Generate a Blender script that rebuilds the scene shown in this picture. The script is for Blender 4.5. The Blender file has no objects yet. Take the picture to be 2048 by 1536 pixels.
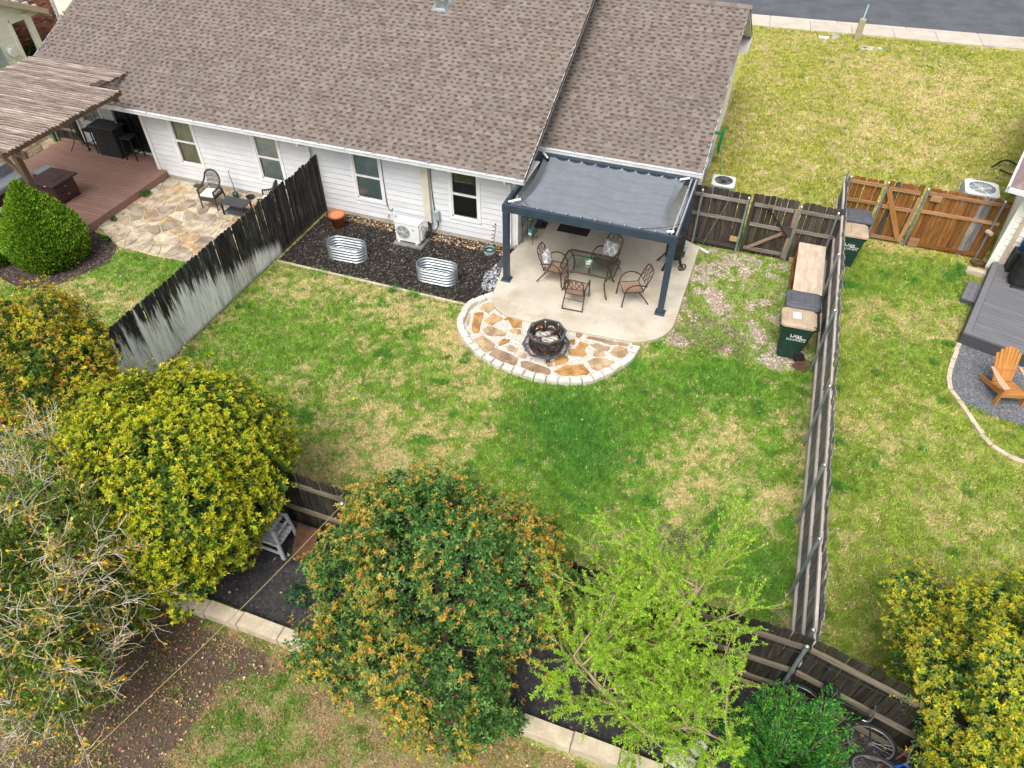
import bpy, math, random
import numpy as np
from mathutils import Vector, Matrix

random.seed(7)
RS = np.random.RandomState(11)
scene = bpy.context.scene
COL = scene.collection
R = math.radians

# ---------------------------------------------------------------- camera, sky, sun, exposure
cam_data = bpy.data.cameras.new('drone_camera')
cam_data.sensor_width = 36.0
cam_data.lens = 36.0 * 1420.0 / 2048.0
cam_data.clip_start = 0.1
cam_data.clip_end = 2000.0
cam = bpy.data.objects.new('drone_camera', cam_data)
COL.objects.link(cam)
CAM_YAW, CAM_PITCH = R(20.0935), R(44.618)
cam.location = (0, 0, 11.4)
cam.rotation_euler = (R(90) - CAM_PITCH, 0, CAM_YAW)
scene.camera = cam

SUN_ELEV, SUN_AZ = R(58), R(182)        # azimuth clockwise from +Y: the brighter part of the cloud deck is behind the camera
world = bpy.data.worlds.new('World')
scene.world = world
world.use_nodes = True
wn, wl = world.node_tree.nodes, world.node_tree.links
wn.clear()
w_out = wn.new('ShaderNodeOutputWorld')
w_bg = wn.new('ShaderNodeBackground')
w_sky = wn.new('ShaderNodeTexSky')
w_sky.sky_type = 'NISHITA'
w_sky.sun_disc = False
w_sky.sun_elevation = SUN_ELEV
w_sky.sun_rotation = SUN_AZ
w_sky.air_density = 1.0
w_sky.dust_density = 6.0
w_sky.ozone_density = 1.0
w_hsv = wn.new('ShaderNodeHueSaturation')     # a cloud deck is far less blue than a clear sky
w_hsv.inputs['Saturation'].default_value = 0.35
w_bg.inputs['Strength'].default_value = 0.15
wl.new(w_sky.outputs[0], w_hsv.inputs['Color'])
wl.new(w_hsv.outputs[0], w_bg.inputs['Color'])
wl.new(w_bg.outputs[0], w_out.inputs['Surface'])

sun_data = bpy.data.lights.new('sun', 'SUN')
sun_data.energy = 0.9
sun_data.angle = R(30)
sun_data.color = (1.0, 0.965, 0.91)
sun = bpy.data.objects.new('sun', sun_data)
COL.objects.link(sun)
sun.location = (-5, -10, 40)
_d = Vector((math.sin(SUN_AZ) * math.cos(SUN_ELEV), math.cos(SUN_AZ) * math.cos(SUN_ELEV), math.sin(SUN_ELEV)))
sun.rotation_euler = _d.to_track_quat('Z', 'Y').to_euler()

scene.view_settings.view_transform = 'Standard'
scene.view_settings.look = 'None'
scene.view_settings.exposure = 0.66
scene.view_settings.gamma = 1.0
scene.view_settings.use_curve_mapping = False
scene.cycles.use_denoising = True
scene.cycles.max_bounces = 6
scene.cycles.transparent_max_bounces = 12

# ---------------------------------------------------------------- helpers
ORG = {}


def empty(name, loc=(0, 0, 0), label=None, cat=None, group=None, parent=None):
    o = bpy.data.objects.new(name, None)
    o.empty_display_size = 0.2
    COL.objects.link(o)
    o.location = loc
    ORG[o] = Vector(loc)
    if parent:
        o.parent = parent
        o.location = Vector(loc) - ORG[parent]
    tag(o, label, cat, group)
    return o


def tag(o, label=None, cat=None, group=None, kind=None):
    if label: o['label'] = label
    if cat: o['category'] = cat
    if group: o['group'] = group
    if kind: o['kind'] = kind
    return o


class MB:
    """collects vertices and faces of ONE mesh"""
    def __init__(s):
        s.v = []; s.f = []; s.mi = []; s.c = []

    def add(s, vs, fs, mi=0, col=None):
        b = len(s.v)
        s.v.extend([tuple(v) for v in vs])
        for f in fs:
            s.f.append(tuple(i + b for i in f)); s.mi.append(mi); s.c.append(col)
        return s

    def quad(s, a, b, c, d, mi=0, col=None):
        return s.add([a, b, c, d], [(0, 1, 2, 3)], mi, col)

    def hexa(s, p, mi=0, col=None, bottom=True):
        """8 points: 0-3 bottom ring ccw, 4-7 top ring"""
        f = [(4, 5, 6, 7), (0, 1, 5, 4), (1, 2, 6, 5), (2, 3, 7, 6), (3, 0, 4, 7)]
        if bottom: f.append((3, 2, 1, 0))
        return s.add(p, f, mi, col)

    def box(s, x0, y0, z0, x1, y1, z1, mi=0, col=None, bottom=True, ch=0.0):
        if ch:
            return s.prism([(x0, y0), (x1, y0), (x1, y1), (x0, y1)], z0, z1, ch, mi, col)
        return s.hexa([(x0, y0, z0), (x1, y0, z0), (x1, y1, z0), (x0, y1, z0), (x0, y0, z1), (x1, y0, z1), (x1, y1, z1), (x0, y1, z1)], mi, col, bottom)

    def bar(s, a, b, w, h, up=(0, 0, 1), mi=0, col=None, w2=None, h2=None):
        """rectangular bar from a to b, w across, h along up"""
        a, b = Vector(a), Vector(b); d = (b - a).normalized(); up = Vector(up)
        if abs(d.dot(up)) > .99: up = Vector((0, 1, 0))
        r = d.cross(up).normalized(); u = r.cross(d).normalized()
        w2 = w if w2 is None else w2; h2 = h if h2 is None else h2
        P = []
        for q, ww, hh in ((a, w, h), (b, w2, h2)):
            P += [q - r * ww / 2 - u * hh / 2, q + r * ww / 2 - u * hh / 2, q + r * ww / 2 + u * hh / 2, q - r * ww / 2 + u * hh / 2]
        return s.add(P, [(0, 1, 2, 3), (7, 6, 5, 4), (0, 4, 5, 1), (1, 5, 6, 2), (2, 6, 7, 3), (3, 7, 4, 0)], mi, col)

    def tube(s, pts, r, n=6, mi=0, closed=False, cap=True, r2=None, col=None, flat=None):
        pts = [Vector(p) for p in pts]; m = len(pts); b = len(s.v); prev = None
        for i, p in enumerate(pts):
            if closed: t = (pts[(i + 1) % m] - pts[i - 1])
            else: t = pts[min(i + 1, m - 1)] - pts[max(i - 1, 0)]
            t = t.normalized() if t.length > 1e-9 else Vector((0, 0, 1))
            if prev is None:
                u = t.orthogonal().normalized() if abs(t.z) > .95 else t.cross(Vector((0, 0, 1))).normalized()
            else:
                u = prev - t * prev.dot(t)
                u = u.normalized() if u.length > 1e-6 else t.orthogonal().normalized()
            prev = u; w = t.cross(u)
            rr = r if r2 is None else r + (r2 - r) * i / max(1, m - 1)
            if isinstance(r, (list, tuple)): rr = r[i]
            for k in range(n):
                a = 2 * math.pi * k / n
                s.v.append(tuple(p + u * math.cos(a) * rr + w * math.sin(a) * rr))
        for i in range(m if closed else m - 1):
            j = (i + 1) % m
            for k in range(n):
                s.f.append((b + i * n + k, b + i * n + (k + 1) % n, b + j * n + (k + 1) % n, b + j * n + k)); s.mi.append(mi); s.c.append(col)
        if cap and not closed:
            s.f.append(tuple(b + k for k in range(n))[::-1]); s.mi.append(mi); s.c.append(col)
            s.f.append(tuple(b + (m - 1) * n + k for k in range(n))); s.mi.append(mi); s.c.append(col)
        return s

    def cyl(s, p0, p1, r0, r1=None, n=16, mi=0, cap=True, col=None):
        return s.tube([p0, p1], r0, n, mi, False, cap, r0 if r1 is None else r1, col)

    def lathe(s, prof, n=20, c=(0, 0, 0), mi=0, col=None, sx=1, sy=1):
        b = len(s.v); m = len(prof)
        for r, z in prof:
            for k in range(n):
                a = 2 * math.pi * k / n
                s.v.append((c[0] + r * sx * math.cos(a), c[1] + r * sy * math.sin(a), c[2] + z))
        for i in range(m - 1):
            for k in range(n):
                s.f.append((b + i * n + k, b + i * n + (k + 1) % n, b + (i + 1) * n + (k + 1) % n, b + (i + 1) * n + k)); s.mi.append(mi); s.c.append(col)
        return s

    def disc(s, c, r, n=16, mi=0, nrm=(0, 0, 1), col=None):
        nrm = Vector(nrm).normalized(); u = nrm.orthogonal().normalized(); w = nrm.cross(u); c = Vector(c)
        return s.add([c + u * math.cos(2 * math.pi * k / n) * r + w * math.sin(2 * math.pi * k / n) * r for k in range(n)], [tuple(range(n))], mi, col)

    def prism(s, poly, z0, z1, ch=0.0, mi=0, col=None, bottom=False):
        n = len(poly); cx = sum(p[0] for p in poly) / n; cy = sum(p[1] for p in poly) / n
        a = sum(poly[i][0] * poly[(i + 1) % n][1] - poly[(i + 1) % n][0] * poly[i][1] for i in range(n))
        if a < 0: poly = poly[::-1]
        vs = [(x, y, z0) for x, y in poly]
        if ch:
            vs += [(x, y, z1 - ch) for x, y in poly]
            for x, y in poly:
                d = math.hypot(x - cx, y - cy); k = max(.3, 1 - ch * 1.2 / max(d, 1e-4))
                vs.append((cx + (x - cx) * k, cy + (y - cy) * k, z1))
            L = 3
        else:
            vs += [(x, y, z1) for x, y in poly]; L = 2
        fs = []
        for l in range(L - 1):
            for i in range(n):
                j = (i + 1) % n
                fs.append((l * n + i, l * n + j, (l + 1) * n + j, (l + 1) * n + i))
        fs.append(tuple((L - 1) * n + i for i in range(n)))
        if bottom: fs.append(tuple(range(n))[::-1])
        return s.add(vs, fs, mi, col)

    def sphere(s, c, r, n=10, m=6, mi=0, col=None, sz=1.0):
        prof = [(max(1e-4, r * math.sin(math.pi * i / m)), -r * sz * math.cos(math.pi * i / m)) for i in range(m + 1)]
        return s.lathe(prof, n, c, mi, col)

    def xf(s, mat, start=0):
        for i in range(start, len(s.v)):
            s.v[i] = tuple(mat @ Vector(s.v[i]))
        return s

    def mesh(s, name, off=Vector((0, 0, 0)), smooth=False):
        me = bpy.data.meshes.new(name)
        me.from_pydata([(v[0] - off[0], v[1] - off[1], v[2] - off[2]) for v in s.v], [], s.f)
        if any(c is not None for c in s.c):
            at = me.attributes.new('Col', 'FLOAT_COLOR', 'CORNER')
            buf = []
            for f, c in zip(s.f, s.c):
                cc = c if c is not None else (.5, .5, .5)
                buf.extend([cc[0], cc[1], cc[2], 1.0] * len(f))
            at.data.foreach_set('color', buf)
        if any(s.mi): me.polygons.foreach_set('material_index', s.mi)
        if smooth: me.polygons.foreach_set('use_smooth', [True] * len(s.f))
        return me

    def build(s, name, mat, parent=None, smooth=False, loc=None):
        """parent: child built in world coordinates of an unrotated parent; loc: origin for a top-level mesh"""
        off = ORG[parent] if parent is not None else Vector(loc or (0, 0, 0))
        me = s.mesh(name, off, smooth)
        for m in (mat if isinstance(mat, (list, tuple)) else [mat]): me.materials.append(m)
        o = bpy.data.objects.new(name, me)
        COL.objects.link(o)
        ORG[o] = Vector(off)
        if parent is not None: o.parent = parent
        else: o.location = off
        return o


def inst(name, mesh, loc, parent, rot=(0, 0, 0), scale=None):
    """one more piece sharing a mesh; loc in world coordinates of an unrotated parent"""
    o = bpy.data.objects.new(name, mesh)
    COL.objects.link(o)
    o.parent = parent
    o.location = Vector(loc) - ORG[parent]
    o.rotation_euler = rot
    if scale: o.scale = scale
    return o


def kids(o):
    return list(o.children)


def copy_tree(o, parent=None):
    c = o.copy()
    COL.objects.link(c)
    if parent is not None: c.parent = parent
    for ch in list(o.children): copy_tree(ch, c)
    return c


def smooth_path(pts, k=6, closed=False):
    """Catmull-Rom through pts"""
    P = [Vector(p) for p in pts]; n = len(P); out = []
    rng = n if closed else n - 1
    for i in range(rng):
        p0 = P[(i - 1) % n] if closed or i > 0 else P[0]
        p1, p2 = P[i], P[(i + 1) % n]
        p3 = P[(i + 2) % n] if closed or i + 2 < n else P[-1]
        for j in range(k):
            t = j / k
            out.append(.5 * ((2 * p1) + (p2 - p0) * t + (2 * p0 - 5 * p1 + 4 * p2 - p3) * t * t + (3 * p1 - p0 - 3 * p2 + p3) * t ** 3))
    if not closed: out.append(P[-1])
    return out


def np_mesh(name, V, F, mat, cols=None, kind=None, parent=None, smooth=False, loc=(0, 0, 0)):
    """big mesh from arrays: V (n,3), F (m,k) with one k; cols per vertex (n,3)"""
    V = np.asarray(V, np.float32); F = np.asarray(F, np.int32); k = F.shape[1]
    off = np.array(ORG[parent] if parent is not None else loc, np.float32)
    me = bpy.data.meshes.new(name)
    me.vertices.add(len(V)); me.vertices.foreach_set('co', (V - off).ravel())
    me.loops.add(F.size); me.loops.foreach_set('vertex_index', F.ravel())
    me.polygons.add(len(F))
    me.polygons.foreach_set('loop_start', np.arange(0, F.size, k, dtype=np.int32))
    me.polygons.foreach_set('loop_total', np.full(len(F), k, np.int32))
    if smooth: me.polygons.foreach_set('use_smooth', np.ones(len(F), bool))
    me.update(calc_edges=True)
    if cols is not None:
        at = me.attributes.new('Col', 'FLOAT_COLOR', 'POINT')
        at.data.foreach_set('color', np.concatenate([np.asarray(cols, np.float32), np.ones((len(V), 1), np.float32)], 1).ravel())
    me.materials.append(mat)
    o = bpy.data.objects.new(name, me)
    COL.objects.link(o)
    ORG[o] = Vector([float(q) for q in off])
    if parent is not None: o.parent = parent
    else: o.location = [float(q) for q in off]
    if kind: o['kind'] = kind
    return o


# value noise on arrays, for where things grow
_T = RS.rand(256, 256)


def vnoise(x, y, s=0):
    x = np.asarray(x, float) + s * 17.31; y = np.asarray(y, float) + s * 9.77
    xi = np.floor(x).astype(int); yi = np.floor(y).astype(int)
    fx = x - xi; fy = y - yi; fx = fx * fx * (3 - 2 * fx); fy = fy * fy * (3 - 2 * fy)
    g = lambda a, b: _T[a % 256, b % 256]
    return (g(xi, yi) * (1 - fx) + g(xi + 1, yi) * fx) * (1 - fy) + (g(xi, yi + 1) * (1 - fx) + g(xi + 1, yi + 1) * fx) * fy


def fbm(x, y, s=0, o=3):
    v = 0; a = .5; t = 0
    for i in range(o):
        v = v + a * vnoise(np.asarray(x) * 2 ** i, np.asarray(y) * 2 ** i, s + i); t += a; a *= .5
    return v / t


def inpoly(x, y, poly):
    x = np.asarray(x); y = np.asarray(y); r = np.zeros(x.shape, bool); n = len(poly)
    for i in range(n):
        x0, y0 = poly[i]; x1, y1 = poly[(i + 1) % n]
        c = ((y0 > y) != (y1 > y))
        r ^= c & (x < (x1 - x0) * (y - y0) / ((y1 - y0) if y1 != y0 else 1e-9) + x0)
    return r


# ---------------------------------------------------------------- materials
def mat(name, c1, c2=None, scale=4.0, detail=5.0, rough=.75, bump=0.0, bscale=None, rnd=0.0, spec=.3, metal=0.0,
        stretch=(1, 1, 1), coord='Object', lo=.35, hi=.65, attr=False, c3=None, scale3=1.0, amt3=.5, transl=0.0, fine=0.0, fscale=120, upn=0.0):
    m = bpy.data.materials.new(name); m.use_nodes = True
    nt = m.node_tree; N, L = nt.nodes, nt.links
    b = N['Principled BSDF']
    b.inputs['Roughness'].default_value = rough
    b.inputs['Specular IOR Level'].default_value = spec
    b.inputs['Metallic'].default_value = metal
    tc = N.new('ShaderNodeTexCoord')
    if coord == 'World':
        src = N.new('ShaderNodeNewGeometry').outputs['Position']
    else:
        src = tc.outputs[coord]
    mp = N.new('ShaderNodeMapping'); mp.inputs['Scale'].default_value = stretch
    L.new(src, mp.inputs['Vector'])
    oi = N.new('ShaderNodeObjectInfo')
    vec = mp.outputs['Vector']
    if rnd:
        ad = N.new('ShaderNodeVectorMath'); ad.operation = 'ADD'
        mu = N.new('ShaderNodeMath'); mu.operation = 'MULTIPLY'; mu.inputs[1].default_value = 37.0
        L.new(oi.outputs['Random'], mu.inputs[0]); L.new(vec, ad.inputs[0]); L.new(mu.outputs[0], ad.inputs[1]); vec = ad.outputs[0]

    def noise(sc, det=detail, ro=.6):
        n = N.new('ShaderNodeTexNoise'); n.inputs['Scale'].default_value = sc; n.inputs['Detail'].default_value = det; n.inputs['Roughness'].default_value = ro
        L.new(vec, n.inputs['Vector']); return n.outputs['Fac']

    def ramp(fac, a, bb):
        r = N.new('ShaderNodeMapRange'); r.interpolation_type = 'SMOOTHSTEP'
        r.inputs['From Min'].default_value = a; r.inputs['From Max'].default_value = bb
        L.new(fac, r.inputs['Value']); return r.outputs['Result']

    def mix(fac, a, bb, mode='MIX'):
        x = N.new('ShaderNodeMix'); x.data_type = 'RGBA'; x.blend_type = mode
        if isinstance(fac, float): x.inputs[0].default_value = fac
        else: L.new(fac, x.inputs[0])
        for i, q in ((6, a), (7, bb)):
            if isinstance(q, tuple): x.inputs[i].default_value = (q[0], q[1], q[2], 1)
            else: L.new(q, x.inputs[i])
        return x.outputs[2]

    if attr:
        at = N.new('ShaderNodeAttribute'); at.attribute_name = 'Col'; col = at.outputs['Color']
        if c2 is not None: col = mix(ramp(noise(scale), lo, hi), col, c2, 'MULTIPLY')
    else:
        rgb = N.new('ShaderNodeRGB'); rgb.outputs[0].default_value = (c1[0], c1[1], c1[2], 1); col = rgb.outputs[0]
        if c2 is not None: col = mix(ramp(noise(scale), lo, hi), col, c2)
    if c3 is not None:
        f = ramp(noise(scale3, 3), .5, .7) if scale3 > .1 else ramp(noise(.45, 5, .65), .45, .75)
        mm = N.new('ShaderNodeMath'); mm.operation = 'MULTIPLY'; mm.inputs[1].default_value = amt3; L.new(f, mm.inputs[0])
        col = mix(mm.outputs[0], col, c3)
    if fine:
        f = ramp(noise(fscale, 2, .7), .25, .75)
        x = N.new('ShaderNodeMapRange'); x.inputs['To Min'].default_value = 1 - fine; x.inputs['To Max'].default_value = 1 + fine
        L.new(f, x.inputs['Value'])
        vm = N.new('ShaderNodeVectorMath'); vm.operation = 'SCALE'; L.new(col, vm.inputs[0]); L.new(x.outputs['Result'], vm.inputs['Scale']); col = vm.outputs[0]
    if rnd:
        x = N.new('ShaderNodeMapRange'); x.inputs['To Min'].default_value = 1 - rnd; x.inputs['To Max'].default_value = 1 + rnd
        L.new(oi.outputs['Random'], x.inputs['Value'])
        vm = N.new('ShaderNodeVectorMath'); vm.operation = 'SCALE'; L.new(col, vm.inputs[0]); L.new(x.outputs['Result'], vm.inputs['Scale']); col = vm.outputs[0]
    L.new(col, b.inputs['Base Color'])
    if bump:
        bp = N.new('ShaderNodeBump'); bp.inputs['Strength'].default_value = 1.0; bp.inputs['Distance'].default_value = bump
        L.new(noise(bscale or scale * 3, 4), bp.inputs['Height']); L.new(bp.outputs[0], b.inputs['Normal'])
    if upn:                                                # a thin blade scatters light round itself: shade it partly as the turf it stands in
        gn = N.new('ShaderNodeNewGeometry'); vx = N.new('ShaderNodeMix'); vx.data_type = 'VECTOR'; vx.inputs[0].default_value = upn
        L.new(gn.outputs['Normal'], vx.inputs[4]); vx.inputs[5].default_value = (0, 0, 1)
        nz = N.new('ShaderNodeVectorMath'); nz.operation = 'NORMALIZE'; L.new(vx.outputs[1], nz.inputs[0]); L.new(nz.outputs[0], b.inputs['Normal'])
    if transl:
        tr = N.new('ShaderNodeBsdfTranslucent'); L.new(col, tr.inputs['Color'])
        ms = N.new('ShaderNodeMixShader'); ms.inputs[0].default_value = transl
        L.new(b.outputs[0], ms.inputs[1]); L.new(tr.outputs[0], ms.inputs[2])
        L.new(ms.outputs[0], N['Material Output'].inputs['Surface'])
    return m


def glass(name, tint, alpha_mix, rough=.03):
    """thin pane: see-through tinted plus sky reflection"""
    m = bpy.data.materials.new(name); m.use_nodes = True
    N, L = m.node_tree.nodes, m.node_tree.links
    N.remove(N['Principled BSDF'])
    g = N.new('ShaderNodeBsdfGlossy'); g.inputs['Roughness'].default_value = rough; g.inputs['Color'].default_value = (.95, .97, .97, 1)
    t = N.new('ShaderNodeBsdfTransparent'); t.inputs['Color'].default_value = (*tint, 1)
    fr = N.new('ShaderNodeFresnel'); fr.inputs['IOR'].default_value = 1.5
    ad = N.new('ShaderNodeMath'); ad.operation = 'ADD'; ad.inputs[1].default_value = alpha_mix; ad.use_clamp = True
    ms = N.new('ShaderNodeMixShader')
    L.new(fr.outputs[0], ad.inputs[0]); L.new(ad.outputs[0], ms.inputs[0]); L.new(t.outputs[0], ms.inputs[1]); L.new(g.outputs[0], ms.inputs[2])
    L.new(ms.outputs[0], N['Material Output'].inputs['Surface'])
    return m


M_siding = mat('painted_siding', (.70, .71, .725), (.63, .645, .665), 1.2, rough=.55, c3=(.50, .48, .43), scale3=.9, amt3=.22, rnd=.03, fine=.03, fscale=60)
M_white = mat('white_paint', (.80, .80, .79), (.74, .74, .73), 3, rough=.5)
M_gutter = mat('gutter_paint', (.74, .75, .76), (.64, .64, .65), 6, rough=.4)
M_cream = mat('cream_siding', (.86, .85, .76), (.80, .79, .70), 2, rough=.6, rnd=.04)
M_beige = mat('beige_trim', (.52, .42, .30), (.46, .37, .27), 3, rough=.6)
M_soffit = mat('soffit_paint', (.60, .57, .47), (.55, .52, .43), 3, rough=.6)
M_foundation = mat('foundation_concrete', (.46, .42, .35), (.36, .33, .28), 3, rough=.9, bump=.004, bscale=40)
M_shingle = mat('asphalt_shingle', None, (.86, .84, .83), 90, 3, rough=.95, spec=.15, attr=True, coord='World', fine=.22, fscale=160, bump=.002, bscale=220, c3=(.11, .095, .085), scale3=.02, amt3=.25)
M_roofdeck = mat('roof_deck', (.10, .09, .085), rough=.9)
M_metal = mat('galvanised_metal', (.52, .56, .58), (.40, .44, .46), 6, rough=.38, metal=.85, spec=.5)
M_post = mat('galvanised_post', (.30, .36, .37), (.22, .27, .28), 5, rough=.5, metal=.45, rnd=.1)
M_steel = mat('bright_steel', (.75, .76, .77), rough=.25, metal=.9)
M_pergola = mat('pergola_powdercoat', (.035, .055, .078), (.028, .044, .064), 4, rough=.42, spec=.4)
M_concrete = mat('patio_concrete', (.56, .51, .42), (.47, .42, .34), 1.1, 6, rough=.85, bump=.002, bscale=60, c3=(.36, .28, .18), scale3=1.3, amt3=.5, fine=.09, fscale=45)
M_slabedge = mat('pad_concrete', (.22, .22, .215), (.16, .16, .155), 4, rough=.9, fine=.1)
M_walk = mat('sidewalk_concrete', (.52, .465, .39), (.45, .40, .335), 1.5, rough=.9, rnd=.04, fine=.08, fscale=30)
M_asphalt = mat('asphalt', (.105, .11, .125), (.08, .085, .097), .8, rough=.9, fine=.3, fscale=25, coord='World')
M_mulch = mat('dark_mulch', (.018, .016, .015), (.042, .036, .031), 9, 8, rough=1, bump=.03, bscale=30, coord='World', fine=.5, fscale=50)
M_soil = mat('dark_gravel_soil', (.035, .034, .036), (.065, .06, .06), 12, 8, rough=1, bump=.015, bscale=60, coord='World', fine=.5, fscale=70)
M_chip = mat('mulch_chip', None, None, rough=.95, attr=True)
M_gravel_base = mat('gravel_base', (.64, .60, .54), (.46, .40, .33), 30, 6, rough=1, bump=.02, bscale=50, coord='World')
M_pebble = mat('pebble', None, None, rough=.85, attr=True)
M_lawn = mat('lawn_soil', None, (.70, .68, .62), 14, 6, rough=1, attr=True, coord='World', fine=.35, fscale=60, bump=.02, bscale=40)
M_blade = mat('grass_blade', None, None, rough=.7, spec=.12, attr=True, transl=.2, upn=.75)
M_leaf = mat('leaf', None, None, rough=.6, spec=.08, attr=True, transl=.28, upn=.25)
M_leaf_matte = mat('matte_leaf', None, None, rough=.7, spec=.06, attr=True, transl=.32, upn=.3)
M_bark = mat('bark', (.16, .115, .08), (.26, .20, .15), 14, 6, rough=.95, stretch=(1, 1, .3), bump=.01, bscale=30)
M_twig = mat('pale_twig', (.74, .67, .54), (.55, .48, .38), 9, rough=.9)
M_limestone = mat('limestone_block', (.70, .67, .60), (.56, .51, .43), 5, 6, rough=.9, bump=.012, bscale=18, rnd=.06, fine=.06, fscale=40)
M_wallblock = mat('retaining_block', (.58, .50, .37), (.47, .39, .28), 4, 6, rough=.9, bump=.01, bscale=20, rnd=.06, fine=.06, fscale=40, c3=(.30, .26, .21), scale3=2.2, amt3=.35)
M_flag = mat('flagstone', None, (.62, .58, .54), 3.5, 7, rough=.85, attr=True, bump=.008, bscale=12, fine=.08, fscale=30, coord='World', lo=.42, hi=.62)
M_mortar = mat('sandy_mortar', (.60, .47, .30), (.50, .38, .24), 6, rough=.95, fine=.15, fscale=50, coord='World')
M_terracotta = mat('terracotta', (.50, .155, .055), (.42, .12, .045), 6, rough=.7)
M_brown_metal = mat('bronze_metal', (.075, .042, .030), (.10, .06, .045), 5, rough=.45, metal=.3)
M_sling = mat('tan_sling_fabric', (.30, .205, .145), (.25, .17, .12), 60, rough=.85)
M_tglass = glass('green_table_glass', (.78, .86, .80), .16, .18)
M_black = mat('black_metal', (.016, .016, .017), (.024, .023, .022), 6, rough=.5)
M_blackplastic = mat('black_plastic', (.02, .02, .022), (.028, .028, .03), 5, rough=.55)
M_rust = mat('rusty_steel', (.045, .043, .043), (.20, .075, .035), 5, 6, rough=.6, metal=.2, lo=.48, hi=.66)
M_firemetal = mat('firepit_rim', (.085, .095, .105), (.15, .155, .165), 5, rough=.5, metal=.4)
M_ash = mat('ash', (.05, .045, .042), (.30, .26, .23), 14, 8, rough=1, bump=.02, bscale=25)
M_log = mat('charred_log', (.66, .60, .52), (.06, .05, .045), 7, 6, rough=.95, stretch=(1, 4, 4), bump=.012, bscale=14)
M_acwhite = mat('appliance_white', (.76, .77, .75), (.70, .70, .68), 3, rough=.45)
M_acgrill = mat('fan_grille', (.36, .38, .33), (.30, .32, .28), 8, rough=.5)
M_dark = mat('dark_void', (.012, .012, .013), rough=.8)
M_greybox = mat('grey_plastic', (.36, .43, .44), (.31, .37, .38), 5, rough=.5)
M_conduit = mat('aged_white_pvc', (.66, .62, .51), (.58, .54, .43), 4, rough=.5)
M_glazeblue = mat('glazed_pot', (.33, .40, .41), (.25, .33, .33), 7, rough=.3, c3=(.03, .08, .08), scale3=9, amt3=.6)
M_potgreen = mat('dark_green_glaze', (.02, .06, .05), (.03, .09, .07), 5, rough=.3)
M_whitepot = mat('white_ceramic', (.75, .75, .73), rough=.3)
M_mat = mat('dark_door_mat', (.022, .018, .020), (.05, .042, .042), 30, rough=1, fine=.3, fscale=90)
M_canopy = mat('canopy_fabric', (.205, .226, .252), (.187, .207, .231), 1.6, 5, rough=.9, spec=.15, fine=.06, fscale=60, transl=.12)
M_clip = mat('pale_aluminium', (.42, .43, .45), rough=.45, metal=.3)
M_cable = mat('black_cable', (.02, .02, .02), rough=.6)
M_bin = mat('green_bin_plastic', (.012, .045, .030), (.018, .058, .040), 4, rough=.5, c3=(.05, .075, .055), scale3=6, amt3=.35)
M_bintan = mat('tan_bin_lid', (.46, .365, .255), (.39, .30, .205), 4, rough=.6, c3=(.28, .22, .16), scale3=5, amt3=.4)
M_bingrey = mat('grey_bin_lid', (.105, .11, .125), (.085, .09, .105), 4, rough=.55)
M_paper = mat('white_paper', (.82, .84, .86), rough=.7)
M_print = mat('white_print', (.78, .80, .78), rough=.6)
M_ply = mat('plywood', (.62, .52, .40), (.50, .40, .29), 2.2, 8, rough=.8, stretch=(3.5, .9, 1), c3=(.40, .31, .21), scale3=3.5, amt3=.5)
M_plyedge = mat('red_brown_board', (.30, .12, .05), (.24, .10, .04), 4, rough=.8)
M_newwood = mat('yellow_pine', (.50, .34, .14), (.42, .27, .10), 5, rough=.75, stretch=(1, 6, 6))
M_adir = mat('orange_stained_wood', (.50, .235, .065), (.42, .18, .045), 5, rough=.5, stretch=(6, 6, .8), rnd=.10)
M_adirarm = mat('worn_chair_arm', (.52, .37, .25), (.46, .30, .18), 5, rough=.6, stretch=(6, 1, 6))
M_deckbrown = mat('brown_composite', (.265, .155, .122), (.225, .128, .10), 3, 5, rough=.65, stretch=(.6, 7, 7), rnd=.09, spec=.35)
M_deckgrey = mat('grey_composite', (.165, .165, .175), (.14, .14, .15), 3, 5, rough=.65, stretch=(.6, 7, 7), rnd=.07)
M_deckgreyd = mat('grey_fascia', (.075, .075, .082), (.062, .062, .07), 3, rough=.65, stretch=(.6, 7, 7))
M_fire_brown = mat('brown_painted_metal', (.060, .032, .028), (.05, .027, .024), 3, rough=.4)
M_wicker = mat('dark_wicker', (.016, .016, .018), (.034, .033, .034), 90, 2, rough=.7, stretch=(1, 1, 2.5), bump=.006, bscale=90)
M_cushion = mat('grey_cushion', (.25, .27, .285), (.21, .23, .245), 8, rough=.95)
M_wickergrey = mat('weathered_wicker', (.075, .065, .058), (.045, .04, .037), 30, rough=.8)
M_whitefab = mat('white_cushion', (.74, .73, .70), (.66, .65, .62), 6, rough=.95)
M_plasticwood = mat('dark_slate_plastic', (.055, .06, .065), (.045, .05, .054), 5, rough=.6)
M_brick = mat('brick', (.40, .17, .12), (.27, .11, .08), 5, rough=.9, rnd=.45, fine=.12, fscale=40)
M_brickmortar = mat('brick_mortar', (.45, .40, .34), rough=.95)
M_cover = mat('black_cover_cloth', (.013, .013, .015), (.022, .022, .024), 4, rough=.8, bump=.02, bscale=6)
M_blue = mat('blue_plastic', (.02, .16, .55), rough=.4)
M_hose = mat('green_hose', (.02, .27, .09), rough=.4)
M_rope = mat('yellow_rope', (.36, .30, .12), (.28, .23, .09), 30, rough=.9)
M_greybench = mat('grey_painted_bench', (.56, .58, .60), (.22, .18, .155), 7, 6, rough=.8, lo=.54, hi=.64)
M_brownboard = mat('rusty_board', (.125, .060, .035), (.07, .035, .022), 7, rough=.9, fine=.2)
M_ball = mat('tennis_ball_felt', (.55, .72, .05), rough=.95)
M_redball = mat('red_rubber', (.52, .07, .05), rough=.5)
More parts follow.
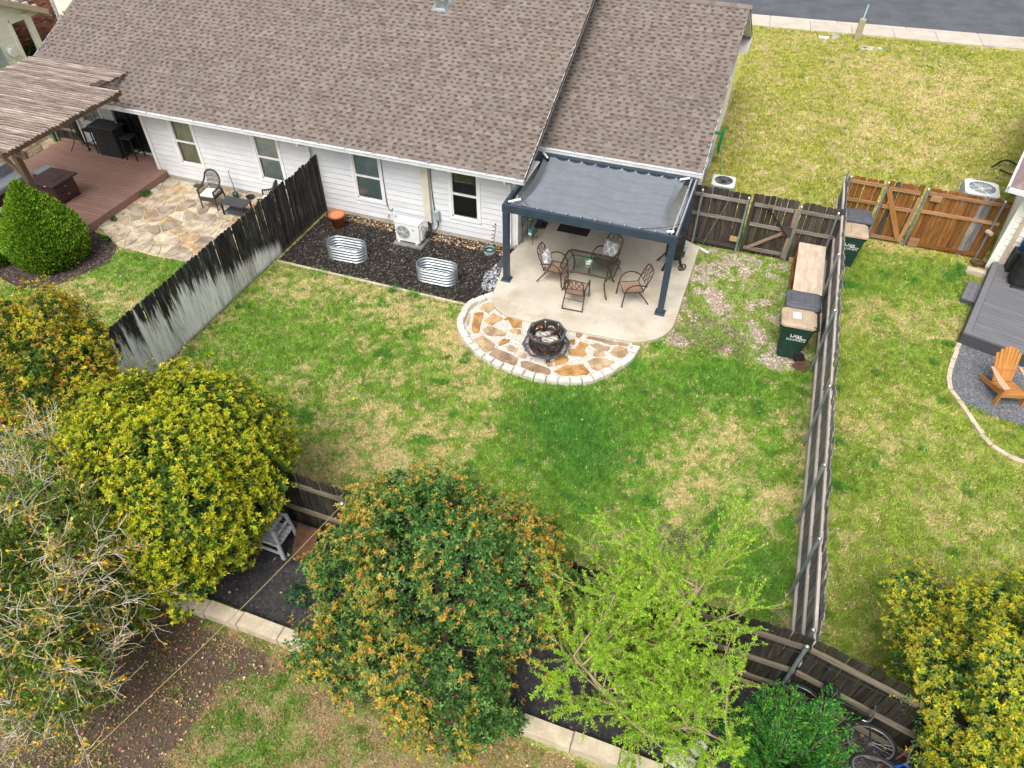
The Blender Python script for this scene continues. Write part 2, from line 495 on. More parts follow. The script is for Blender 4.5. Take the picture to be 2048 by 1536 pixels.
M_tyre = mat('tyre_rubber', (.02, .02, .021), rough=.8)
M_tyregrey = mat('pale_tyre', (.42, .42, .42), rough=.8)
M_bluebike = mat('blue_bike_paint', (.01, .10, .48), rough=.3)
M_orangehandle = mat('copper_handle', (.45, .19, .10), rough=.5)
M_doormat_brown = mat('brown_pallet_wood', (.13, .065, .048), (.09, .045, .034), 7, rough=.9, rnd=.15)
M_greenplant = mat('plant_green', None, None, rough=.5, attr=True, transl=.2)
M_hedge = mat('hedge_leaf', None, None, rough=.55, attr=True, transl=.25)
M_red = mat('red_marker', (.30, .08, .08), rough=.6)
M_meter = mat('meter_box_concrete', (.62, .58, .52), (.54, .50, .44), 6, rough=.9)
M_marker = mat('tan_marker_post', (.36, .33, .21), (.30, .27, .17), 5, rough=.7)
M_teal = mat('teal_pin', (.35, .62, .66), rough=.5)
M_debris = mat('fallen_leaf', None, None, rough=.9, attr=True)
M_interior = mat('dim_interior', (.045, .05, .05), rough=.9)
M_blind = mat('pale_blind', (.62, .68, .62), (.55, .6, .55), 4, rough=.8)
M_blindgreen = mat('grey_green_blind', (.42, .52, .50), (.36, .46, .44), 3, rough=.8)
M_curtain = mat('cream_curtain', (.76, .74, .54), (.66, .63, .45), 4, rough=.9)
M_pane = glass('window_pane', (.78, .82, .82), .06, .02)
M_screen = mat('insect_screen', (.030, .034, .036), (.045, .05, .05), 3, rough=.5)


def wood(name, dark, mid, light, rnd=.22, streak=1.0, green=None, pale=False):
    """weathered board: grain along object Z, each board its own tone"""
    m = bpy.data.materials.new(name); m.use_nodes = True
    N, L = m.node_tree.nodes, m.node_tree.links
    b = N['Principled BSDF']; b.inputs['Roughness'].default_value = .9; b.inputs['Specular IOR Level'].default_value = .15
    tc = N.new('ShaderNodeTexCoord'); oi = N.new('ShaderNodeObjectInfo')
    mp = N.new('ShaderNodeMapping'); mp.inputs['Scale'].default_value = (14, 14, 1.1)
    L.new(tc.outputs['Object'], mp.inputs['Vector'])
    mu = N.new('ShaderNodeMath'); mu.operation = 'MULTIPLY'; mu.inputs[1].default_value = 51.0; L.new(oi.outputs['Random'], mu.inputs[0])
    ad = N.new('ShaderNodeVectorMath'); L.new(mp.outputs[0], ad.inputs[0]); L.new(mu.outputs[0], ad.inputs[1])
    n = N.new('ShaderNodeTexNoise'); n.inputs['Scale'].default_value = 1.6; n.inputs['Detail'].default_value = 7; n.inputs['Roughness'].default_value = .7
    L.new(ad.outputs[0], n.inputs['Vector'])
    cr = N.new('ShaderNodeValToRGB'); e = cr.color_ramp.elements
    e[0].position = .30; e[0].color = (*dark, 1); e[1].position = .72; e[1].color = (*light, 1)
    q = e.new(.5); q.color = (*mid, 1)
    L.new(n.outputs['Fac'], cr.inputs['Fac'])
    mr = N.new('ShaderNodeMapRange'); mr.inputs['To Min'].default_value = 1 - rnd; mr.inputs['To Max'].default_value = 1 + rnd
    L.new(oi.outputs['Random'], mr.inputs['Value'])
    vm = N.new('ShaderNodeVectorMath'); vm.operation = 'SCALE'; L.new(cr.outputs['Color'], vm.inputs[0]); L.new(mr.outputs['Result'], vm.inputs['Scale'])
    col = vm.outputs[0]
    geo = N.new('ShaderNodeNewGeometry')
    if green:
        n2 = N.new('ShaderNodeTexNoise'); n2.inputs['Scale'].default_value = 1.7; n2.inputs['Detail'].default_value = 4; L.new(geo.outputs['Position'], n2.inputs['Vector'])
        r2 = N.new('ShaderNodeMapRange'); r2.interpolation_type = 'SMOOTHSTEP'; r2.inputs['From Min'].default_value = .5; r2.inputs['From Max'].default_value = .72; r2.inputs['To Max'].default_value = .8
        L.new(n2.outputs['Fac'], r2.inputs['Value'])
        mx = N.new('ShaderNodeMix'); mx.data_type = 'RGBA'; L.new(r2.outputs[0], mx.inputs[0]); L.new(col, mx.inputs[6]); mx.inputs[7].default_value = (*green, 1); col = mx.outputs[2]
    if pale:
        # the lower boards near the lawn were scrubbed down to bare grey wood: a patch with its own outline
        sp = N.new('ShaderNodeSeparateXYZ'); L.new(geo.outputs['Position'], sp.inputs[0])
        def math_(op, a, bb):
            k = N.new('ShaderNodeMath'); k.operation = op
            for i, w in ((0, a), (1, bb)):
                if isinstance(w, (int, float)): k.inputs[i].default_value = w
                else: L.new(w, k.inputs[i])
            return k.outputs[0]
        top = math_('MINIMUM', math_('ADD', math_('MULTIPLY', math_('SUBTRACT', 13.4, sp.outputs[1]), .22), .40), 1.22)
        st = N.new('ShaderNodeCombineXYZ'); L.new(math_('MULTIPLY', sp.outputs[1], 11.0), st.inputs[1]); L.new(math_('MULTIPLY', sp.outputs[2], 1.0), st.inputs[2])
        n3 = N.new('ShaderNodeTexNoise'); n3.inputs['Scale'].default_value = 1.3; n3.inputs['Detail'].default_value = 5; n3.inputs['Roughness'].default_value = .65; L.new(st.outputs[0], n3.inputs['Vector'])
        wob = math_('MULTIPLY', math_('SUBTRACT', n3.outputs['Fac'], .5), math_('ADD', .5, math_('MULTIPLY', math_('SUBTRACT', 13.4, sp.outputs[1]), .42)))
        val = math_('SUBTRACT', math_('ADD', math_('ADD', top, wob), math_('MULTIPLY', math_('SUBTRACT', oi.outputs['Random'], .5), math_('MULTIPLY', math_('SUBTRACT', 13.8, sp.outputs[1]), .13))), sp.outputs[2])
        r3 = N.new('ShaderNodeMapRange'); r3.interpolation_type = 'SMOOTHSTEP'; r3.inputs['From Min'].default_value = -.16; r3.inputs['From Max'].default_value = .22; L.new(val, r3.inputs['Value'])
        side = N.new('ShaderNodeMapRange'); side.interpolation_type = 'SMOOTHSTEP'; side.inputs['From Min'].default_value = 13.62; side.inputs['From Max'].default_value = 13.42; L.new(sp.outputs[1], side.inputs['Value'])
        fac = math_('MULTIPLY', r3.outputs[0], side.outputs[0])
        cr2 = N.new('ShaderNodeValToRGB'); e2 = cr2.color_ramp.elements
        e2[0].position = .28; e2[0].color = (.27, .25, .215, 1); e2[1].position = .58; e2[1].color = (.82, .82, .79, 1)
        nadd = math_('ADD', n.outputs['Fac'], math_('MULTIPLY', math_('SUBTRACT', oi.outputs['Random'], .5), .22)); L.new(nadd, cr2.inputs['Fac'])
        mx = N.new('ShaderNodeMix'); mx.data_type = 'RGBA'; L.new(fac, mx.inputs[0]); L.new(col, mx.inputs[6]); L.new(cr2.outputs['Color'], mx.inputs[7]); col = mx.outputs[2]
        # brown splash stain along the bottom edge
        r4 = N.new('ShaderNodeMapRange'); r4.interpolation_type = 'SMOOTHSTEP'; r4.inputs['From Min'].default_value = .26; r4.inputs['From Max'].default_value = .0; r4.inputs['To Max'].default_value = .75
        L.new(math_('ADD', sp.outputs[2], math_('MULTIPLY', n3.outputs['Fac'], .15)), r4.inputs['Value'])
        mx2 = N.new('ShaderNodeMix'); mx2.data_type = 'RGBA'; L.new(r4.outputs[0], mx2.inputs[0]); L.new(col, mx2.inputs[6]); mx2.inputs[7].default_value = (.17, .125, .09, 1); col = mx2.outputs[2]
    L.new(col, b.inputs['Base Color'])
    bp = N.new('ShaderNodeBump'); bp.inputs['Distance'].default_value = .004; L.new(n.outputs['Fac'], bp.inputs['Height']); L.new(bp.outputs[0], b.inputs['Normal'])
    return m


W_left = wood('blackened_picket', (.013, .012, .011), (.036, .034, .030), (.15, .14, .125), .35, pale=True)
W_right = wood('grey_picket', (.08, .074, .07), (.19, .176, .165), (.40, .375, .35), .22)
W_gate = wood('dark_brown_picket', (.026, .020, .016), (.062, .050, .041), (.13, .110, .092), .28)
W_gaterail = wood('grey_rail', (.12, .105, .085), (.22, .195, .165), (.34, .31, .27), .18)
W_gatebrace = wood('worn_brown_brace', (.17, .11, .07), (.27, .19, .13), (.38, .29, .21), .1)
W_orange = wood('orange_brown_picket', (.085, .034, .010), (.20, .085, .024), (.30, .145, .05), .25)
W_orangerail = wood('orange_rail', (.20, .10, .045), (.33, .19, .095), (.42, .27, .16), .12)
W_orangebrace = wood('bright_orange_brace', (.26, .115, .03), (.33, .16, .05), (.40, .21, .08), .1)
W_back = wood('wet_dark_picket', (.012, .011, .010), (.030, .026, .022), (.075, .062, .052), .35, green=(.032, .036, .012))
W_backrail = wood('mossy_rail', (.10, .085, .065), (.16, .135, .10), (.27, .235, .18), .15)
W_rightrail = wood('pale_rail', (.38, .335, .29), (.53, .475, .42), (.64, .58, .52), .1)
W_lattice = wood('weathered_slat', (.12, .075, .05), (.31, .245, .205), (.56, .52, .50), .35)
W_beam = wood('brown_timber', (.075, .047, .028), (.13, .085, .055), (.20, .145, .10), .15)


def beam(name, a, b, w, h, m, parent, up=(0, 0, 1), bev=.004):
    """a timber from a to b (world coordinates, unrotated parent): grain runs along it"""
    a, b = Vector(a), Vector(b); d = b - a; L_ = d.length; z = d.normalized(); up = Vector(up)
    if abs(z.dot(up)) > .98: up = Vector((0, 1, 0))
    x = z.cross(up).normalized(); y = z.cross(x).normalized()
    mb = MB(); mb.box(-w / 2, -h / 2, -L_ / 2, w / 2, h / 2, L_ / 2)
    me = mb.mesh(name); me.materials.append(m)
    o = bpy.data.objects.new(name, me); COL.objects.link(o)
    c = (a + b) / 2
    if parent is not None:
        o.parent = parent; c = c - ORG[parent]
    Mx = Matrix((x, y, z)).transposed()
    o.rotation_euler = Mx.to_euler(); o.location = c
    ORG[o] = Vector((0, 0, 0))
    return o


# ---------------------------------------------------------------- ground
g = MB(); g.quad((-400, -400, -.4), (400, -400, -.4), (400, 600, -.4), (-400, 600, -.4))
g = g.build('ground', mat('far_ground', (.22, .21, .07), (.36, .29, .13), .8, 6, rough=1, coord='World', fine=.3, fscale=12)); g['kind'] = 'structure'

PATIO = [(-5.70, 17.74), (-5.70, 15.95), (-5.80, 15.40), (-5.68, 14.60), (-5.60, 14.05)]
for a in np.linspace(0, 1, 9)[1:]:                       # rounded front left corner
    t = a * math.pi / 2; PATIO.append((-4.75 - .83 * math.cos(t), 13.90 - .88 * math.sin(t)))
PATIO += [(-3.75, 13.00), (-2.5, 13.09), (-1.95, 13.12)]
for a in np.linspace(0, 1, 9)[1:]:
    t = a * math.pi / 2; PATIO.append((-1.95 + 1.07 * math.sin(t), 14.22 - 1.10 * math.cos(t)))
PATIO += [(-.87, 15.8), (-.85, 17.75), (-1.32, 18.0), (-1.5, 17.74)]
PITZONE = [(-5.62, 13.72), (-5.95, 13.25), (-6.04, 12.7), (-5.92, 12.3), (-5.68, 11.95), (-5.36, 11.66), (-4.9, 11.40), (-4.38, 11.22), (-3.76, 11.12), (-3.21, 11.14), (-2.62, 11.29), (-2.2, 11.57), (-1.80, 12.08), (-1.55, 12.59), (-1.50, 13.04), (-1.9, 13.2), (-5.3, 13.4)]
MULCH = [(-11.74, 13.19), (-6.06, 13.17), (-5.72, 13.62), (-5.6, 14.0), (-5.72, 14.9), (-5.75, 15.95), (-11.74, 15.95)]
GRAVEL = [(-.86, 17.9), (1.95, 17.85), (2.35, 15.8), (2.40, 13.7), (1.9, 13.35), (1.0, 13.45), (-.2, 13.5), (-1.2, 13.45), (-.9, 14.2), (-.85, 15.9)]
BACKBED = [(-19, 4.02), (2.0, 4.02), (7, 4.05), (7, 5.70), (-19, 5.70)]
FLAG = [(-17.80, 15.95), (-17.78, 12.86), (-16.9, 12.58), (-16.35, 12.20), (-15.1, 12.18), (-14.0, 12.26), (-11.92, 12.34), (-11.92, 15.95)]
RINGBED = [(-19.6, 10.35), (-18.62, 10.02), (-17.52, 9.75), (-16.75, 10.02), (-16.40, 10.67), (-16.04, 11.49), (-16.36, 12.18), (-17.0, 12.52), (-17.75, 12.62), (-18.5, 12.3), (-20, 12.3), (-20.5, 11.3)]
GBED = [(5.9, 16.3), (5.64, 15.61), (5.43, 14.68), (5.39, 14.09), (5.7, 13.7), (6.3, 13.5), (7.4, 13.3), (9.5, 13.4), (9.5, 16.3)]
DIRT = [(-7.8, 3.55), (-5.5, 3.6), (-5.3, 3.2), (-5.9, 2.7), (-6.0, 1.8), (-5.8, .6), (-9, .3)]
WALK0, WALKD = Vector((-1.58, 37.18)), Vector((math.cos(R(4.7)), math.sin(R(4.7))))


def walk_off(x, y):
    return -(x - WALK0.x) * WALKD.y + (y - WALK0.y) * WALKD.x


GREEN = np.array((.175, .365, .040)); LUSH = np.array((.090, .265, .034)); YEL = np.array((.56, .50, .085)); STRAW = np.array((.76, .61, .30)); BROWN = np.array((.46, .34, .18)); DIRTC = np.array((.125, .088, .066)); STONEC = np.array((.50, .42, .34))  # BROWN: browner straw of the foreground strip, also darkened for shade under trees
BLOBS = [  # x, y, radius, dryness, lushness
    (-11.3, 12.7, .9, .35, 0), (-9.5, 12.8, 1.0, .28, 0), (-7.8, 12.75, 1.1, .40, 0), (-6.3, 12.3, .8, .40, 0), (-6.9, 11.3, .8, .2, 0),
    (-10, 10.7, 1.6, -.35, .15), (-8.2, 10.5, 1.5, -.25, .1), (-6.4, 9.8, 1.0, -.15, .05), (-6.6, 7.2, 1.2, .55, 0), (-5.6, 8.4, .8, .3, 0),
    (-2.2, 10.1, 1.3, -.75, .95), (-3.0, 10.2, .8, -.5, .6), (-1.6, 9.0, .9, -.5, .7), (-.9, 11.7, 1.1, -.45, .5), (.5, 13.0, .9, -.6, .5), (1.5, 12.5, 1.0, -.35, .3), (.2, 12.2, .8, -.3, .3),
    (1.1, 11.1, .9, .25, 0), (1.75, 9.6, .9, .5, 0), (.3, 9.6, .8, .3, 0), (2.0, 8.0, .7, -.7, .7), (1.9, 7.4, .5, -.5, .5), (-.9, 9.0, .7, .15, 0), (-5.0, 10.6, .6, .3, 0), (-4.4, 9.4, .6, .2, 0),
    (3.45, 17.6, 1.0, -.5, .4), (4.4, 16.8, 1.0, .45, 0), (4.6, 15.0, .8, -.4, .4), (5.6, 16.6, .6, .4, 0), (5.2, 18.6, 1.0, -.35, .4), (3.2, 11.0, .8, -.5, .35), (3.0, 14, .5, -.2, .25), (5.0, 10, 1.2, .1, 0), (4.2, 12.8, 1.0, .12, 0),
    (4.8, 33.5, 3.0, .38, 0), (7.2, 31, 2.2, .35, 0), (9.5, 30, 2, -.35, .2), (.9, 21.6, 2.0, -.2, .05), (-.5, 32, 3.2, -.06, 0), (4, 27, 2.2, .22, 0), (8, 24, 2.5, -.3, .2), (2.2, 22.2, 1.2, -.25, .2), (6.5, 36, 2, -.3, .2),
    (-15.5, 11.7, 1.2, -.5, .35), (-13.3, 11.6, .9, -.4, .3), (-15.8, 9.8, 1.2, .35, 0), (-13.5, 9.7, 1.0, .3, 0), (-17.8, 9.2, 1.0, -.2, .1),
    (-4.0, 3.0, .8, .3, 0), (-5.4, 3.1, .7, -.45, .35), (-5.0, 2.1, .8, -.4, .3), (-1.5, 3.2, .7, .25, 0)]


def lawn_state(x, y):
    x = np.asarray(x, float); y = np.asarray(y, float)
    k = np.where(y > 19.5, .75, np.where(x > 2.5, .62, .9))             # how patchy each lawn is
    d = .345 + k * (.60 * (fbm(x * .45, y * .45, 1) - .5) + .95 * (fbm(x * 1.6, y * 1.6, 2) - .5) + 1.35 * (fbm(x * 4.3, y * 4.3, 3) - .5) + 1.0 * (vnoise(x * 11, y * 11, 4) - .5))
    lush = .25 * (fbm(x * .9, y * .9, 5) - .35)
    for bx, by, r, dd, ll in BLOBS:
        w = np.exp(-((x - bx) ** 2 + (y - by) ** 2) / (r * r)); d = d + .8 * dd * w; lush = lush + .8 * ll * w
    yel = np.where(y > 19.5, .66, np.where((x > 2.5), .34, .12))         # the open lot by the street is a yellower grass
    d = d + np.where(y < 3.7, .40, 0) + np.where(x < -11.8, .04, 0) + np.where(y > 19.5, .09, np.where((x > 2.5) & (y > 5), -.10, 0))
    dirt = inpoly(x + .5 * (fbm(x * 2, y * 2, 8) - .5), y + .5 * (fbm(x * 2, y * 2, 9) - .5), DIRT).astype(float)
    gv = inpoly(x + .7 * (fbm(x * 1.5, y * 1.5, 10) - .5), y + .7 * (fbm(x * 1.5, y * 1.5, 11) - .5), GRAVEL).astype(float)
    tuft = np.clip((fbm(x * 1.9, y * 1.9, 13) + .6 * fbm(x * 7, y * 7, 14) - .66) * 5, 0, 1)
    bare = .6 * np.clip((fbm(x * 1.1, y * 1.1, 15) - .74) * 6, 0, 1) * (x > -11.8) * (x < 2.4) * (y > 5.8) * (y < 18)
    wd = np.clip((vnoise(x * 2.4, y * 2.4, 60) - .80) * 9, 0, 1) * (fbm(x * 6, y * 6, 62) > .45)   # scattered weedy clumps
    wd = wd * np.where(y > 19.5, .45, 1); lush = lush + .75 * wd * (y > 3.7); d = d - .6 * wd
    return np.clip(d, 0, 1), np.clip(lush, 0, 1), yel, dirt, gv, tuft, bare


# the lawn sheet: soil and thatch between the blades, in the tone of what grows there
nx, ny = 300, 330
X, Y = np.meshgrid(np.linspace(-32, 15, nx), np.linspace(-1, 41, ny))
keep_y = Y
d, lu, ye, di, gv, tu, ba = lawn_state(X, Y)
c = (GREEN * (1 - ye[..., None]) + YEL * ye[..., None]) * .75
c = c * (1 - lu[..., None]) + LUSH * .75 * lu[..., None]
st_c = np.where((Y < 3.7)[..., None], BROWN, STRAW)
c = c * (1 - d[..., None]) + st_c * .8 * d[..., None]
c = c * (1 - di[..., None]) + DIRTC * di[..., None]
gm = np.clip(gv * (1 - .55 * tu) , 0, 1)[..., None]
c = c * (1 - .7 * ba[..., None]) + np.array((.42, .32, .2)) * .7 * ba[..., None]
gn = (fbm(X * 2.2, Y * 2.2, 20) - .5)[..., None]
c = c * (1 - gm) + (STONEC * (.85 + .7 * gn) * (1 - np.clip(gn * 3, 0, .6)) + np.array((.30, .20, .13)) * np.clip(gn * 3, 0, .6)) * gm
V = np.stack([X, Y, .012 * (fbm(X * 1.2, Y * 1.2, 21) - .5) - .006], -1).reshape(-1, 3)
i = np.arange(nx * ny).reshape(ny, nx)
F = np.stack([i[:-1, :-1], i[:-1, 1:], i[1:, 1:], i[1:, :-1]], -1).reshape(-1, 4)
cx_ = (X[:-1, :-1] + X[1:, 1:]) / 2; cy_ = (Y[:-1, :-1] + Y[1:, 1:]) / 2
F = F[(walk_off(cx_, cy_) < -.02).ravel()]
np_mesh('lawn', V, F, M_lawn, np.clip(c, .004, .9).reshape(-1, 3), 'structure', smooth=True)


def sheet(name, poly, z, m, kind='structure', res=None):
    mb = MB(); mb.add([(x, y, z) for x, y in poly], [tuple(range(len(poly)))])
    o = mb.build(name, m); o['kind'] = kind
    return o


def ring_sheet(name, poly, z, m):
    """same as sheet, triangulated as a fan round its middle so odd outlines stay clean"""
    n = len(poly); cx = sum(p[0] for p in poly) / n; cy = sum(p[1] for p in poly) / n
    mb = MB(); mb.add([(x, y, z) for x, y in poly] + [(cx, cy, z + .02)], [(i, (i + 1) % n, n) for i in range(n)])
    o = mb.build(name, m); o['kind'] = 'structure'; return o


sheet('mulch_bed', MULCH, .012, M_mulch)
sheet('fire_pit_gravel', PITZONE, .014, M_gravel_base)
sheet('back_bed', BACKBED, .03, M_soil)
sheet('flagstone_bed', FLAG, .014, M_mortar)
sheet('shrub_bed', RINGBED, .012, mat('brown_mulch', (.050, .034, .028), (.11, .08, .068), 9, 8, rough=1, bump=.03, bscale=30, coord='World', fine=.5, fscale=50))
sheet('slate_gravel_bed', GBED, .012, mat('slate_gravel', (.10, .105, .115), (.19, .20, .215), 40, 6, rough=1, bump=.02, bscale=60, coord='World', fine=.4, fscale=60))
sheet('side_yard_path', [(-27, 12.6), (-21.9, 12.6), (-21.9, 17.2), (-27, 17.2)], .014, mat('side_path_dirt', (.26, .19, .12), (.15, .11, .08), 3, 6, rough=1, coord='World', fine=.3))
p = MB(); p.prism(PATIO, -.03, .10, .018)
p = p.build('patio_slab', M_concrete); p['kind'] = 'structure'


# ---------------------------------------------------------------- small loose pieces: chips, pebbles, leaves, grass
def outside(x, y, polys):
    k = np.ones(x.shape, bool)
    for q in polys: k &= ~inpoly(x, y, q)
    return k


def scatter(poly, n, seed):
    rs = np.random.RandomState(seed)
    P = np.array(poly); lo, hi = P.min(0), P.max(0)
    x = rs.uniform(lo[0], hi[0], n * 3); y = rs.uniform(lo[1], hi[1], n * 3)
    k = inpoly(x, y, poly); return x[k][:n], y[k][:n], rs


def pebbles(name, poly, n, r0, r1, palette, z, seed, m, flat=.6, excl=(), parent=None, keep=None, wts=None):
    x, y, rs = scatter(poly, n, seed)
    k = outside(x, y, excl)
    if keep is not None: k &= keep(x, y, rs)
    x, y = x[k], y[k]; N_ = len(x)
    r = rs.uniform(r0, r1, N_) ** 1.0
    T = np.array([(1, 0, 0), (.1, 1, 0), (-.95, .1, 0), (-.1, -.9, 0), (.25, .2, .95), (-.25, -.15, .9)], float)
    a = rs.uniform(0, 2 * math.pi, N_); ca, sa = np.cos(a), np.sin(a); el = rs.uniform(.6, 1.0, N_)
    px = T[None, :, 0] * r[:, None]; py = T[None, :, 1] * (r * el)[:, None]; pz = T[None, :, 2] * (r * flat)[:, None]
    vx = x[:, None] + px * ca[:, None] - py * sa[:, None]; vy = y[:, None] + px * sa[:, None] + py * ca[:, None]
    vz = z + pz + rs.uniform(-.3, .3, N_)[:, None] * (r * flat)[:, None]
    V = np.stack([vx, vy, vz], -1).reshape(-1, 3)
    f = np.array([(0, 1, 4), (1, 2, 5), (1, 5, 4), (2, 3, 5), (3, 0, 4), (3, 4, 5)])
    F = (np.arange(N_) * 6)[:, None, None] + f[None]
    pal = np.array(palette, float); ci = rs.choice(len(pal), N_, p=wts)
    c = pal[ci] * rs.uniform(.8, 1.15, (N_, 1))
    return np_mesh(name, V, F.reshape(-1, 3), m, np.repeat(c, 6, 0), 'stuff', parent)


def chips(name, poly, n, l0, l1, palette, z, seed, m, excl=(), keep=None, curl=.35, asp=.35):
    """flat slivers lying about: bark, dead leaves"""
    x, y, rs = scatter(poly, n, seed)
    k = outside(x, y, excl)
    if keep is not None: k &= keep(x, y, rs)
    x, y = x[k], y[k]; N_ = len(x)
    a = rs.uniform(0, 2 * math.pi, N_); l = rs.uniform(l0, l1, N_); w = l * rs.uniform(asp * .6, asp * 1.4, N_)
    t1 = rs.uniform(-curl, curl, N_) * l; t2 = rs.uniform(-curl, curl, N_) * w
    ux, uy = np.cos(a), np.sin(a)
    z0 = z + rs.uniform(.004, .03, N_)
    A = np.stack([x - ux * l / 2, y - uy * l / 2, z0 - t1 * .3], -1); B_ = np.stack([x - uy * w / 2, y + ux * w / 2, z0 + np.abs(t2)], -1)
    C_ = np.stack([x + ux * l / 2, y + uy * l / 2, z0 + np.abs(t1) * .6], -1); D_ = np.stack([x + uy * w / 2, y - ux * w / 2, z0 - t2 * .2], -1)
    V = np.stack([A, B_, C_, D_], 1).reshape(-1, 3)
    F = (np.arange(N_) * 4)[:, None] + np.array([(0, 3, 2, 1)])
    pal = np.array(palette, float); c = pal[rs.randint(0, len(pal), N_)] * rs.uniform(.7, 1.25, (N_, 1))
    return np_mesh(name, V, F, m, np.repeat(c, 4, 0), 'stuff')


chips('mulch_chips', MULCH, 16000, .025, .085, [(.022, .019, .017), (.042, .035, .030), (.013, .012, .012), (.085, .07, .058), (.19, .16, .13)], .012, 3, M_chip, curl=.6)
pebbles('bed_edge_pebbles', [(-11.7, 15.60), (-5.85, 15.55), (-5.85, 15.94), (-11.7, 15.94)], 900, .015, .045, [(.42, .25, .12), (.55, .38, .2), (.30, .17, .09), (.58, .47, .33)], .016, 5, M_pebble)
pebbles('slate_pebbles', [(-5.98, 15.2), (-5.82, 15.35), (-5.72, 14.9), (-5.6, 14.1), (-5.62, 13.8), (-5.95, 13.95), (-6.12, 14.5)], 700, .015, .04, [(.36, .38, .43), (.50, .52, .57), (.22, .24, .28)], .018, 6, M_pebble)
pebbles('white_gravel', PITZONE, 9500, .010, .028, [(.80, .77, .72), (.72, .67, .60), (.58, .51, .44), (.62, .50, .40), (.45, .42, .40)], .016, 7, M_pebble, excl=[PATIO])
pebbles('side_gravel', GRAVEL, 12000, .010, .032, [(.56, .47, .39), (.66, .58, .49), (.42, .31, .24), (.28, .19, .14)], .004, 8, M_pebble, excl=[PATIO], keep=lambda x, y, rs: (lawn_state(x, y)[5] < .55) & (rs.rand(len(x)) < .85))
chips('gravel_mulch_mix', [(-.9, 13.6), (.9, 13.5), (.9, 14.4), (-.5, 15.0), (-.85, 14.2)], 900, .03, .08, [(.16, .10, .08), (.26, .19, .16), (.10, .065, .05)], .01, 9, M_chip)
pebbles('dark_gravel', BACKBED, 7500, .010, .026, [(.045, .045, .05), (.09, .088, .092), (.028, .027, .028), (.14, .13, .13)], .03, 10, M_pebble)
pebbles('slate_gravel', GBED, 7000, .012, .028, [(.14, .145, .16), (.24, .25, .27), (.09, .092, .10)], .012, 11, M_pebble)
chips('brown_mulch_chips', RINGBED, 3500, .03, .09, [(.06, .04, .033), (.13, .095, .08), (.035, .026, .022), (.24, .20, .18)], .012, 12, M_chip)
chips('soil_mulch', [(.0, 7.6), (.9, 7.7), (1.0, 8.3), (.3, 8.4), (-.1, 8.1)], 420, .03, .08, [(.13, .10, .10), (.24, .19, .18), (.07, .055, .05)], .01, 13, M_chip)
chips('corner_mulch', [(1.75, 5.85), (2.42, 5.85), (2.42, 7.3), (2.1, 7.1), (1.8, 6.6)], 500, .03, .08, [(.13, .10, .08), (.24, .19, .16), (.06, .045, .04)], .01, 14, M_chip)
LEAFPAL = [(.36, .19, .08), (.28, .14, .065), (.48, .33, .17), (.46, .26, .10), (.20, .09, .05), (.36, .12, .06), (.55, .42, .24)]
chips('fallen_leaves', [(-8, .5), (4, .5), (4, 3.72), (-8, 3.72)], 5200, .025, .06, LEAFPAL, .02, 15, M_debris,
      keep=lambda x, y, rs: rs.rand(len(x)) < .18 + .8 * np.exp(-((3.7 - y) / .45) ** 2) + .7 * inpoly(x, y, DIRT), asp=.6, curl=.5)
chips('leaf_litter', BACKBED, 1500, .035, .08, LEAFPAL + [(.55, .42, .2)], .035, 16, M_debris, keep=lambda x, y, rs: rs.rand(len(x)) < .25 + .75 * (x > 2.4) * (y > 4.9), asp=.6)
chips('scattered_leaves', [(-11, 6), (2.3, 6), (6, 10), (5.8, 19), (-11, 12.8)], 240, .03, .06, [(.50, .24, .07), (.46, .36, .2), (.5, .42, .30)], .03, 17, M_debris, excl=[PATIO, PITZONE, GRAVEL], asp=.6)


chips('patio_leaves', [(-5.3, 13.4), (-1.3, 13.5), (-1.0, 17.4), (-5.4, 17.4)], 34, .02, .045, [(.34, .22, .12), (.22, .15, .09), (.42, .33, .2)], .102, 18, M_debris, asp=.6)


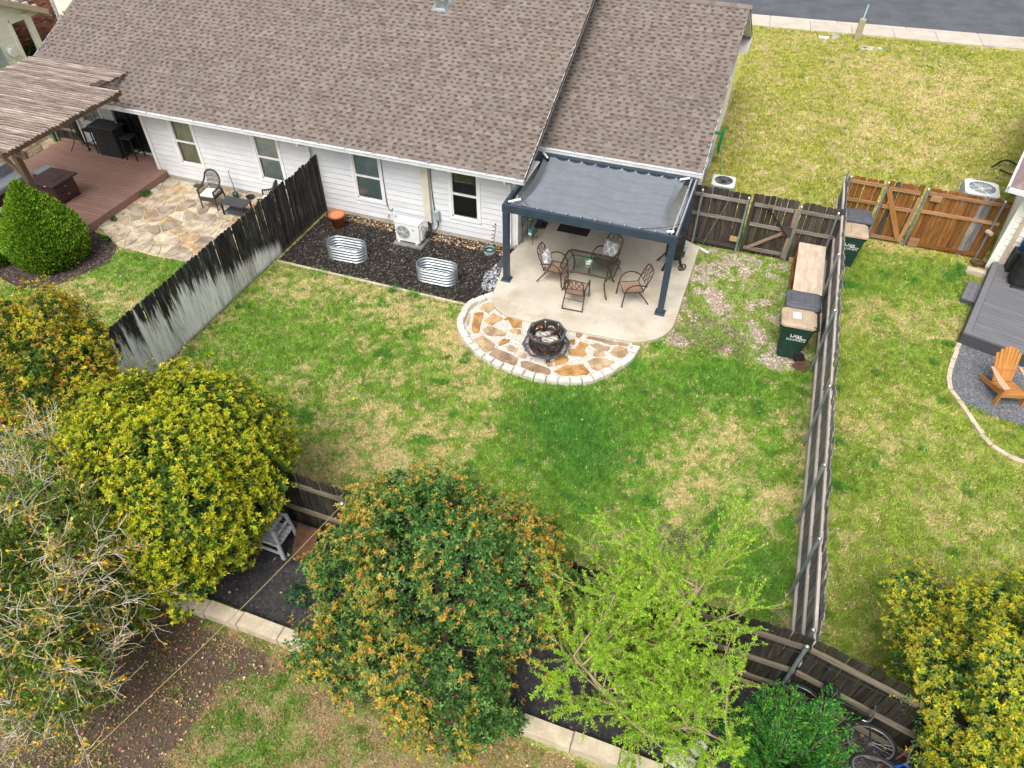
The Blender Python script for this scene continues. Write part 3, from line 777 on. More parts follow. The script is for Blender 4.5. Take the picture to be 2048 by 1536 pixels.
def grass(regions, seed=31):
    Vs, Cs = [], []
    rs = np.random.RandomState(seed)
    for (poly, dens, h0, h1, excl) in regions:
        P = np.array(poly); lo, hi = P.min(0), P.max(0); n = int(dens * (hi[0] - lo[0]) * (hi[1] - lo[1]))
        x = rs.uniform(lo[0], hi[0], n); y = rs.uniform(lo[1], hi[1], n)
        k = inpoly(x, y, poly) & outside(x, y, excl); x, y = x[k], y[k]
        d, lu, ye, di, gv, tu, ba = lawn_state(x, y)
        thin = np.clip(.25 + 2.2 * (fbm(x * 4.5, y * 4.5, 40) - .25), .22, 1)
        pk = thin * np.where(di > .5, np.clip((fbm(x * 2.2, y * 2.2, 41) - .45) * 2.5, .08, .8), 1) * np.where(gv > .5, tu, 1) * (1 - .85 * ba)
        k = rs.rand(len(x)) < pk; x, y, d, lu, ye, gv = x[k], y[k], d[k], lu[k], ye[k], gv[k]; N_ = len(x)
        isdry = rs.rand(N_) < np.where(gv > .5, .2, np.clip(d * 1.12 - .10, .02, .93))
        base = (GREEN * (1 - ye[:, None]) + YEL * ye[:, None]) * np.where(y < 3.7, .68, 1)[:, None]  # foreground greens darkened: shade under the trees put into the blade colour
        base = base * (1 - lu[:, None]) + LUSH * lu[:, None]
        q = rs.rand(N_, 1)
        near = np.exp(-np.abs(x - 2.38) / .10) + np.exp(-np.abs(x - 2.66) / .10) + np.exp(-np.abs(x + 11.74) / .08) + np.exp(-np.abs(y - 5.92) / .08) + np.exp(-np.abs(y - 13.08) / .05) * (x < -6)
        c = np.where(isdry[:, None], np.where((y < 3.7)[:, None], BROWN, STRAW) * (.72 + .62 * q), base * (.62 + .85 * q) * (.72 + .62 * vnoise(x * 9, y * 9, 44))[:, None])
        c = c * (1 + .10 * (rs.rand(N_, 3) - .5))
        h = rs.uniform(h0, h1, N_) * np.where(isdry, .75, 1.0) * (1 + .9 * lu) * (1 + 1.3 * near)
        a = rs.uniform(0, 2 * math.pi, N_); w = rs.uniform(.006, .012, N_) * (1 + .5 * (y > 19.5))
        lean = rs.uniform(.2, 1.25, N_) * h; b = rs.uniform(0, 2 * math.pi, N_)
        A = np.stack([x - np.cos(a) * w, y - np.sin(a) * w, np.zeros(N_)], -1)
        B_ = np.stack([x + np.cos(a) * w, y + np.sin(a) * w, np.zeros(N_)], -1)
        C_ = np.stack([x + np.cos(b) * lean, y + np.sin(b) * lean, h], -1)
        Vs.append(np.stack([A, B_, C_], 1).reshape(-1, 3)); Cs.append(np.repeat(c, 3, 0))
    V = np.concatenate(Vs); C = np.concatenate(Cs)
    return np_mesh('grass', V, np.arange(len(V)).reshape(-1, 3), M_blade, C, 'stuff')


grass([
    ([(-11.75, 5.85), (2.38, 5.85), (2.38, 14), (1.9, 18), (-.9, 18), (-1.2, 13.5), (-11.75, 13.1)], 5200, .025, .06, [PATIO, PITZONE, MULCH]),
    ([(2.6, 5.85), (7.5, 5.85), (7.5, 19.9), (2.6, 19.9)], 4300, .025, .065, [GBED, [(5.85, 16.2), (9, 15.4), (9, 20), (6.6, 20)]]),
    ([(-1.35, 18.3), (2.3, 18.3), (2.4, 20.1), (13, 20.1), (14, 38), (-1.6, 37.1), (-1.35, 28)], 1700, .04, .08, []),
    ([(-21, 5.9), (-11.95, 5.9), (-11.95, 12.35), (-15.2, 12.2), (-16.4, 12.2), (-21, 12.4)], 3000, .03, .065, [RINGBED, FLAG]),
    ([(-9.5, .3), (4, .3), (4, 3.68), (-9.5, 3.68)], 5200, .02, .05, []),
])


# ---------------------------------------------------------------- fences
def picket_meshes(name, w, h, t, m, n=5, seed=1, dog=.035):
    rs = random.Random(seed); out = []
    for k in range(n):
        mb = MB(); d = dog * rs.uniform(.7, 1.2); hh = h + rs.uniform(-.012, .012); tw = rs.uniform(-.006, .006)
        pr = [(-w / 2, 0), (w / 2, 0), (w / 2, hh - d), (w / 2 - d, hh), (-w / 2 + d, hh), (-w / 2, hh - d)]
        fr = [(x * .91, -t / 2 + tw * z, z - (.004 if z > .1 else 0)) for x, z in pr]; bk = [(x, t / 2 + tw * z, z) for x, z in pr]
        mb.add(fr + bk, [(0, 1, 2, 3, 4, 5), (11, 10, 9, 8, 7, 6)] + [(i, i + 6, (i + 1) % 6 + 6, (i + 1) % 6) for i in range(6)])
        me = mb.mesh(name); me.materials.append(m); out.append(me)
    return out


def pickets(root, meshes, a, b, pitch, rotz, seed=1, zj=.012, z=0.0, swap=None):
    rs = random.Random(seed); a, b = Vector(a), Vector(b); n = max(1, int((b - a).length / pitch))
    for i in range(n):
        p = a + (b - a) * ((i + .5) / n)
        me = meshes[rs.randrange(len(meshes))]
        if swap and i in swap: me = swap[i]
        dj = rs.uniform(-.004, .004); inst('picket', me, (p.x - math.sin(rotz) * dj, p.y + math.cos(rotz) * dj, z + rs.uniform(-zj, zj)), root, (rs.uniform(-.012, .012), rs.uniform(-.008, .008), rotz + rs.uniform(-.008, .008)))


def steel_post(root, x, y, h, r=.03, n=10):
    mb = MB(); mb.cyl((x, y, 0), (x, y, h), r, n=n, cap=False)
    o = mb.build('post', M_post, root)
    cb = MB(); cb.lathe([(r * 1.15, -.03), (r * 1.15, .0), (r * .95, .018), (r * .5, .032), (.001, .036)], n, (x, y, h))
    cb.build('cap', M_steel, o)
    return o


# left boundary fence: its smooth side faces the yard
lf = empty('privacy_fence', (-11.83, 11, 0), 'blackened wooden privacy fence with a scrubbed pale patch along its foot, left of the lawn', 'fence')
pm = picket_meshes('picket', .1402, 1.81, .018, W_left, 5, 3)
pickets(lf, pm, (-11.83, 5.9, 0), (-11.83, 15.92, 0), .141, R(90), 4)
for z in (.3, 1.0, 1.6):
    for y0, y1 in ((5.9, 9.2), (9.2, 12.5), (12.5, 15.9)): beam('rail', (-11.87, y0, z), (-11.87, y1, z), .09, .04, W_gaterail, lf, (1, 0, 0))
for y in (6.2, 8.6, 11.0, 13.4, 15.7): steel_post(lf, -11.92, y, 1.7)
beam('kickboard', (-11.80, 5.9, .03), (-11.80, 13.2, .03), .02, .07, W_gaterail, lf)
beam('end_board', (-11.815, 15.93, 0), (-11.815, 15.93, 1.82), .035, .06, W_gate, lf, (0, 1, 0))

# right boundary fence: rails and steel posts face the yard
rf = empty('privacy_fence', (2.5, 12.5, 0), 'long grey wooden fence with pale rails and steel posts along the right of the lawn', 'fence')
pm = picket_meshes('picket', .1402, 1.83, .018, W_right, 5, 8)
pickets(rf, pm, (2.51, 5.85, 0), (2.51, 20.2, 0), .1415, R(90), 9)
for z in (.22, .92, 1.60):
    y = 5.8
    while y < 20.1:
        y1 = min(20.2, y + 2.4); beam('rail', (2.478, y + .004, z), (2.478, y1 - .004, z), .045, .085, W_rightrail, rf, (0, 0, 1)); y = y1
for y in (5.95, 7.57, 9.16, 11.23, 13.69, 15.94): steel_post(rf, 2.415, y, 1.76)

# gate fence beside the house
gf = empty('gate_fence', (.5, 18.0, 0), 'dark brown picket fence with a braced gate beside the patio', 'fence')
pm = picket_meshes('picket', .1402, 1.80, .018, W_gate, 5, 12)
pickets(gf, pm, (-1.42, 18.03, 0), (.16, 18.03, 0), .141, 0, 13)
pickets(gf, pm, (1.50, 18.03, 0), (2.49, 18.03, 0), .141, 0, 14)
for (x0, x1) in ((-1.4, .12), (1.48, 2.47)):
    for z in (.16, .98, 1.56): beam('rail', (x0, 17.995, z), (x1, 17.995, z), .045, .09, W_gaterail if z > .3 else W_gate, gf)
for x in (-1.1, .11, 1.44): steel_post(gf, x, 17.94, 1.72)
steel_post(gf, 2.36, 17.94, 1.72)
beam('patch_block', (-.12, 17.96, .42), (.14, 17.96, .42), .03, .15, M_newwood, gf)
beam('kickboard', (1.55, 17.96, .10), (2.0, 17.96, .10), .03, .15, M_newwood, gf)
ga = MB().box(.2, 18.0, .05, .22, 18.01, .06).build('gate', W_gate, gf)
pickets(ga, pm, (.20, 18.03, .02), (1.40, 18.03, .02), .141, 0, 15, z=.03)
for z, m_ in ((.20, W_gaterail), (.95, W_gaterail), (1.54, W_gaterail)): beam('gate_rail', (.22, 17.995, z), (1.30, 17.995, z), .045, .09, m_, ga)
for x in (.245, 1.365): beam('gate_stile', (x, 17.965, .10), (x, 17.965, 1.62), .09, .03, W_gate if x < 1 else W_gatebrace, ga, (0, 1, 0))
beam('brace', (.36, 17.955, .22), (1.26, 17.955, .92), .03, .085, W_gatebrace, ga)
beam('cross_piece', (1.16, 17.945, .93), (1.40, 17.945, .93), .025, .30, W_gate, ga)
mb = MB(); mb.tube([(.69, 17.93, 1.50), (1.33, 17.93, .80)], .022, 8); mb.tube([(.62, 17.93, 1.49), (.75, 17.93, 1.52)], .03, 8); mb.build('gate_spring', M_black, ga)
mb = MB(); mb.tube([(-.36, 17.93, 1.60), (-.62, 17.92, .75), (-.80, 17.9, .12)], .005, 4); mb.build('wire', M_clip, gf)

# the neighbour's orange fence
nf = empty('gate_fence', (4.5, 19.95, 0), 'orange brown picket fence with a braced gate across the neighbour side yard', 'fence')
pm = picket_meshes('picket', .1402, 1.80, .018, W_orange, 5, 21)
gm = picket_meshes('picket', .1402, 1.80, .018, W_gate, 2, 22)
rm = picket_meshes('picket', .1402, 1.80, .018, W_right, 2, 23)
pickets(nf, pm, (2.55, 20.0, 0), (3.48, 20.0, 0), .141, 0, 24)
pickets(nf, pm, (4.62, 19.99, 0), (6.62, 19.97, 0), .141, 0, 25, swap={9: rm[0], 10: rm[1]})
for (x0, x1) in ((2.55, 3.5), (4.6, 6.55)):
    for z in (.12, 1.12, 1.66): beam('rail', (x0, 19.955, z), (x1, 19.955, z), .045, .09, W_orangerail if z > .3 else W_orange, nf)
for x in (2.6, 3.56, 4.55, 6.40): steel_post(nf, x, 19.89, 1.80)
beam('patch_block', (4.64, 19.93, .17), (4.90, 19.93, .17), .03, .26, W_orangerail, nf)
beam('patch_block', (4.70, 19.93, 1.55), (4.98, 19.93, 1.55), .03, .16, W_orangerail, nf)
ga = MB().box(3.6, 19.96, .05, 3.62, 19.97, .06).build('gate', W_orange, nf)
pickets(ga, pm, (3.60, 20.0, .02), (4.48, 20.0, .02), .141, 0, 26, z=.03, swap={1: gm[0]})
for z in (.14, 1.08, 1.62): beam('gate_rail', (3.62, 19.955, z), (4.42, 19.955, z), .045, .09, W_orangerail, ga)
beam('gate_stile', (4.40, 19.92, .10), (4.44, 19.92, 1.50), .09, .03, W_orangerail, ga, (0, 1, 0))
beam('brace', (3.62, 19.925, 1.62), (4.36, 19.925, .16), .03, .14, W_orangebrace, ga, (0, 0, 1))
mb = MB(); mb.cyl((6.33, 19.86, .92), (6.44, 19.72, .92), .06, n=10); mb.build('vent_pipe', M_beige, nf)

# back fence: rails and posts face the camera
bf = empty('privacy_fence', (-3, 5.78, 0), 'dark wet wooden fence with mossy rails behind the trees at the back', 'fence')
pm = picket_meshes('picket', .150, 1.82, .018, W_back, 5, 31)
pickets(bf, pm, (-19.0, 5.80, 0), (2.45, 5.80, 0), .152, 0, 32)
FB = lambda x: 5.80 - .225 * (x - 2.45)                    # past the corner post the fence turns towards the camera
pickets(bf, pm, (2.47, FB(2.47), 0), (7.3, FB(7.3), 0), .152, math.atan(-.225), 33)
for z in (.22, .80, 1.55):
    x = -19.0
    while x < 2.4:
        x1 = min(2.43, x + 2.44); beam('rail', (x + .004, 5.76, z), (x1 - .004, 5.76, z), .045, .09, W_backrail, bf); x = x1
    for x, x1 in ((2.45, 4.85), (4.86, 7.2)): beam('rail', (x, FB(x) - .04, z), (x1, FB(x1) - .04, z), .045, .09, W_backrail, bf)
for x in (-17.3, -14.9, -12.5, -10.1, -7.6, -2.9, -.5, 2.36): steel_post(bf, x, 5.70, 1.70)
for x in (4.4, 6.8): steel_post(bf, x, FB(x) - .1, 1.70)
cp = steel_post(bf, -5.10, 5.66, 1.62, .04)
mb = MB(); mb.tube([(1.2, 5.70, 1.50), (1.7, 5.69, 1.47), (2.3, 5.69, 1.50), (3.0, 5.57, 1.46), (3.8, 5.39, 1.52)], .008, 5)
for x, y in ((1.45, 5.68), (2.75, 5.62), (3.5, 5.45)): mb.sphere((x, y, 1.43), .03, 8, 5)
mb.build('string_light', M_cable, bf)
rp = MB(); pts = [(-5.10, 5.62, 1.60)] + [(-5.10 + t * -1.15, 5.62 - t * 4.7, 1.60 - .10 * math.sin(math.pi * t)) for t in (.2, .4, .6, .8, 1.0)]
rp.tube(pts, .0065, 6)
for k in range(3): rp.tube([(-5.10 + .055 * math.cos(a), 5.66 + .055 * math.sin(a), 1.56 + .018 * k + .008 * math.sin(3 * a)) for a in np.linspace(0, 2 * math.pi, 12)], .009, 5)
rp.tube([(-5.06, 5.61, 1.6), (-4.98, 5.6, 1.66), (-4.96, 5.6, 1.6), (-5.0, 5.6, 1.52), (-5.04, 5.6, 1.5)], .008, 5)
o = rp.build('rope', M_rope, loc=(-5.1, 5.62, 1.6)); tag(o, 'taut yellow rope tied to the steel post of the back fence', 'rope')

# retaining wall of pale blocks in front of the back bed
rw = empty('retaining_wall', (-3, 3.9, 0), 'low wall of long pale limestone blocks below the back fence', 'wall')
rs = random.Random(5); x = -19.0
while x < 7.2:
    l = rs.uniform(.62, .80)
    if not (0.95 < x + l / 2 < 2.4):
        mb = MB(); h = .21 + rs.uniform(-.012, .012); y0 = 3.735 + rs.uniform(-.012, .012) + .012 * (x + 3)
        q = [(x + .005, y0), (x + l - .006, y0 + rs.uniform(-.008, .008)), (x + l - .006, y0 + .25), (x + .005, y0 + .25)]
        mb.prism(q, -.03, h, .014); mb.build('block', M_wallblock, rw)
    x += l
for k, (x, y, a, l, w, h, lab) in enumerate([(1.10, 4.18, -.25, .40, .20, .20, 'pale paver slab lying askew on the end of the retaining wall'), (1.32, 4.44, .9, .26, .14, .12, 'small upright pale stone offcut beside the retaining wall end'),
                                             (1.62, 4.16, -.35, .30, .18, .10, 'low pale paver lying nearest the feathery green shrub')]):
    mb = MB(); mb.box(-l / 2, -w / 2, -.01, l / 2, w / 2, h, ch=.012); o = mb.build('loose_paver', M_limestone); o.location = (x, y, .03); o.rotation_euler = (0, .06, a); tag(o, lab, 'paver', 'loose pavers at the wall end')


# ---------------------------------------------------------------- the house: white siding, shingle roof
SL = .455
M_lap_shade = mat('lap_shade', (.11, .115, .12), rough=.9)  # dark wall core seen between boards: lap shadow put into the colour
house = empty('house', (-12, 20, 0), 'white sided house under a large brown shingle roof behind the patio', 'house')
mb = MB()
mb.box(-17.93, 16.13, .12, -5.74, 27.3, 2.50)          # main block core
mb.box(-21.78, 16.83, .12, -17.93, 27.3, 2.50)
mb.box(-5.74, 17.88, .12, -1.47, 27.3, 2.45)
wall = mb.build('wall', M_lap_shade, house)
# gable ends as solid wedges below the roof
mb = MB()
for x0, x1, ye, yr, yf, zt in ((-21.76, -5.76, 16.2, 22.0, 27.6, 5.25), (-5.74, -1.48, 17.9, 22.75, 27.6, 4.72)):
    for a, b in (((ye, 2.44), (yr, zt)), ((yr, zt), (yf, 2.44))): pass
    mb.hexa([(x0, ye, 2.46), (x1, ye, 2.46), (x1, yf, 2.46), (x0, yf, 2.46), (x0, yr - .02, zt), (x1, yr - .02, zt), (x1, yr + .02, zt), (x0, yr + .02, zt)])
mb.build('gable_wall', M_cream, house)
mb = MB()
for x0, y0, x1, y1 in ((-17.98, 15.98, -5.70, 16.2), (-21.82, 16.68, -17.9, 16.9), (-5.79, 16.0, -5.70, 17.9), (-5.74, 17.76, -1.44, 17.95), (-1.62, 17.9, -1.44, 27.3), (-21.84, 16.8, -21.7, 27.3)):
    mb.box(x0, y0, -.05, x1, y1, .15)
mb.build('foundation', M_foundation, house)

WINS = [(-16.96, -16.02, 'curtain'), (-13.99, -13.03, 'blind'), (-10.72, -9.72, 'grey'), (-7.71, -6.76, 'dark')]
WZ0, WZ1 = .60, 2.22
EXP = .172


def siding(x0, x1, y, z0, z1, openings, seed, axis='x', face=-1, m=M_siding):
    """lap boards; axis x: wall faces -Y (face -1); axis y: wall faces +X (face 1) or -X (-1)"""
    rs = random.Random(seed); z = z0; rows = []
    while z < z1 - .02:
        zt = min(z + EXP, z1); segs = [(x0, x1, z, zt)]
        for (a, b, oz0, oz1) in openings:
            ns = []
            for s0, s1, q0, q1 in segs:
                if b <= s0 or a >= s1 or oz0 >= q1 or oz1 <= q0: ns.append((s0, s1, q0, q1)); continue
                if a > s0: ns.append((s0, a, q0, q1))
                if b < s1: ns.append((b, s1, q0, q1))
                if oz0 > q0 + .02: ns.append((max(a, s0), min(b, s1), q0, oz0 + .008))
                if oz1 < q1 - .02: ns.append((max(a, s0), min(b, s1), oz1, q1))
            segs = ns
        rows += segs; z = zt
    for s0, s1, z, zt in rows:
        for _k in (0,):
            cut = [s0]
            while s1 - cut[-1] > 4.4: cut.append(cut[-1] + rs.uniform(2.2, 3.6))
            cut.append(s1)
            for a, b in zip(cut, cut[1:]):
                if b - a < .03: continue
                a += .002; b -= .002; mb = MB(); o0, o1, bk = .030, .012, -.02  # each board stops short; the open gap stands in for the lap shadow
                if axis == 'x':
                    mb.hexa([(a, y - o0, z), (b, y - o0, z), (b, y - bk, z), (a, y - bk, z), (a, y - o1, zt - .014), (b, y - o1, zt - .014), (b, y - bk, zt - .014), (a, y - bk, zt - .014)])
                else:
                    f = face
                    q = [(y + f * o0, a, z), (y + f * o0, b, z), (y + f * bk, b, z), (y + f * bk, a, z), (y + f * o1, a, zt - .014), (y + f * o1, b, zt - .014), (y + f * bk, b, zt - .014), (y + f * bk, a, zt - .014)]
                    mb.hexa(q)
                yield mb.build('siding_board', m, house if seed < 50 else NB)


for _ in siding(-17.86, -5.82, 16.0, .13, 2.40, [(a, b, WZ0, WZ1) for a, b, k in WINS], 1): pass
for _ in siding(-21.70, -18.0, 16.70, .13, 2.45, [(-21.35, -20.35, .95, 2.25), (-19.95, -18.70, .2, 2.2)], 2): pass
for _ in siding(-5.70, -1.5, 17.75, .13, 2.40, [(-5.0, -3.9, .1, 2.2), (-3.45, -2.25, .9, 2.2)], 3): pass
for _ in siding(16.06, 17.72, -5.72, .13, 2.45, [], 4, 'y', 1): pass
for _ in siding(17.85, 27.2, -1.45, .13, 2.45, [], 5, 'y', 1, M_cream): pass
for x, y, s in ((-5.80, 15.975, 1), (-17.93, 15.975, 1), (-21.76, 16.675, 1), (-1.50, 17.72, 1)):
    mb = MB(); mb.box(x - .065, y - .012, .1, x + .06, y + .06, 2.45); mb.build('corner_board', M_white, house)
mb = MB(); mb.box(-5.74, 15.98, .1, -5.675, 16.06, 2.45); mb.box(-1.46, 17.72, .1, -1.42, 17.84, 2.4); mb.build('corner_board', M_white, house)


def window(root, x0, x1, z0, z1, y, kind, trim=.085):
    mb = MB()
    for a, b, c, d_ in ((x0, z0, x1, z0 + trim), (x0, z1 - trim, x1, z1), (x0, z0 + trim, x0 + trim, z1 - trim), (x1 - trim, z0 + trim, x1, z1 - trim)):
        mb.box(a, y - .042, b, c, y + .06, d_)
    w = mb.build('window', M_white, root)
    a, b, c, d_ = x0 + trim, x1 - trim, z0 + trim, z1 - trim; mid = c + (d_ - c) * .49
    mb = MB(); f = .035
    for q in ((a, c, b, c + f), (a, d_ - f, b, d_), (a, c, a + f, d_), (b - f, c, b, d_), (a + f, mid - .022, b - f, mid + .022)):
        mb.box(q[0], y - .022 - (.006 if q[1] == mid - .022 else 0), q[1], q[2], y + .05, q[3])
    mb.build('sash', M_white, w)
    mb = MB(); mb.quad((a + f, y + .012, mid + .02), (b - f, y + .012, mid + .02), (b - f, y + .012, d_ - f), (a + f, y + .012, d_ - f)); mb.build('pane', M_pane, w)
    mb = MB(); mb.quad((a + f, y + .004, c + f), (b - f, y + .004, c + f), (b - f, y + .004, mid - .02), (a + f, y + .004, mid - .02)); mb.build('pane', M_pane, w)
    mb = MB()
    if kind == 'curtain':
        n = 40
        for i in range(n):
            u0, u1 = i / n, (i + 1) / n
            yy = lambda u: y + .075 + .022 * math.sin(u * 44) + .01 * math.sin(u * 17)
            mb.quad((a + (b - a) * u0, yy(u0), c), (a + (b - a) * u1, yy(u1), c), (a + (b - a) * u1, yy(u1), d_), (a + (b - a) * u0, yy(u0), d_))
        mb.build('curtain', M_curtain, w, True)
    elif kind in ('blind', 'grey'):
        zz = c
        while zz < d_:
            mb.quad((a, y + .055, zz), (b, y + .055, zz), (b, y + .070, zz + .027), (a, y + .070, zz + .027)); zz += .027
        mb.build('blind', M_blind if kind == 'blind' else M_blindgreen, w)
    mb = MB(); mb.quad((a, y + .105, c), (b, y + .105, c), (b, y + .105, d_), (a, y + .105, d_)); mb.build('dark_room', M_interior, w)
    if kind != 'curtain':
        mb = MB()
        n = 0
        mb.box(a + f, y - .006, c + f, b - f, y - .002, c + f + .02)
        mb.build('screen_frame', M_post, w)
    return w


for a, b, k in WINS: window(house, a, b, WZ0, WZ1, 16.0, k)
window(house, -21.35, -20.35, .95, 2.25, 16.70, 'grey')
window(house, -3.45, -2.25, .9, 2.2, 17.75, 'grey')
# glazed doors
for x0, x1, y, z0 in ((-19.95, -18.70, 16.70, .22), (-5.0, -3.9, 17.75, .12)):
    mb = MB(); t = .07
    for q in ((x0, z0, x1, z0 + .06), (x0, 2.12, x1, 2.2), (x0, z0 + .06, x0 + t, 2.12), (x1 - t, z0 + .06, x1, 2.12)): mb.box(q[0], y - .04, q[1], q[2], y + .06, q[3])
    dr = mb.build('glazed_door', M_white, house); xm = (x0 + x1) / 2
    mb = MB(); mb.box(xm - .03, y - .01, z0 + .06, xm + .03, y + .03, 2.12); mb.build('sash', M_dark, dr)
    mb = MB(); mb.quad((x0 + t, y + .02, z0 + .06), (x1 - t, y + .02, z0 + .06), (x1 - t, y + .02, 2.12), (x0 + t, y + .02, 2.12)); mb.build('pane', M_pane, dr)
    mb = MB(); n = 26
    for i in range(n):
        u0, u1 = i / n, (i + 1) / n; yy = lambda u: y + .08 + .02 * math.sin(u * 50)
        mb.quad((x0 + (x1 - x0) * u0, yy(u0), z0), (x0 + (x1 - x0) * u1, yy(u1), z0), (x0 + (x1 - x0) * u1, yy(u1), 2.15), (x0 + (x1 - x0) * u0, yy(u0), 2.15))
    mb.build('curtain', M_interior, dr)

# roof decks
def roof_slab(x0, x1, ye, ze, yr, yf, name='roof'):
    zr = ze + SL * (yr - ye); zf = zr - SL * (yf - yr); t = .12
    mb = MB()
    mb.hexa([(x0, ye, ze - t), (x1, ye, ze - t), (x1, yr, zr - t), (x0, yr, zr - t), (x0, ye, ze), (x1, ye, ze), (x1, yr, zr), (x0, yr, zr)])
    mb.hexa([(x0, yr, zr - t), (x1, yr, zr - t), (x1, yf, zf - t), (x0, yf, zf - t), (x0, yr, zr), (x1, yr, zr), (x1, yf, zf), (x0, yf, zf)])
    return mb.build(name, M_roofdeck, house)


MAINR = (-22.20, -5.33, 15.50, 2.49, 22.0, 28.5)
WINGR = (-5.72, -1.14, 17.40, 2.49, 22.75, 28.0)
roof_a = roof_slab(*MAINR); roof_b = roof_slab(*WINGR)
SHPAL = [(.196, .163, .140), (.212, .178, .156), (.182, .149, .128), (.164, .131, .112), (.220, .191, .170), (.194, .166, .148), (.204, .168, .144)]
ct, st_ = 1 / math.hypot(1, SL), SL / math.hypot(1, SL)


def strips(R6, seed, e=.143, Ls=.99):
    x0, x1, ye, ze, yr, yf = R6; rs = random.Random(seed); length = (yr - ye) / ct; rows = int(length / e) + 1; out = []
    for r in range(rows):
        v0 = r * e - .02; v1 = min(v0 + e + .005, length)
        xs = x0 - rs.uniform(0, Ls)
        while xs < x1:
            a, b = max(xs, x0), min(xs + Ls, x1); xs += Ls
            if b - a < .02: continue
            q = []; u = a; tabon = rs.random() < .5
            tone = rs.uniform(.94, 1.06)
            while u < b - 1e-4:
                w = rs.choice((.10, .12, .14, .17)) if tabon else rs.choice((.08, .10, .11, .13))
                u1 = min(b, u + w)
                if b - u1 < .04: u1 = b
                q.append((u, u1, tabon, rs.choice(SHPAL), tone * rs.uniform(.95, 1.05))); u = u1; tabon = not tabon
            out.append((v0, v1, a, b, q))
    return out


def strip_geo(mb, s, R6):
    x0, x1, ye, ze, yr, yf = R6; v0, v1, a, b, q = s
    def P(u, v, h): return (u, ye + v * ct - h * st_, ze + v * st_ + h * ct)
    for u0, u1, on, col, tone in q:
        h0, h1 = (.016, .009) if on else (.009, .004)
        c = tuple(k * tone for k in col)
        if on:
            mb.quad(P(u0, v0, h0), P(u1, v0, h0), P(u1, v1, h1), P(u0, v1, h1), col=c)
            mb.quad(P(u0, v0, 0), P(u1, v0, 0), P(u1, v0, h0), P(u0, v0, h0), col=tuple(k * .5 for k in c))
            mb.quad(P(u0, v0, .002), P(u0, v0, h0), P(u0, v1, h1), P(u0, v1, .002), col=c)
            mb.quad(P(u1, v0, .002), P(u1, v1, .002), P(u1, v1, h1), P(u1, v0, h0), col=c)
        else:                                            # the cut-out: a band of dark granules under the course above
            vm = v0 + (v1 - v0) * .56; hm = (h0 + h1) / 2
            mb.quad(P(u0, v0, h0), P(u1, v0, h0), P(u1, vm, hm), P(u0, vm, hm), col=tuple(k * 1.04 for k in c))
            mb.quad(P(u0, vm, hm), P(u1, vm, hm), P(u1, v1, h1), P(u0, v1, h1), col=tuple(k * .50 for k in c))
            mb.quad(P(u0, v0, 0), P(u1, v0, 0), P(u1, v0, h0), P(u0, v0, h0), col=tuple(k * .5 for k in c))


def shingle_roof(roof, R6, seed, nsep):
    S = strips(R6, seed)
    def dist(s):
        x = (s[2] + s[3]) / 2; y = R6[2] + s[0] * ct; z = R6[3] + s[0] * st_
        return math.sqrt(x * x + y * y + (z - 11.4) ** 2) - (s[3] - s[2]) * 1.5
    S.sort(key=dist)
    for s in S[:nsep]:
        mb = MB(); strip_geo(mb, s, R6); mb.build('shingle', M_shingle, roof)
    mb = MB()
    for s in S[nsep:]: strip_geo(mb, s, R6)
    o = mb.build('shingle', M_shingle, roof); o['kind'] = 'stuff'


shingle_roof(roof_a, MAINR, 3, 215)
shingle_roof(roof_b, WINGR, 4, 80)
# ridge caps, rakes, fascia, soffit
for R6, roof in ((MAINR, roof_a), (WINGR, roof_b)):
    x0, x1, ye, ze, yr, yf = R6; zr = ze + SL * (yr - ye); rs = random.Random(9)
    if roof is roof_b:
        x = x0
        while x < x1 - .05:
            l = min(.20, x1 - x); mb = MB(); h = .03
            _t = rs.uniform(.9, 1.1); c = tuple(k * _t for k in rs.choice(SHPAL))
            mb.quad((x, yr - .15, zr - .15 * SL + h), (x + l + .05, yr - .15, zr - .15 * SL + h * .7), (x + l + .05, yr, zr + h * .7), (x, yr, zr + h), col=c)
            mb.quad((x, yr, zr + h), (x + l + .05, yr, zr + h * .7), (x + l + .05, yr + .15, zr - .15 * SL + h * .7), (x, yr + .15, zr - .15 * SL + h), col=c)
            mb.build('ridge_cap', M_shingle, roof); x += l
    t = .17
    for xx, s in ((x1 - .01, 1), (x0 + .01, -1)):
        mb = MB()
        for (ya, za, yb, zb) in ((ye - .02, ze, yr, zr), (yr, zr, yf, zr - SL * (yf - yr))):
            a, b = xx - .004, xx + .006
            mb.hexa([(a, ya, za - t), (b, ya, za - t), (b, yb, zb - t), (a, yb, zb - t), (a, ya, za + .006), (b, ya, za + .006), (b, yb, zb + .006), (a, yb, zb + .006)])
        mb.build('rake_board', M_gutter, roof)
    mb = MB(); wy_ = 16.0 if roof is roof_a else 17.75
    mb.box(x0, ye - .01, ze - .17, x1, ye + .02, ze - .005)
    mb.quad((x0, ye + .02, ze - .13), (x1, ye + .02, ze - .13), (x1, wy_ + .75, ze - .128), (x0, wy_ + .75, ze - .128))
    mb.build('fascia', M_gutter, roof)
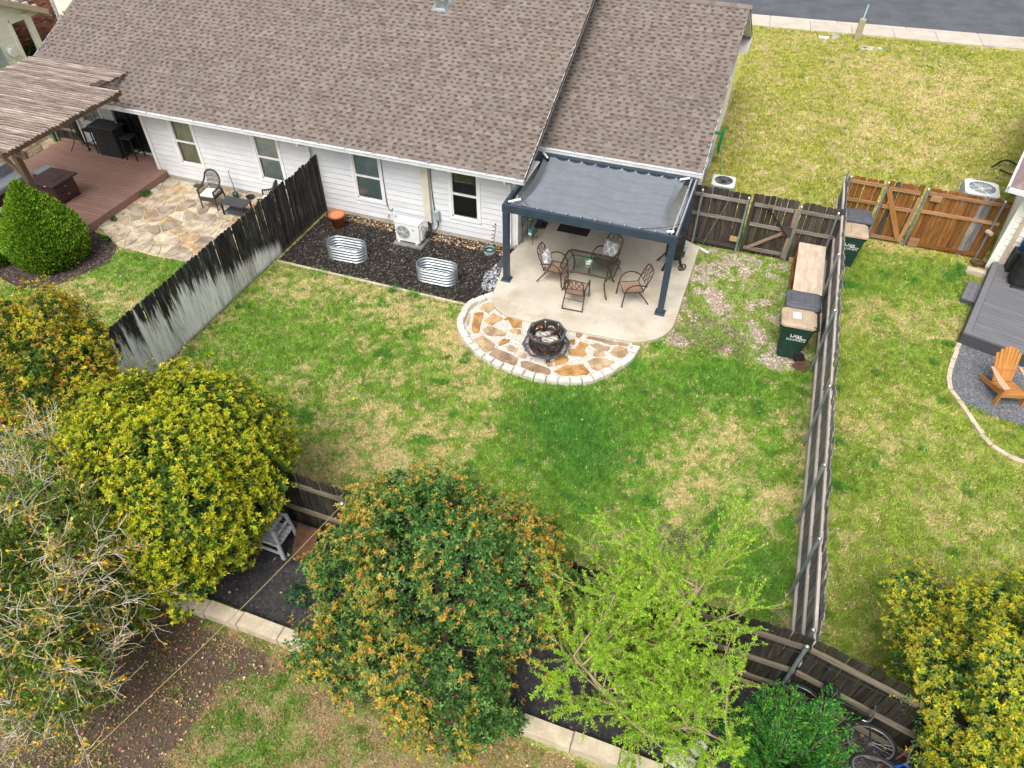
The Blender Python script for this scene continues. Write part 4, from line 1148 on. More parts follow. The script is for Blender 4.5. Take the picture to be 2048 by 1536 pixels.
# drip edge: thin bright metal line along the right rake of the main roof
# front slope of the wing, seen end on: shingles stay far side
mb = MB()
for ya, za, yb, zb in ((17.42, 2.49, 22.75, 2.49 + SL * 5.35), (22.75, 2.49 + SL * 5.35, 27.98, 2.49 + SL * .12)):
    mb.hexa([(-1.47, ya, za - .14), (-1.155, ya, za - .14), (-1.155, yb, zb - .14), (-1.47, yb, zb - .14), (-1.47, ya, za - .125), (-1.155, ya, za - .125), (-1.155, yb, zb - .125), (-1.47, yb, zb - .125)])
mb.build('soffit', M_soffit, roof_b)
mb = MB(); mb.box(-1.46, 27.0, 2.2, -1.12, 28.0, 2.42); mb.build('cornice_return', M_white, roof_b)


def gutter(x0, x1, y, z, name='gutter'):
    """open trough in front of the fascia"""
    mb = MB(); w, h, t = .115, .11, .006
    mb.hexa([(x0, y, z), (x1, y, z), (x1, y + t, z), (x0, y + t, z), (x0, y - .012, z + h), (x1, y - .012, z + h), (x1, y + t, z + h), (x0, y + t, z + h)])
    mb.box(x0, y, z - t, x1, y + w, z)
    mb.box(x0, y + w - t, z, x1, y + w, z + h)
    mb.box(x0, y - .03, z + h - .012, x1, y - .012, z + h)
    for x in (x0, x1): mb.box(x - t, y - .02, z - t, x + .001, y + w, z + h - .002)
    o = mb.build(name, M_gutter, house)
    x = x0 + .25
    while x < x1 - .1:
        c = MB(); c.box(x - .012, y - .02, z + h - .004, x + .012, y + w + .07, z + h + .012); c.build('hanger', M_gatehang, o); x += .82
    return o


M_gatehang = mat('gutter_hanger', (.30, .26, .23), rough=.6)
gutter(-18.05, -5.33, 15.385, 2.385)
gutter(-5.62, -1.14, 17.285, 2.385)


def downspout(pts, w=.075, m=M_gutter, name='downspout'):
    mb = MB()
    for a, b in zip(pts, pts[1:]): mb.bar(a, b, w, w * .8, (1, 0, 0))
    return mb.build(name, m, house)


downspout([(-11.98, 15.45, 2.40), (-11.98, 15.46, 2.30), (-11.98, 15.90, 2.12), (-11.98, 15.92, .3)])
downspout([(-5.86, 15.45, 2.40), (-5.86, 15.47, 2.30), (-5.86, 15.86, 2.14), (-5.86, 15.90, .35), (-5.83, 15.68, .16)])
downspout([(-1.36, 17.36, 2.40), (-1.36, 17.62, 2.2), (-1.36, 17.68, .2)])
mb = MB(); mb.box(-8.455, 15.86, .38, -8.255, 15.972, 2.36, ch=.015); cl = mb.build('line_cover', M_conduit, house)
mb = MB(); mb.tube(smooth_path([(-8.35, 15.9, .42), (-8.33, 15.88, .25), (-8.30, 15.75, .12), (-8.26, 15.50, .18), (-8.24, 15.36, .30)], 5), .05, 8); mb.build('insulated_pipe', M_black, cl)
mb = MB(); mb.box(-8.19, 15.86, .52, -8.01, 15.972, .78, ch=.01); mb.box(-8.18, 15.84, .70, -8.02, 15.87, .79); eb = mb.build('disconnect_box', M_greybox, house)
mb = MB(); mb.tube(smooth_path([(-8.20, 15.955, 2.36), (-8.21, 15.955, 1.6), (-8.195, 15.955, 1.1), (-8.16, 15.93, .78)], 4), .012, 6)
mb.tube(smooth_path([(-8.08, 15.9, .52), (-8.07, 15.88, .30), (-8.18, 15.7, .14), (-8.26, 15.45, .22)], 5), .018, 6); mb.build('cable', M_cable, eb)
mb = MB(); mb.tube(smooth_path([(-9.70, 15.955, 2.36), (-9.705, 15.955, 1.5), (-9.69, 15.955, .7), (-9.64, 15.95, .50), (-9.56, 15.95, .48), (-9.53, 15.95, .56)], 5), .009, 5); mb.build('cable', M_cable, house)
for x in (-9.70, -13.75, -13.60):
    mb = MB(); mb.cyl((x, 15.97, .32), (x, 15.90, .32), .03, n=8); mb.tube([(x, 15.90, .33), (x, 15.87, .30), (x, 15.87, .24)], .018, 8); mb.cyl((x, 15.9, .35), (x, 15.9, .40), .028, n=8); mb.build('spigot', M_acwhite, house)
mb = MB(); mb.box(-9.52, 15.955, .30, -9.46, 15.975, .42); mb.cyl((-16.0 + .9, 15.955, 1.35), (-15.1, 15.98, 1.35), .02, n=8); mb.build('outlet_cover', M_white, house)
# side wall fittings
mb = MB(); mb.box(-1.42, 20.6, 1.0, -1.22, 21.0, 1.6); mb.cyl((-1.33, 21.2, 0), (-1.33, 21.2, 2.3), .03, n=8); mb.cyl((-1.33, 20.8, 1.6), (-1.33, 20.8, 2.3), .025, n=8); mb.build('meter_box', M_greybox, house)
mb = MB(); mb.cyl((-1.36, 19.6, 0), (-1.36, 19.6, 2.2), .035, n=8); mb.box(-1.42, 19.9, .5, -1.3, 20.15, .9); mb.build('conduit', M_conduit, house)
# roof vents
for x, y, s in ((-9.64, 20.36, 1.0), (-13.25, 20.62, 1.0)):
    z = 2.49 + SL * (y - 15.5)
    mb = MB(); mb.hexa([(x - .24, y - .22, z - .22 * SL + .015), (x + .24, y - .22, z - .22 * SL + .015), (x + .24, y + .22, z + .22 * SL + .015), (x - .24, y + .22, z + .22 * SL + .015),
                        (x - .24, y - .22, z - .22 * SL + .03), (x + .24, y - .22, z - .22 * SL + .03), (x + .24, y + .22, z + .22 * SL + .03), (x - .24, y + .22, z + .22 * SL + .03)])
    mb.box(x - .13, y - .10, z - .05, x + .13, y + .16, z + .20)
    v = mb.build('roof_vent', M_metal, roof_a)
    mb = MB(); mb.box(x - .16, y - .14, z + .20, x + .16, y + .19, z + .235, ch=.01); mb.build('hood', M_metal, v)


# ---------------------------------------------------------------- pergola with fabric canopy
PZ = .10
pg = empty('pergola', (-3.4, 15.85, PZ), 'dark blue grey metal pergola with a grey fabric canopy over the patio', 'pergola')
PX0, PX1, PY0, PY1, PT = -5.52, -1.22, 14.36, 17.27, 2.36
for x, y in ((PX0 + .09, PY0 + .07), (PX1 - .09, PY0 + .07), (PX0 + .09, PY1 - .07), (PX1 - .09, PY1 - .07)):
    mb = MB(); mb.box(x - .075, y - .07, PZ, x + .075, y + .07, PT - .19, ch=.004); po = mb.build('post', M_pergola, pg)
    mb = MB(); mb.box(x - .125, y - .12, PZ + .001, x + .125, y + .12, PZ + .045, ch=.008); mb.build('base_plate', M_pergola, po)
for (a, b, c, d_) in ((PX0, PY0, PX1, PY0 + .09), (PX0, PY1 - .09, PX1, PY1), (PX0, PY0 + .093, PX0 + .09, PY1 - .093), (PX1 - .09, PY0 + .093, PX1, PY1 - .093)):
    mb = MB(); mb.box(a, b, PT - .19, c, d_, PT, ch=.004); mb.build('beam', M_pergola, pg)
# inner track under each long beam
for y in (PY0 + .093, PY1 - .123):
    mb = MB(); mb.box(PX0 + .1, y, PT - .14, PX1 - .1, y + .03, PT - .06); mb.build('track', M_pergola, pg)
CX = [-5.02, -4.65, -4.29, -3.92, -3.56, -3.20, -2.84, -2.49, -2.13, -1.77, -1.47]
NU, NV = 160, 48
V = []; x0c, x1c, y0c, y1c = -5.12, -1.44, 14.51, 17.15
for j in range(NV + 1):
    v = j / NV
    for i in range(NU + 1):
        u = i / NU
        bow = math.sin(math.pi * v) ** .8
        xl = x0c - .06 + .0 * v - .16 * bow * .2 + .17 * bow * (1 - .35 * v); xr = x1c + .02 - .17 * bow - .10 * v
        x = xl + (xr - xl) * u
        k = max(0, min(len(CX) - 2, sum(1 for c in CX if c <= x) - 1)); f = min(1, max(0, (x - CX[k]) / (CX[k + 1] - CX[k])))
        sc = math.sin(math.pi * f)
        yy0 = y0c + .045 * sc; yy1 = y1c - .045 * sc
        y = yy0 + (yy1 - yy0) * v
        z = 2.34 - .036 * sc - .02 * math.sin(math.pi * v) * (.6 + .4 * math.sin(math.pi * u))
        z -= .10 * bow * (max(0, 1 - u / .06) ** 2 + max(0, 1 - (1 - u) / .05) ** 2)       # edges hang
        z += .009 * math.sin(v * 31 + u * 5) * math.sin(u * 9 + 2) + .006 * math.sin(v * 64 + math.sin(u * 12) * 2)
        V.append((x, y, z))
F = [(j * (NU + 1) + i, j * (NU + 1) + i + 1, (j + 1) * (NU + 1) + i + 1, (j + 1) * (NU + 1) + i) for j in range(NV) for i in range(NU)]
mb = MB(); mb.add(V, F); mb.build('canopy', M_canopy, pg, True)
# a second slack flap hanging along the left edge
V = []; n = 24
for j in range(n + 1):
    v = j / n; bow = math.sin(math.pi * v)
    for i in range(7):
        u = i / 6
        V.append((-5.12 - .20 * bow * 0 - .24 * u * (1 - .1 * bow) + .02 * bow + .05 * math.sin(u * 3), 14.62 + 2.5 * v, 2.27 - .16 * bow * (1 - u * .2) - .22 * math.sin(math.pi * u) * (.4 + .6 * bow)))
mb = MB(); mb.add(V, [(j * 7 + i, j * 7 + i + 1, (j + 1) * 7 + i + 1, (j + 1) * 7 + i) for j in range(n) for i in range(6)]); mb.build('canopy_flap', M_canopy, pg, True)
for x in CX[1:-1]:
    for y, s in ((PY0 + .14, 1), (PY1 - .15, -1)):
        mb = MB(); mb.box(x - .014, y - .045, 2.285, x + .014, y + .045, 2.348); mb.box(x + .015, y - .055, 2.25, x + .034, y + .075, 2.33, mi=1); mb.build('slider_clip', [M_clip, M_cable], pg)
    mb = MB(); mb.tube([(x, PY0 + .12, 2.215), (x, PY1 - .13, 2.215)], .011, 6); mb.build('rod', M_clip, pg)
for x in (PX1 - .16, PX1 - .045): 
    mb = MB(); mb.box(x - .018, PY0 + .1, PT + .002, x + .018, PY1 - .1, PT + .03); mb.build('side_rail', M_clip, pg)
for a, b in (((-5.40, 14.50, 2.385), (-5.14, 14.68, 2.41)), ((-5.38, 17.20, 2.385), (-5.20, 16.97, 2.40)), ((-1.45, 17.18, 2.385), (-1.66, 17.00, 2.40)), ((-1.50, 14.52, 2.385), (-1.34, 14.55, 2.40))):
    mb = MB(); mb.cyl(a, b, .028, n=10); mb.build('corner_roller', M_white, pg)
mb = MB()
for pts in ([(-5.52, 14.62, 2.37), (-5.2, 14.75, 2.40), (-4.9, 14.58, 2.33)], [(-5.48, 15.1, 2.37), (-5.40, 14.7, 2.4), (-5.0, 14.5, 2.34)], [(-1.24, 14.95, 2.39), (-1.55, 14.72, 2.37), (-2.1, 14.52, 2.33)], [(-1.28, 14.9, 2.39), (-1.42, 15.9, 2.3), (-1.35, 17.0, 2.38)],
            [(-1.62, 17.1, 2.34), (-1.4, 16.7, 2.4), (-1.26, 16.5, 2.38)], [(-5.4, 16.9, 2.38), (-5.2, 17.1, 2.34)]):
    mb.tube(smooth_path(pts, 5), .006, 5)
mb.build('cord', M_cable, pg)

# ---------------------------------------------------------------- table and chairs
tb = empty('patio_table', (-3.31, 14.88, PZ), 'glass topped patio table with a brown metal frame under the pergola', 'table')
TX, TY, TZ = -3.31, 14.88, PZ + .72
ol = []
hx, hy, rc = .70, .465, .16
for cx_, cy_, a0 in ((hx - rc, hy - rc, 0), (-hx + rc, hy - rc, 90), (-hx + rc, -hy + rc, 180), (hx - rc, -hy + rc, 270)):
    for k in range(4):
        a = R(a0 + k * 30); ol.append((TX + cx_ + rc * math.cos(a), TY + cy_ + rc * math.sin(a)))
mb = MB(); mb.prism([(TX + (x - TX) * .985, TY + (y - TY) * .985) for x, y in ol], TZ - .004, TZ + .004); mb.build('glass_top', M_tglass, tb)
mb = MB(); mb.tube([(x, y, TZ - .006) for x, y in ol], .024, 8, closed=True)
mb.tube([(TX + (x - TX) * .84, TY + (y - TY) * .80, TZ - .085) for x, y in ol], .011, 6, closed=True)
mb.tube([(TX, TY - hy, TZ - .02), (TX, TY - hy * .8, TZ - .085)], .012, 6); mb.tube([(TX, TY + hy, TZ - .02), (TX, TY + hy * .8, TZ - .085)], .012, 6)
mb.build('frame', M_brown_metal, tb)
for sx in (-1, 1):
    for sy in (-1, 1):
        pts = smooth_path([(TX + sx * (hx - .06), TY + sy * (hy - .06), TZ - .02), (TX + sx * (hx - .17), TY + sy * (hy - .14), TZ - .12), (TX + sx * (hx - .22), TY + sy * (hy - .17), TZ - .32), (TX + sx * (hx - .16), TY + sy * (hy - .10), TZ - .58), (TX + sx * (hx - .10), TY + sy * (hy - .05), PZ + .012)], 5)
        mb = MB(); mb.tube(pts, .019, 8); mb.build('leg', M_brown_metal, tb)


def patio_chair(label, x, y, rot, sled=False):
    t = empty('patio_chair', (0, 0, 0), label, 'chair', 'brown metal chairs round the patio table')
    m = M_brown_metal; r = .016
    mb = MB(); bl = smooth_path([(-.23, .22, .40), (-.235, .30, .62), (-.225, .40, .86), (-.13, .445, .965), (.13, .445, .965), (.225, .40, .86), (.235, .30, .62), (.23, .22, .40)], 5)
    mb.tube(bl, r, 8)
    mb.tube([(-.234, .285, .58), (.234, .285, .58)], .009, 6); mb.build('back_frame', m, t)
    mb = MB()
    for s in (-1, 1):
        mb.tube(smooth_path([(s * .02, .285, .58), (s * .10, .33, .70), (s * .17, .375, .82), (s * .225, .395, .86)], 5), .009, 5)
        mb.tube(smooth_path([(s * .10, .285, .58), (s * .03, .33, .70), (s * .045, .40, .86), (s * .12, .44, .955)], 5), .009, 5)
        mb.tube(smooth_path([(s * .23, .30, .62), (s * .16, .33, .70), (s * .09, .39, .84), (s * .03, .445, .962)], 5), .009, 5)
    mb.build('back_scroll', m, t)
    mb = MB(); V = []
    for j in range(9):
        v = j / 8
        for i in range(7):
            u = i / 6; V.append((-.225 + .45 * u, -.26 + .50 * v, .425 - .03 * math.sin(math.pi * u) - .025 * v + .012 * math.cos(v * 6)))
    mb.add(V, [(j * 7 + i, j * 7 + i + 1, (j + 1) * 7 + i + 1, (j + 1) * 7 + i) for j in range(8) for i in range(6)])
    mb.add([(x_, y_, z_ - .012) for x_, y_, z_ in V], [(j * 7 + i, (j + 1) * 7 + i, (j + 1) * 7 + i + 1, j * 7 + i + 1) for j in range(8) for i in range(6)])
    mb.build('seat', M_sling, t, True)
    mb = MB(); mb.tube([(-.24, -.27, .425), (.24, -.27, .425), (.235, .24, .40), (-.235, .24, .40)], r, 8, closed=True); mb.build('seat_frame', m, t)
    for s in (-1, 1):
        mb = MB(); mb.tube(smooth_path([(s * .285, -.30, .012), (s * .283, -.27, .30), (s * .285, -.22, .54), (s * .30, -.10, .655), (s * .30, .08, .665), (s * .27, .24, .60), (s * .24, .31, .56)], 5), r * 1.15, 8)
        mb.tube([(s * .283, -.255, .40), (s * .24, -.255, .42)], r, 6); mb.build('armrest', m, t)
        mb = MB(); mb.tube(smooth_path([(s * .238, .10, .405), (s * .25, .24, .24), (s * .262, .40, .012)], 4), r, 8); mb.build('leg', m, t)
    mb = MB(); mb.tube([(-.25, .245, .23), (.25, .245, .23)], .009, 6)
    if sled: mb.tube([(-.262, .40, .03), (.262, .40, .03)], r, 6)
    mb.build('stretcher', m, t)
    t.location = (x, y, PZ); t.rotation_euler = (0, 0, rot); return t


patio_chair('brown metal patio chair with a patterned pillow at the left end of the glass table', -4.24, 14.86, R(88))
patio_chair('brown metal patio chair with a patterned pillow behind the glass table', -3.08, 15.62, R(-20))
patio_chair('empty brown metal patio chair at the right end of the glass table', -2.14, 14.70, R(-62))
patio_chair('empty brown metal patio chair turned with its back to the fire pit', -3.44, 14.15, R(183), True)


def pillow_mat():
    m = bpy.data.materials.new('patterned_pillow'); m.use_nodes = True
    N, L = m.node_tree.nodes, m.node_tree.links; b = N['Principled BSDF']; b.inputs['Roughness'].default_value = .95
    tc = N.new('ShaderNodeTexCoord'); sp = N.new('ShaderNodeSeparateXYZ'); L.new(tc.outputs['Object'], sp.inputs[0])
    def mm(op, a, c=None):
        k = N.new('ShaderNodeMath'); k.operation = op
        for i, w in ((0, a), (1, c)):
            if w is None: continue
            if isinstance(w, (int, float)): k.inputs[i].default_value = w
            else: L.new(w, k.inputs[i])
        return k.outputs[0]
    a = mm('MULTIPLY', sp.outputs[0], 17.0); c = mm('MULTIPLY', sp.outputs[2], 11.0)
    f1 = mm('ABSOLUTE', mm('SINE', mm('ADD', a, c))); f2 = mm('ABSOLUTE', mm('SINE', mm('SUBTRACT', a, c)))
    ln = mm('LESS_THAN', mm('MINIMUM', f1, f2), .30)
    f3 = mm('LESS_THAN', mm('ABSOLUTE', mm('SINE', mm('MULTIPLY', sp.outputs[2], 60.0))), .35)
    ln = mm('MAXIMUM', ln, mm('MULTIPLY', f3, .35))
    mx = N.new('ShaderNodeMix'); mx.data_type = 'RGBA'; L.new(ln, mx.inputs[0]); mx.inputs[6].default_value = (.34, .34, .36, 1); mx.inputs[7].default_value = (.74, .73, .72, 1)
    L.new(mx.outputs[2], b.inputs['Base Color']); return m


M_pillow = pillow_mat()


def pillow(label, x, y, rot):
    mb = MB(); n = 12; V = []
    for side in (-1, 1):
        for j in range(n + 1):
            for i in range(n + 1):
                u, v = i / n * 2 - 1, j / n * 2 - 1
                e = max(0, 1 - abs(u) ** 2.5) * max(0, 1 - abs(v) ** 2.5)
                pin = 1 - .07 * (1 - abs(u * v)) * (abs(u) ** 6 + abs(v) ** 6) * .5
                V.append((u * .215 * pin, side * .085 * e ** .6, v * .215 * pin))
    w = n + 1; F = []
    for s in (0, 1):
        o = s * w * w
        for j in range(n):
            for i in range(n):
                q = (o + j * w + i, o + j * w + i + 1, o + (j + 1) * w + i + 1, o + (j + 1) * w + i); F.append(q if s == 0 else q[::-1])
    mb.add(V, F); o = mb.build('pillow', M_pillow, smooth=True); o.rotation_euler = (R(-20), 0, rot); o.location = (x, y, PZ + .62)
    tag(o, label, 'pillow', 'patterned pillows on the patio chairs')


pillow('grey and white patterned pillow on the chair left of the table', -4.46, 14.87, R(88))
pillow('grey and white patterned pillow on the chair behind the table', -3.02, 15.83, R(-20))
bw = empty('candle_bowl', (-3.35, 14.86, TZ + .004), 'small white and green bowl in the middle of the glass table', 'bowl')
mb = MB(); mb.lathe([(.001, .0), (.06, .0), (.092, .045), (.088, .07), (.078, .07), (.074, .045), (.05, .02), (.001, .02)], 18, (-3.35, 14.86, TZ + .004)); mb.build('dish', M_whitepot, bw, True)
mb = MB(); rs = random.Random(3)
for k in range(26):
    a = rs.uniform(0, 6.28); r = rs.uniform(.04, .085); mb.bar((-3.35 + r * math.cos(a), 14.86 + r * math.sin(a), TZ + .06), (-3.35 + (r + .03) * math.cos(a + .5), 14.86 + (r + .03) * math.sin(a + .5), TZ + .06 + rs.uniform(.01, .05)), .025, .004)
mb.build('greenery', mat('vivid_green', (.04, .28, .07), (.03, .15, .05), 30, rough=.5), bw)

# mats, plant stand, smoker
mb = MB(); mb.box(-4.90, 17.14, PZ + .001, -3.98, 17.53, PZ + .014, ch=.004); tag(mb.build('door_mat', M_mat, loc=(-4.4, 17.3, PZ)), 'long dark door mat on the patio by the back door', 'door mat')
mb = MB(); mb.box(-5.56, 17.12, PZ + .001, -5.24, 17.42, PZ + .05, ch=.008); mb.box(-5.50, 17.16, PZ + .05, -5.30, 17.36, PZ + .06); tag(mb.build('boot_tray', M_blackplastic, loc=(-5.4, 17.3, PZ)), 'small black tray in the patio corner behind the plant stand', 'tray')
ps = empty('plant_stand', (-5.46, 16.42, PZ), 'black wire plant stand against the white side wall of the patio', 'plant stand')
mb = MB()
X0, X1, Y0, Y1 = -5.62, -5.32, 16.20, 16.62
for x, y, h in ((X0, Y0, .92), (X1, Y0, .42), (X0, Y1, .92), (X1, Y1, .42)): mb.tube(smooth_path([(x, y, PZ), (x + .01, y, PZ + h * .5), (x - .02, y, PZ + h)], 3), .008, 5)
mb.build('leg', M_black, ps)
for z, xx in ((.22, X1), (.55, -5.42)):
    mb = MB(); mb.tube([(X0, Y0, PZ + z), (xx, Y0, PZ + z), (xx, Y1, PZ + z), (X0, Y1, PZ + z)], .007, 5, closed=True)
    for k in range(1, 8): yy = Y0 + (Y1 - Y0) * k / 8; mb.tube([(X0, yy, PZ + z), (xx, yy, PZ + z)], .004, 4)
    for k in range(9):
        yy = Y0 + (Y1 - Y0) * k / 8; mb.tube(smooth_path([(xx, yy, PZ + z), (xx + .015, yy, PZ + z + .08), (xx - .01, yy, PZ + z + .15)], 3), .004, 4)
    mb.tube([(xx - .01, Y0, PZ + z + .15), (xx - .01, Y1, PZ + z + .15)], .006, 5); mb.build('shelf', M_black, ps)
mb = MB()
for k in range(9):
    yy = Y0 + (Y1 - Y0) * k / 8; h = .92 + .14 * math.sin(math.pi * k / 8); mb.tube(smooth_path([(X0 - .02, yy, PZ + .5), (X0 - .03, yy, PZ + h - .1), (X0 - .02, (yy + (Y0 + Y1) / 2) / 2, PZ + h + .03)], 4), .004, 4)
mb.tube(smooth_path([(X0 - .02, Y0, PZ + .9), (X0 - .02, (Y0 + Y1) / 2, PZ + 1.1), (X0 - .02, Y1, PZ + .9)], 6), .007, 5); mb.build('back', M_black, ps)
pw = empty('flower_pot', (-5.42, 16.33, PZ + .23), 'small white flower pot with a teal rim on the lower shelf of the plant stand', 'plant pot')
mb = MB(); mb.lathe([(.001, 0), (.055, 0), (.07, .11), (.06, .11), (.001, .1)], 14, (-5.42, 16.33, PZ + .23)); mb.build('pot', M_whitepot, pw, True)
mb = MB(); mb.lathe([(.071, .11), (.085, .16), (.08, .20), (.06, .20), (.001, .17)], 14, (-5.42, 16.33, PZ + .23)); mb.build('rim', mat('teal_glaze', (.05, .24, .22), rough=.35), pw, True)
pp = empty('potted_plant', (-5.52, 16.55, PZ + .56), 'leafy green potted plant on the upper shelf of the plant stand', 'plant')
mb = MB(); mb.lathe([(.001, 0), (.05, 0), (.075, .12), (.065, .12), (.001, .1)], 14, (-5.50, 16.52, PZ + .56)); mb.build('pot', M_glazeblue, pp, True)
mb = MB(); rs = random.Random(8)
for k in range(46):
    a = rs.uniform(0, 6.28); e = rs.uniform(.1, 1.2); l = rs.uniform(.1, .2); p0 = Vector((-5.50, 16.52, PZ + .68)); d_ = Vector((math.cos(a) * math.cos(e), math.sin(a) * math.cos(e), math.sin(e) * .8 - .2))
    s = d_.cross(Vector((0, 0, 1))).normalized() * .022; c = rs.choice([(.05, .17, .03), (.03, .10, .03), (.10, .24, .05)])
    mb.quad(p0, p0 + d_ * l * .55 + s + Vector((0, 0, .03)), p0 + d_ * l, p0 + d_ * l * .55 - s + Vector((0, 0, .03)), col=c)
mb.build('foliage', M_greenplant, pp)

sm = empty('drum_smoker', (-1.42, 16.52, PZ), 'black upright drum smoker with a spoked wheel by the right rear pergola post', 'smoker')
mb = MB(); mb.lathe([(.16, .30), (.235, .34), (.235, 1.02), (.22, 1.03)], 24, (-1.42, 16.55, PZ)); mb.build('drum', M_black, sm, True)
mb = MB(); mb.lathe([(.242, 1.02), (.242, 1.06), (.15, 1.10), (.001, 1.11)], 24, (-1.42, 16.55, PZ)); l = mb.build('lid', M_black, sm, True)
for a, b, mm_ in (((-1.60, 16.58, .42), (-1.84, 16.66, .0), M_brownboard), ((-1.50, 16.40, .40), (-1.62, 16.22, .0), M_black), ((-1.28, 16.52, .38), (-1.17, 16.45, .10), M_black), ((-1.40, 16.75, .38), (-1.38, 16.86, .0), M_black)):
    mb = MB(); mb.bar((a[0], a[1], PZ + a[2]), (b[0], b[1], PZ + b[2] + .01), .05, .05); mb.build('leg', mm_, sm)
mb = MB(); c = Vector((-1.13, 16.42, PZ + .115)); ax = Vector((.5, -.85, 0)).normalized(); u = Vector((0, 0, 1)); w = ax.cross(u)
mb.tube([c + (u * math.cos(a) + w * math.sin(a)) * .10 for a in np.linspace(0, 2 * math.pi, 19)[:-1]], .016, 6, closed=True)
for k in range(5):
    a = k * 2 * math.pi / 5; mb.tube([c, c + (u * math.cos(a) + w * math.sin(a)) * .1], .011, 5)
mb.cyl(c - ax * .03, c + ax * .03, .025, n=8); mb.build('wheel', M_black, sm)
mb = MB(); mb.box(-1.20, 16.66, PZ + .46, -1.12, 16.80, PZ + .62, ch=.01); mb.build('controller_box', M_greybox, sm)

# ---------------------------------------------------------------- fire pit, stones, edging
STONES = [[(-5.7, 13.1), (-5.68, 13.3), (-5.55, 13.45), (-5.34, 13.4), (-5.31, 13.26), (-5.4, 13.02)], [(-5.74, 12.89), (-5.54, 12.99), (-5.46, 12.75), (-5.35, 12.23), (-5.46, 12.17), (-5.58, 12.38)], [(-5.39, 12.69), (-5.27, 13.04), (-4.99, 12.96), (-5.09, 12.68), (-5.14, 12.6)], [(-5.29, 12.37), (-5.22, 12.55), (-4.96, 12.49), (-4.7, 12.44), (-4.75, 12.33), (-5.01, 12.21), (-5.22, 12.27)], [(-5.35, 11.96), (-5.2, 12.16), (-4.81, 11.96), (-4.8, 11.74), (-4.93, 11.62), (-5.14, 11.76)], [(-4.75, 11.98), (-4.69, 12.23), (-4.54, 12.25), (-4.55, 12.13), (-4.7, 11.94)], [(-4.81, 11.57), (-4.77, 11.84), (-4.49, 11.78), (-4.12, 11.66), (-4.11, 11.41), (-4.48, 11.47)], [(-4.18, 11.8), (-4.16, 11.92), (-3.95, 11.86), (-3.96, 11.75), (-4.12, 11.71)], [(-4.02, 11.58), (-3.96, 11.66), (-3.61, 11.63), (-3.31, 11.59), (-3.26, 11.51), (-3.29, 11.4), (-3.61, 11.36), (-3.94, 11.43)], [(-4.57, 11.97), (-4.46, 12.09), (-4.25, 12.01), (-4.25, 11.86), (-4.43, 11.87)], [(-5.21, 13.21), (-5.18, 13.39), (-5.02, 13.33), (-4.94, 13.19), (-5.09, 13.15)], [(-4.94, 13.27), (-4.77, 13.37), (-4.62, 13.26), (-4.62, 13.11), (-4.87, 13.15)], [(-4.61, 13.29), (-4.48, 13.37), (-4.28, 13.32), (-4.36, 13.11), (-4.52, 13.15)], [(-4.94, 12.9), (-4.91, 13.05), (-4.74, 13.07), (-4.72, 12.95)], [(-4.81, 12.9), (-4.69, 13.01), (-4.5, 13.02), (-4.43, 12.76), (-4.63, 12.69)], [(-4.68, 12.55), (-4.52, 12.69), (-4.39, 12.65), (-4.36, 12.53), (-4.56, 12.51)], [(-3.11, 13.36 - .3), (-3.0, 13.1), (-2.93, 13.0), (-2.98, 12.86), (-3.06, 12.92)], [(-2.81, 12.93), (-2.76, 13.03), (-2.39, 13.05), (-1.77, 13.1), (-1.78, 13.0), (-2.23, 12.93)], [(-2.95, 12.51), (-2.92, 12.77), (-2.69, 12.74), (-2.73, 12.44)], [(-2.64, 12.74), (-2.5, 12.83), (-2.16, 12.80), (-2.19, 12.67), (-2.53, 12.68)], [(-3.09, 12.38), (-2.93, 12.49), (-2.72, 12.49), (-2.62, 12.38), (-2.68, 12.26), (-3.02, 12.22)], [(-2.48, 12.37), (-2.5, 12.62), (-2.29, 12.64), (-2.22, 12.43)], [(-2.14, 12.62), (-2.08, 12.84), (-1.97, 12.93), (-1.77, 12.9), (-1.72, 12.73), (-1.82, 12.55), (-2.02, 12.53)], [(-3.32, 11.98), (-3.27, 12.13), (-3.11, 12.16), (-2.96, 12.04), (-3.06, 11.88), (-3.21, 11.75)], [(-3.19, 11.53), (-3.01, 11.82), (-2.61, 12.0), (-2.40, 11.79), (-2.48, 11.68), (-2.99, 11.48)], [(-2.55, 12.15), (-2.4, 12.34), (-2.18, 12.40), (-1.95, 12.34), (-1.96, 12.22), (-2.26, 11.90), (-2.39, 11.95)], [(-3.15, 12.72), (-3.05, 12.8), (-2.99, 12.66), (-3.06, 12.6)], [(-3.43, 11.76), (-3.35, 11.86), (-3.25, 11.72), (-3.37, 11.64)], [(-5.86, 12.60), (-5.80, 12.75), (-5.74, 12.6), (-5.72, 12.4)], [(-4.2, 13.04), (-4.0, 13.10), (-3.95, 12.9), (-4.12, 12.88)]]
STPAL = [(.52, .29, .10), (.50, .32, .15), (.48, .26, .09), (.50, .37, .22), (.52, .43, .31), (.38, .26, .17), (.54, .40, .23), (.47, .25, .08)]
pitz = empty('stepping_stones', (-3.8, 12.4, .014), 'irregular orange sandstone slabs set in white gravel round the fire pit', 'paving stones')
rs = random.Random(17)
for poly in STONES:
    n = len(poly); P = []
    for i in range(n):                                    # break straight edges a little
        a, b = poly[i], poly[(i + 1) % n]; P.append((a[0] + rs.uniform(-.012, .012), a[1] + rs.uniform(-.012, .012)))
        P.append(((a[0] + b[0]) / 2 + rs.uniform(-.02, .02), (a[1] + b[1]) / 2 + rs.uniform(-.02, .02)))
    mb = MB(); c = rs.choice(STPAL); k = rs.uniform(.85, 1.1); mb.prism(P, .0, .048 + rs.uniform(-.008, .014), .010, col=tuple(q * k for q in c)); mb.build('stone', M_flag, pitz)
ed = empty('stone_edging', (-3.8, 12.0, 0), 'curved row of white limestone blocks edging the fire pit area', 'edging')
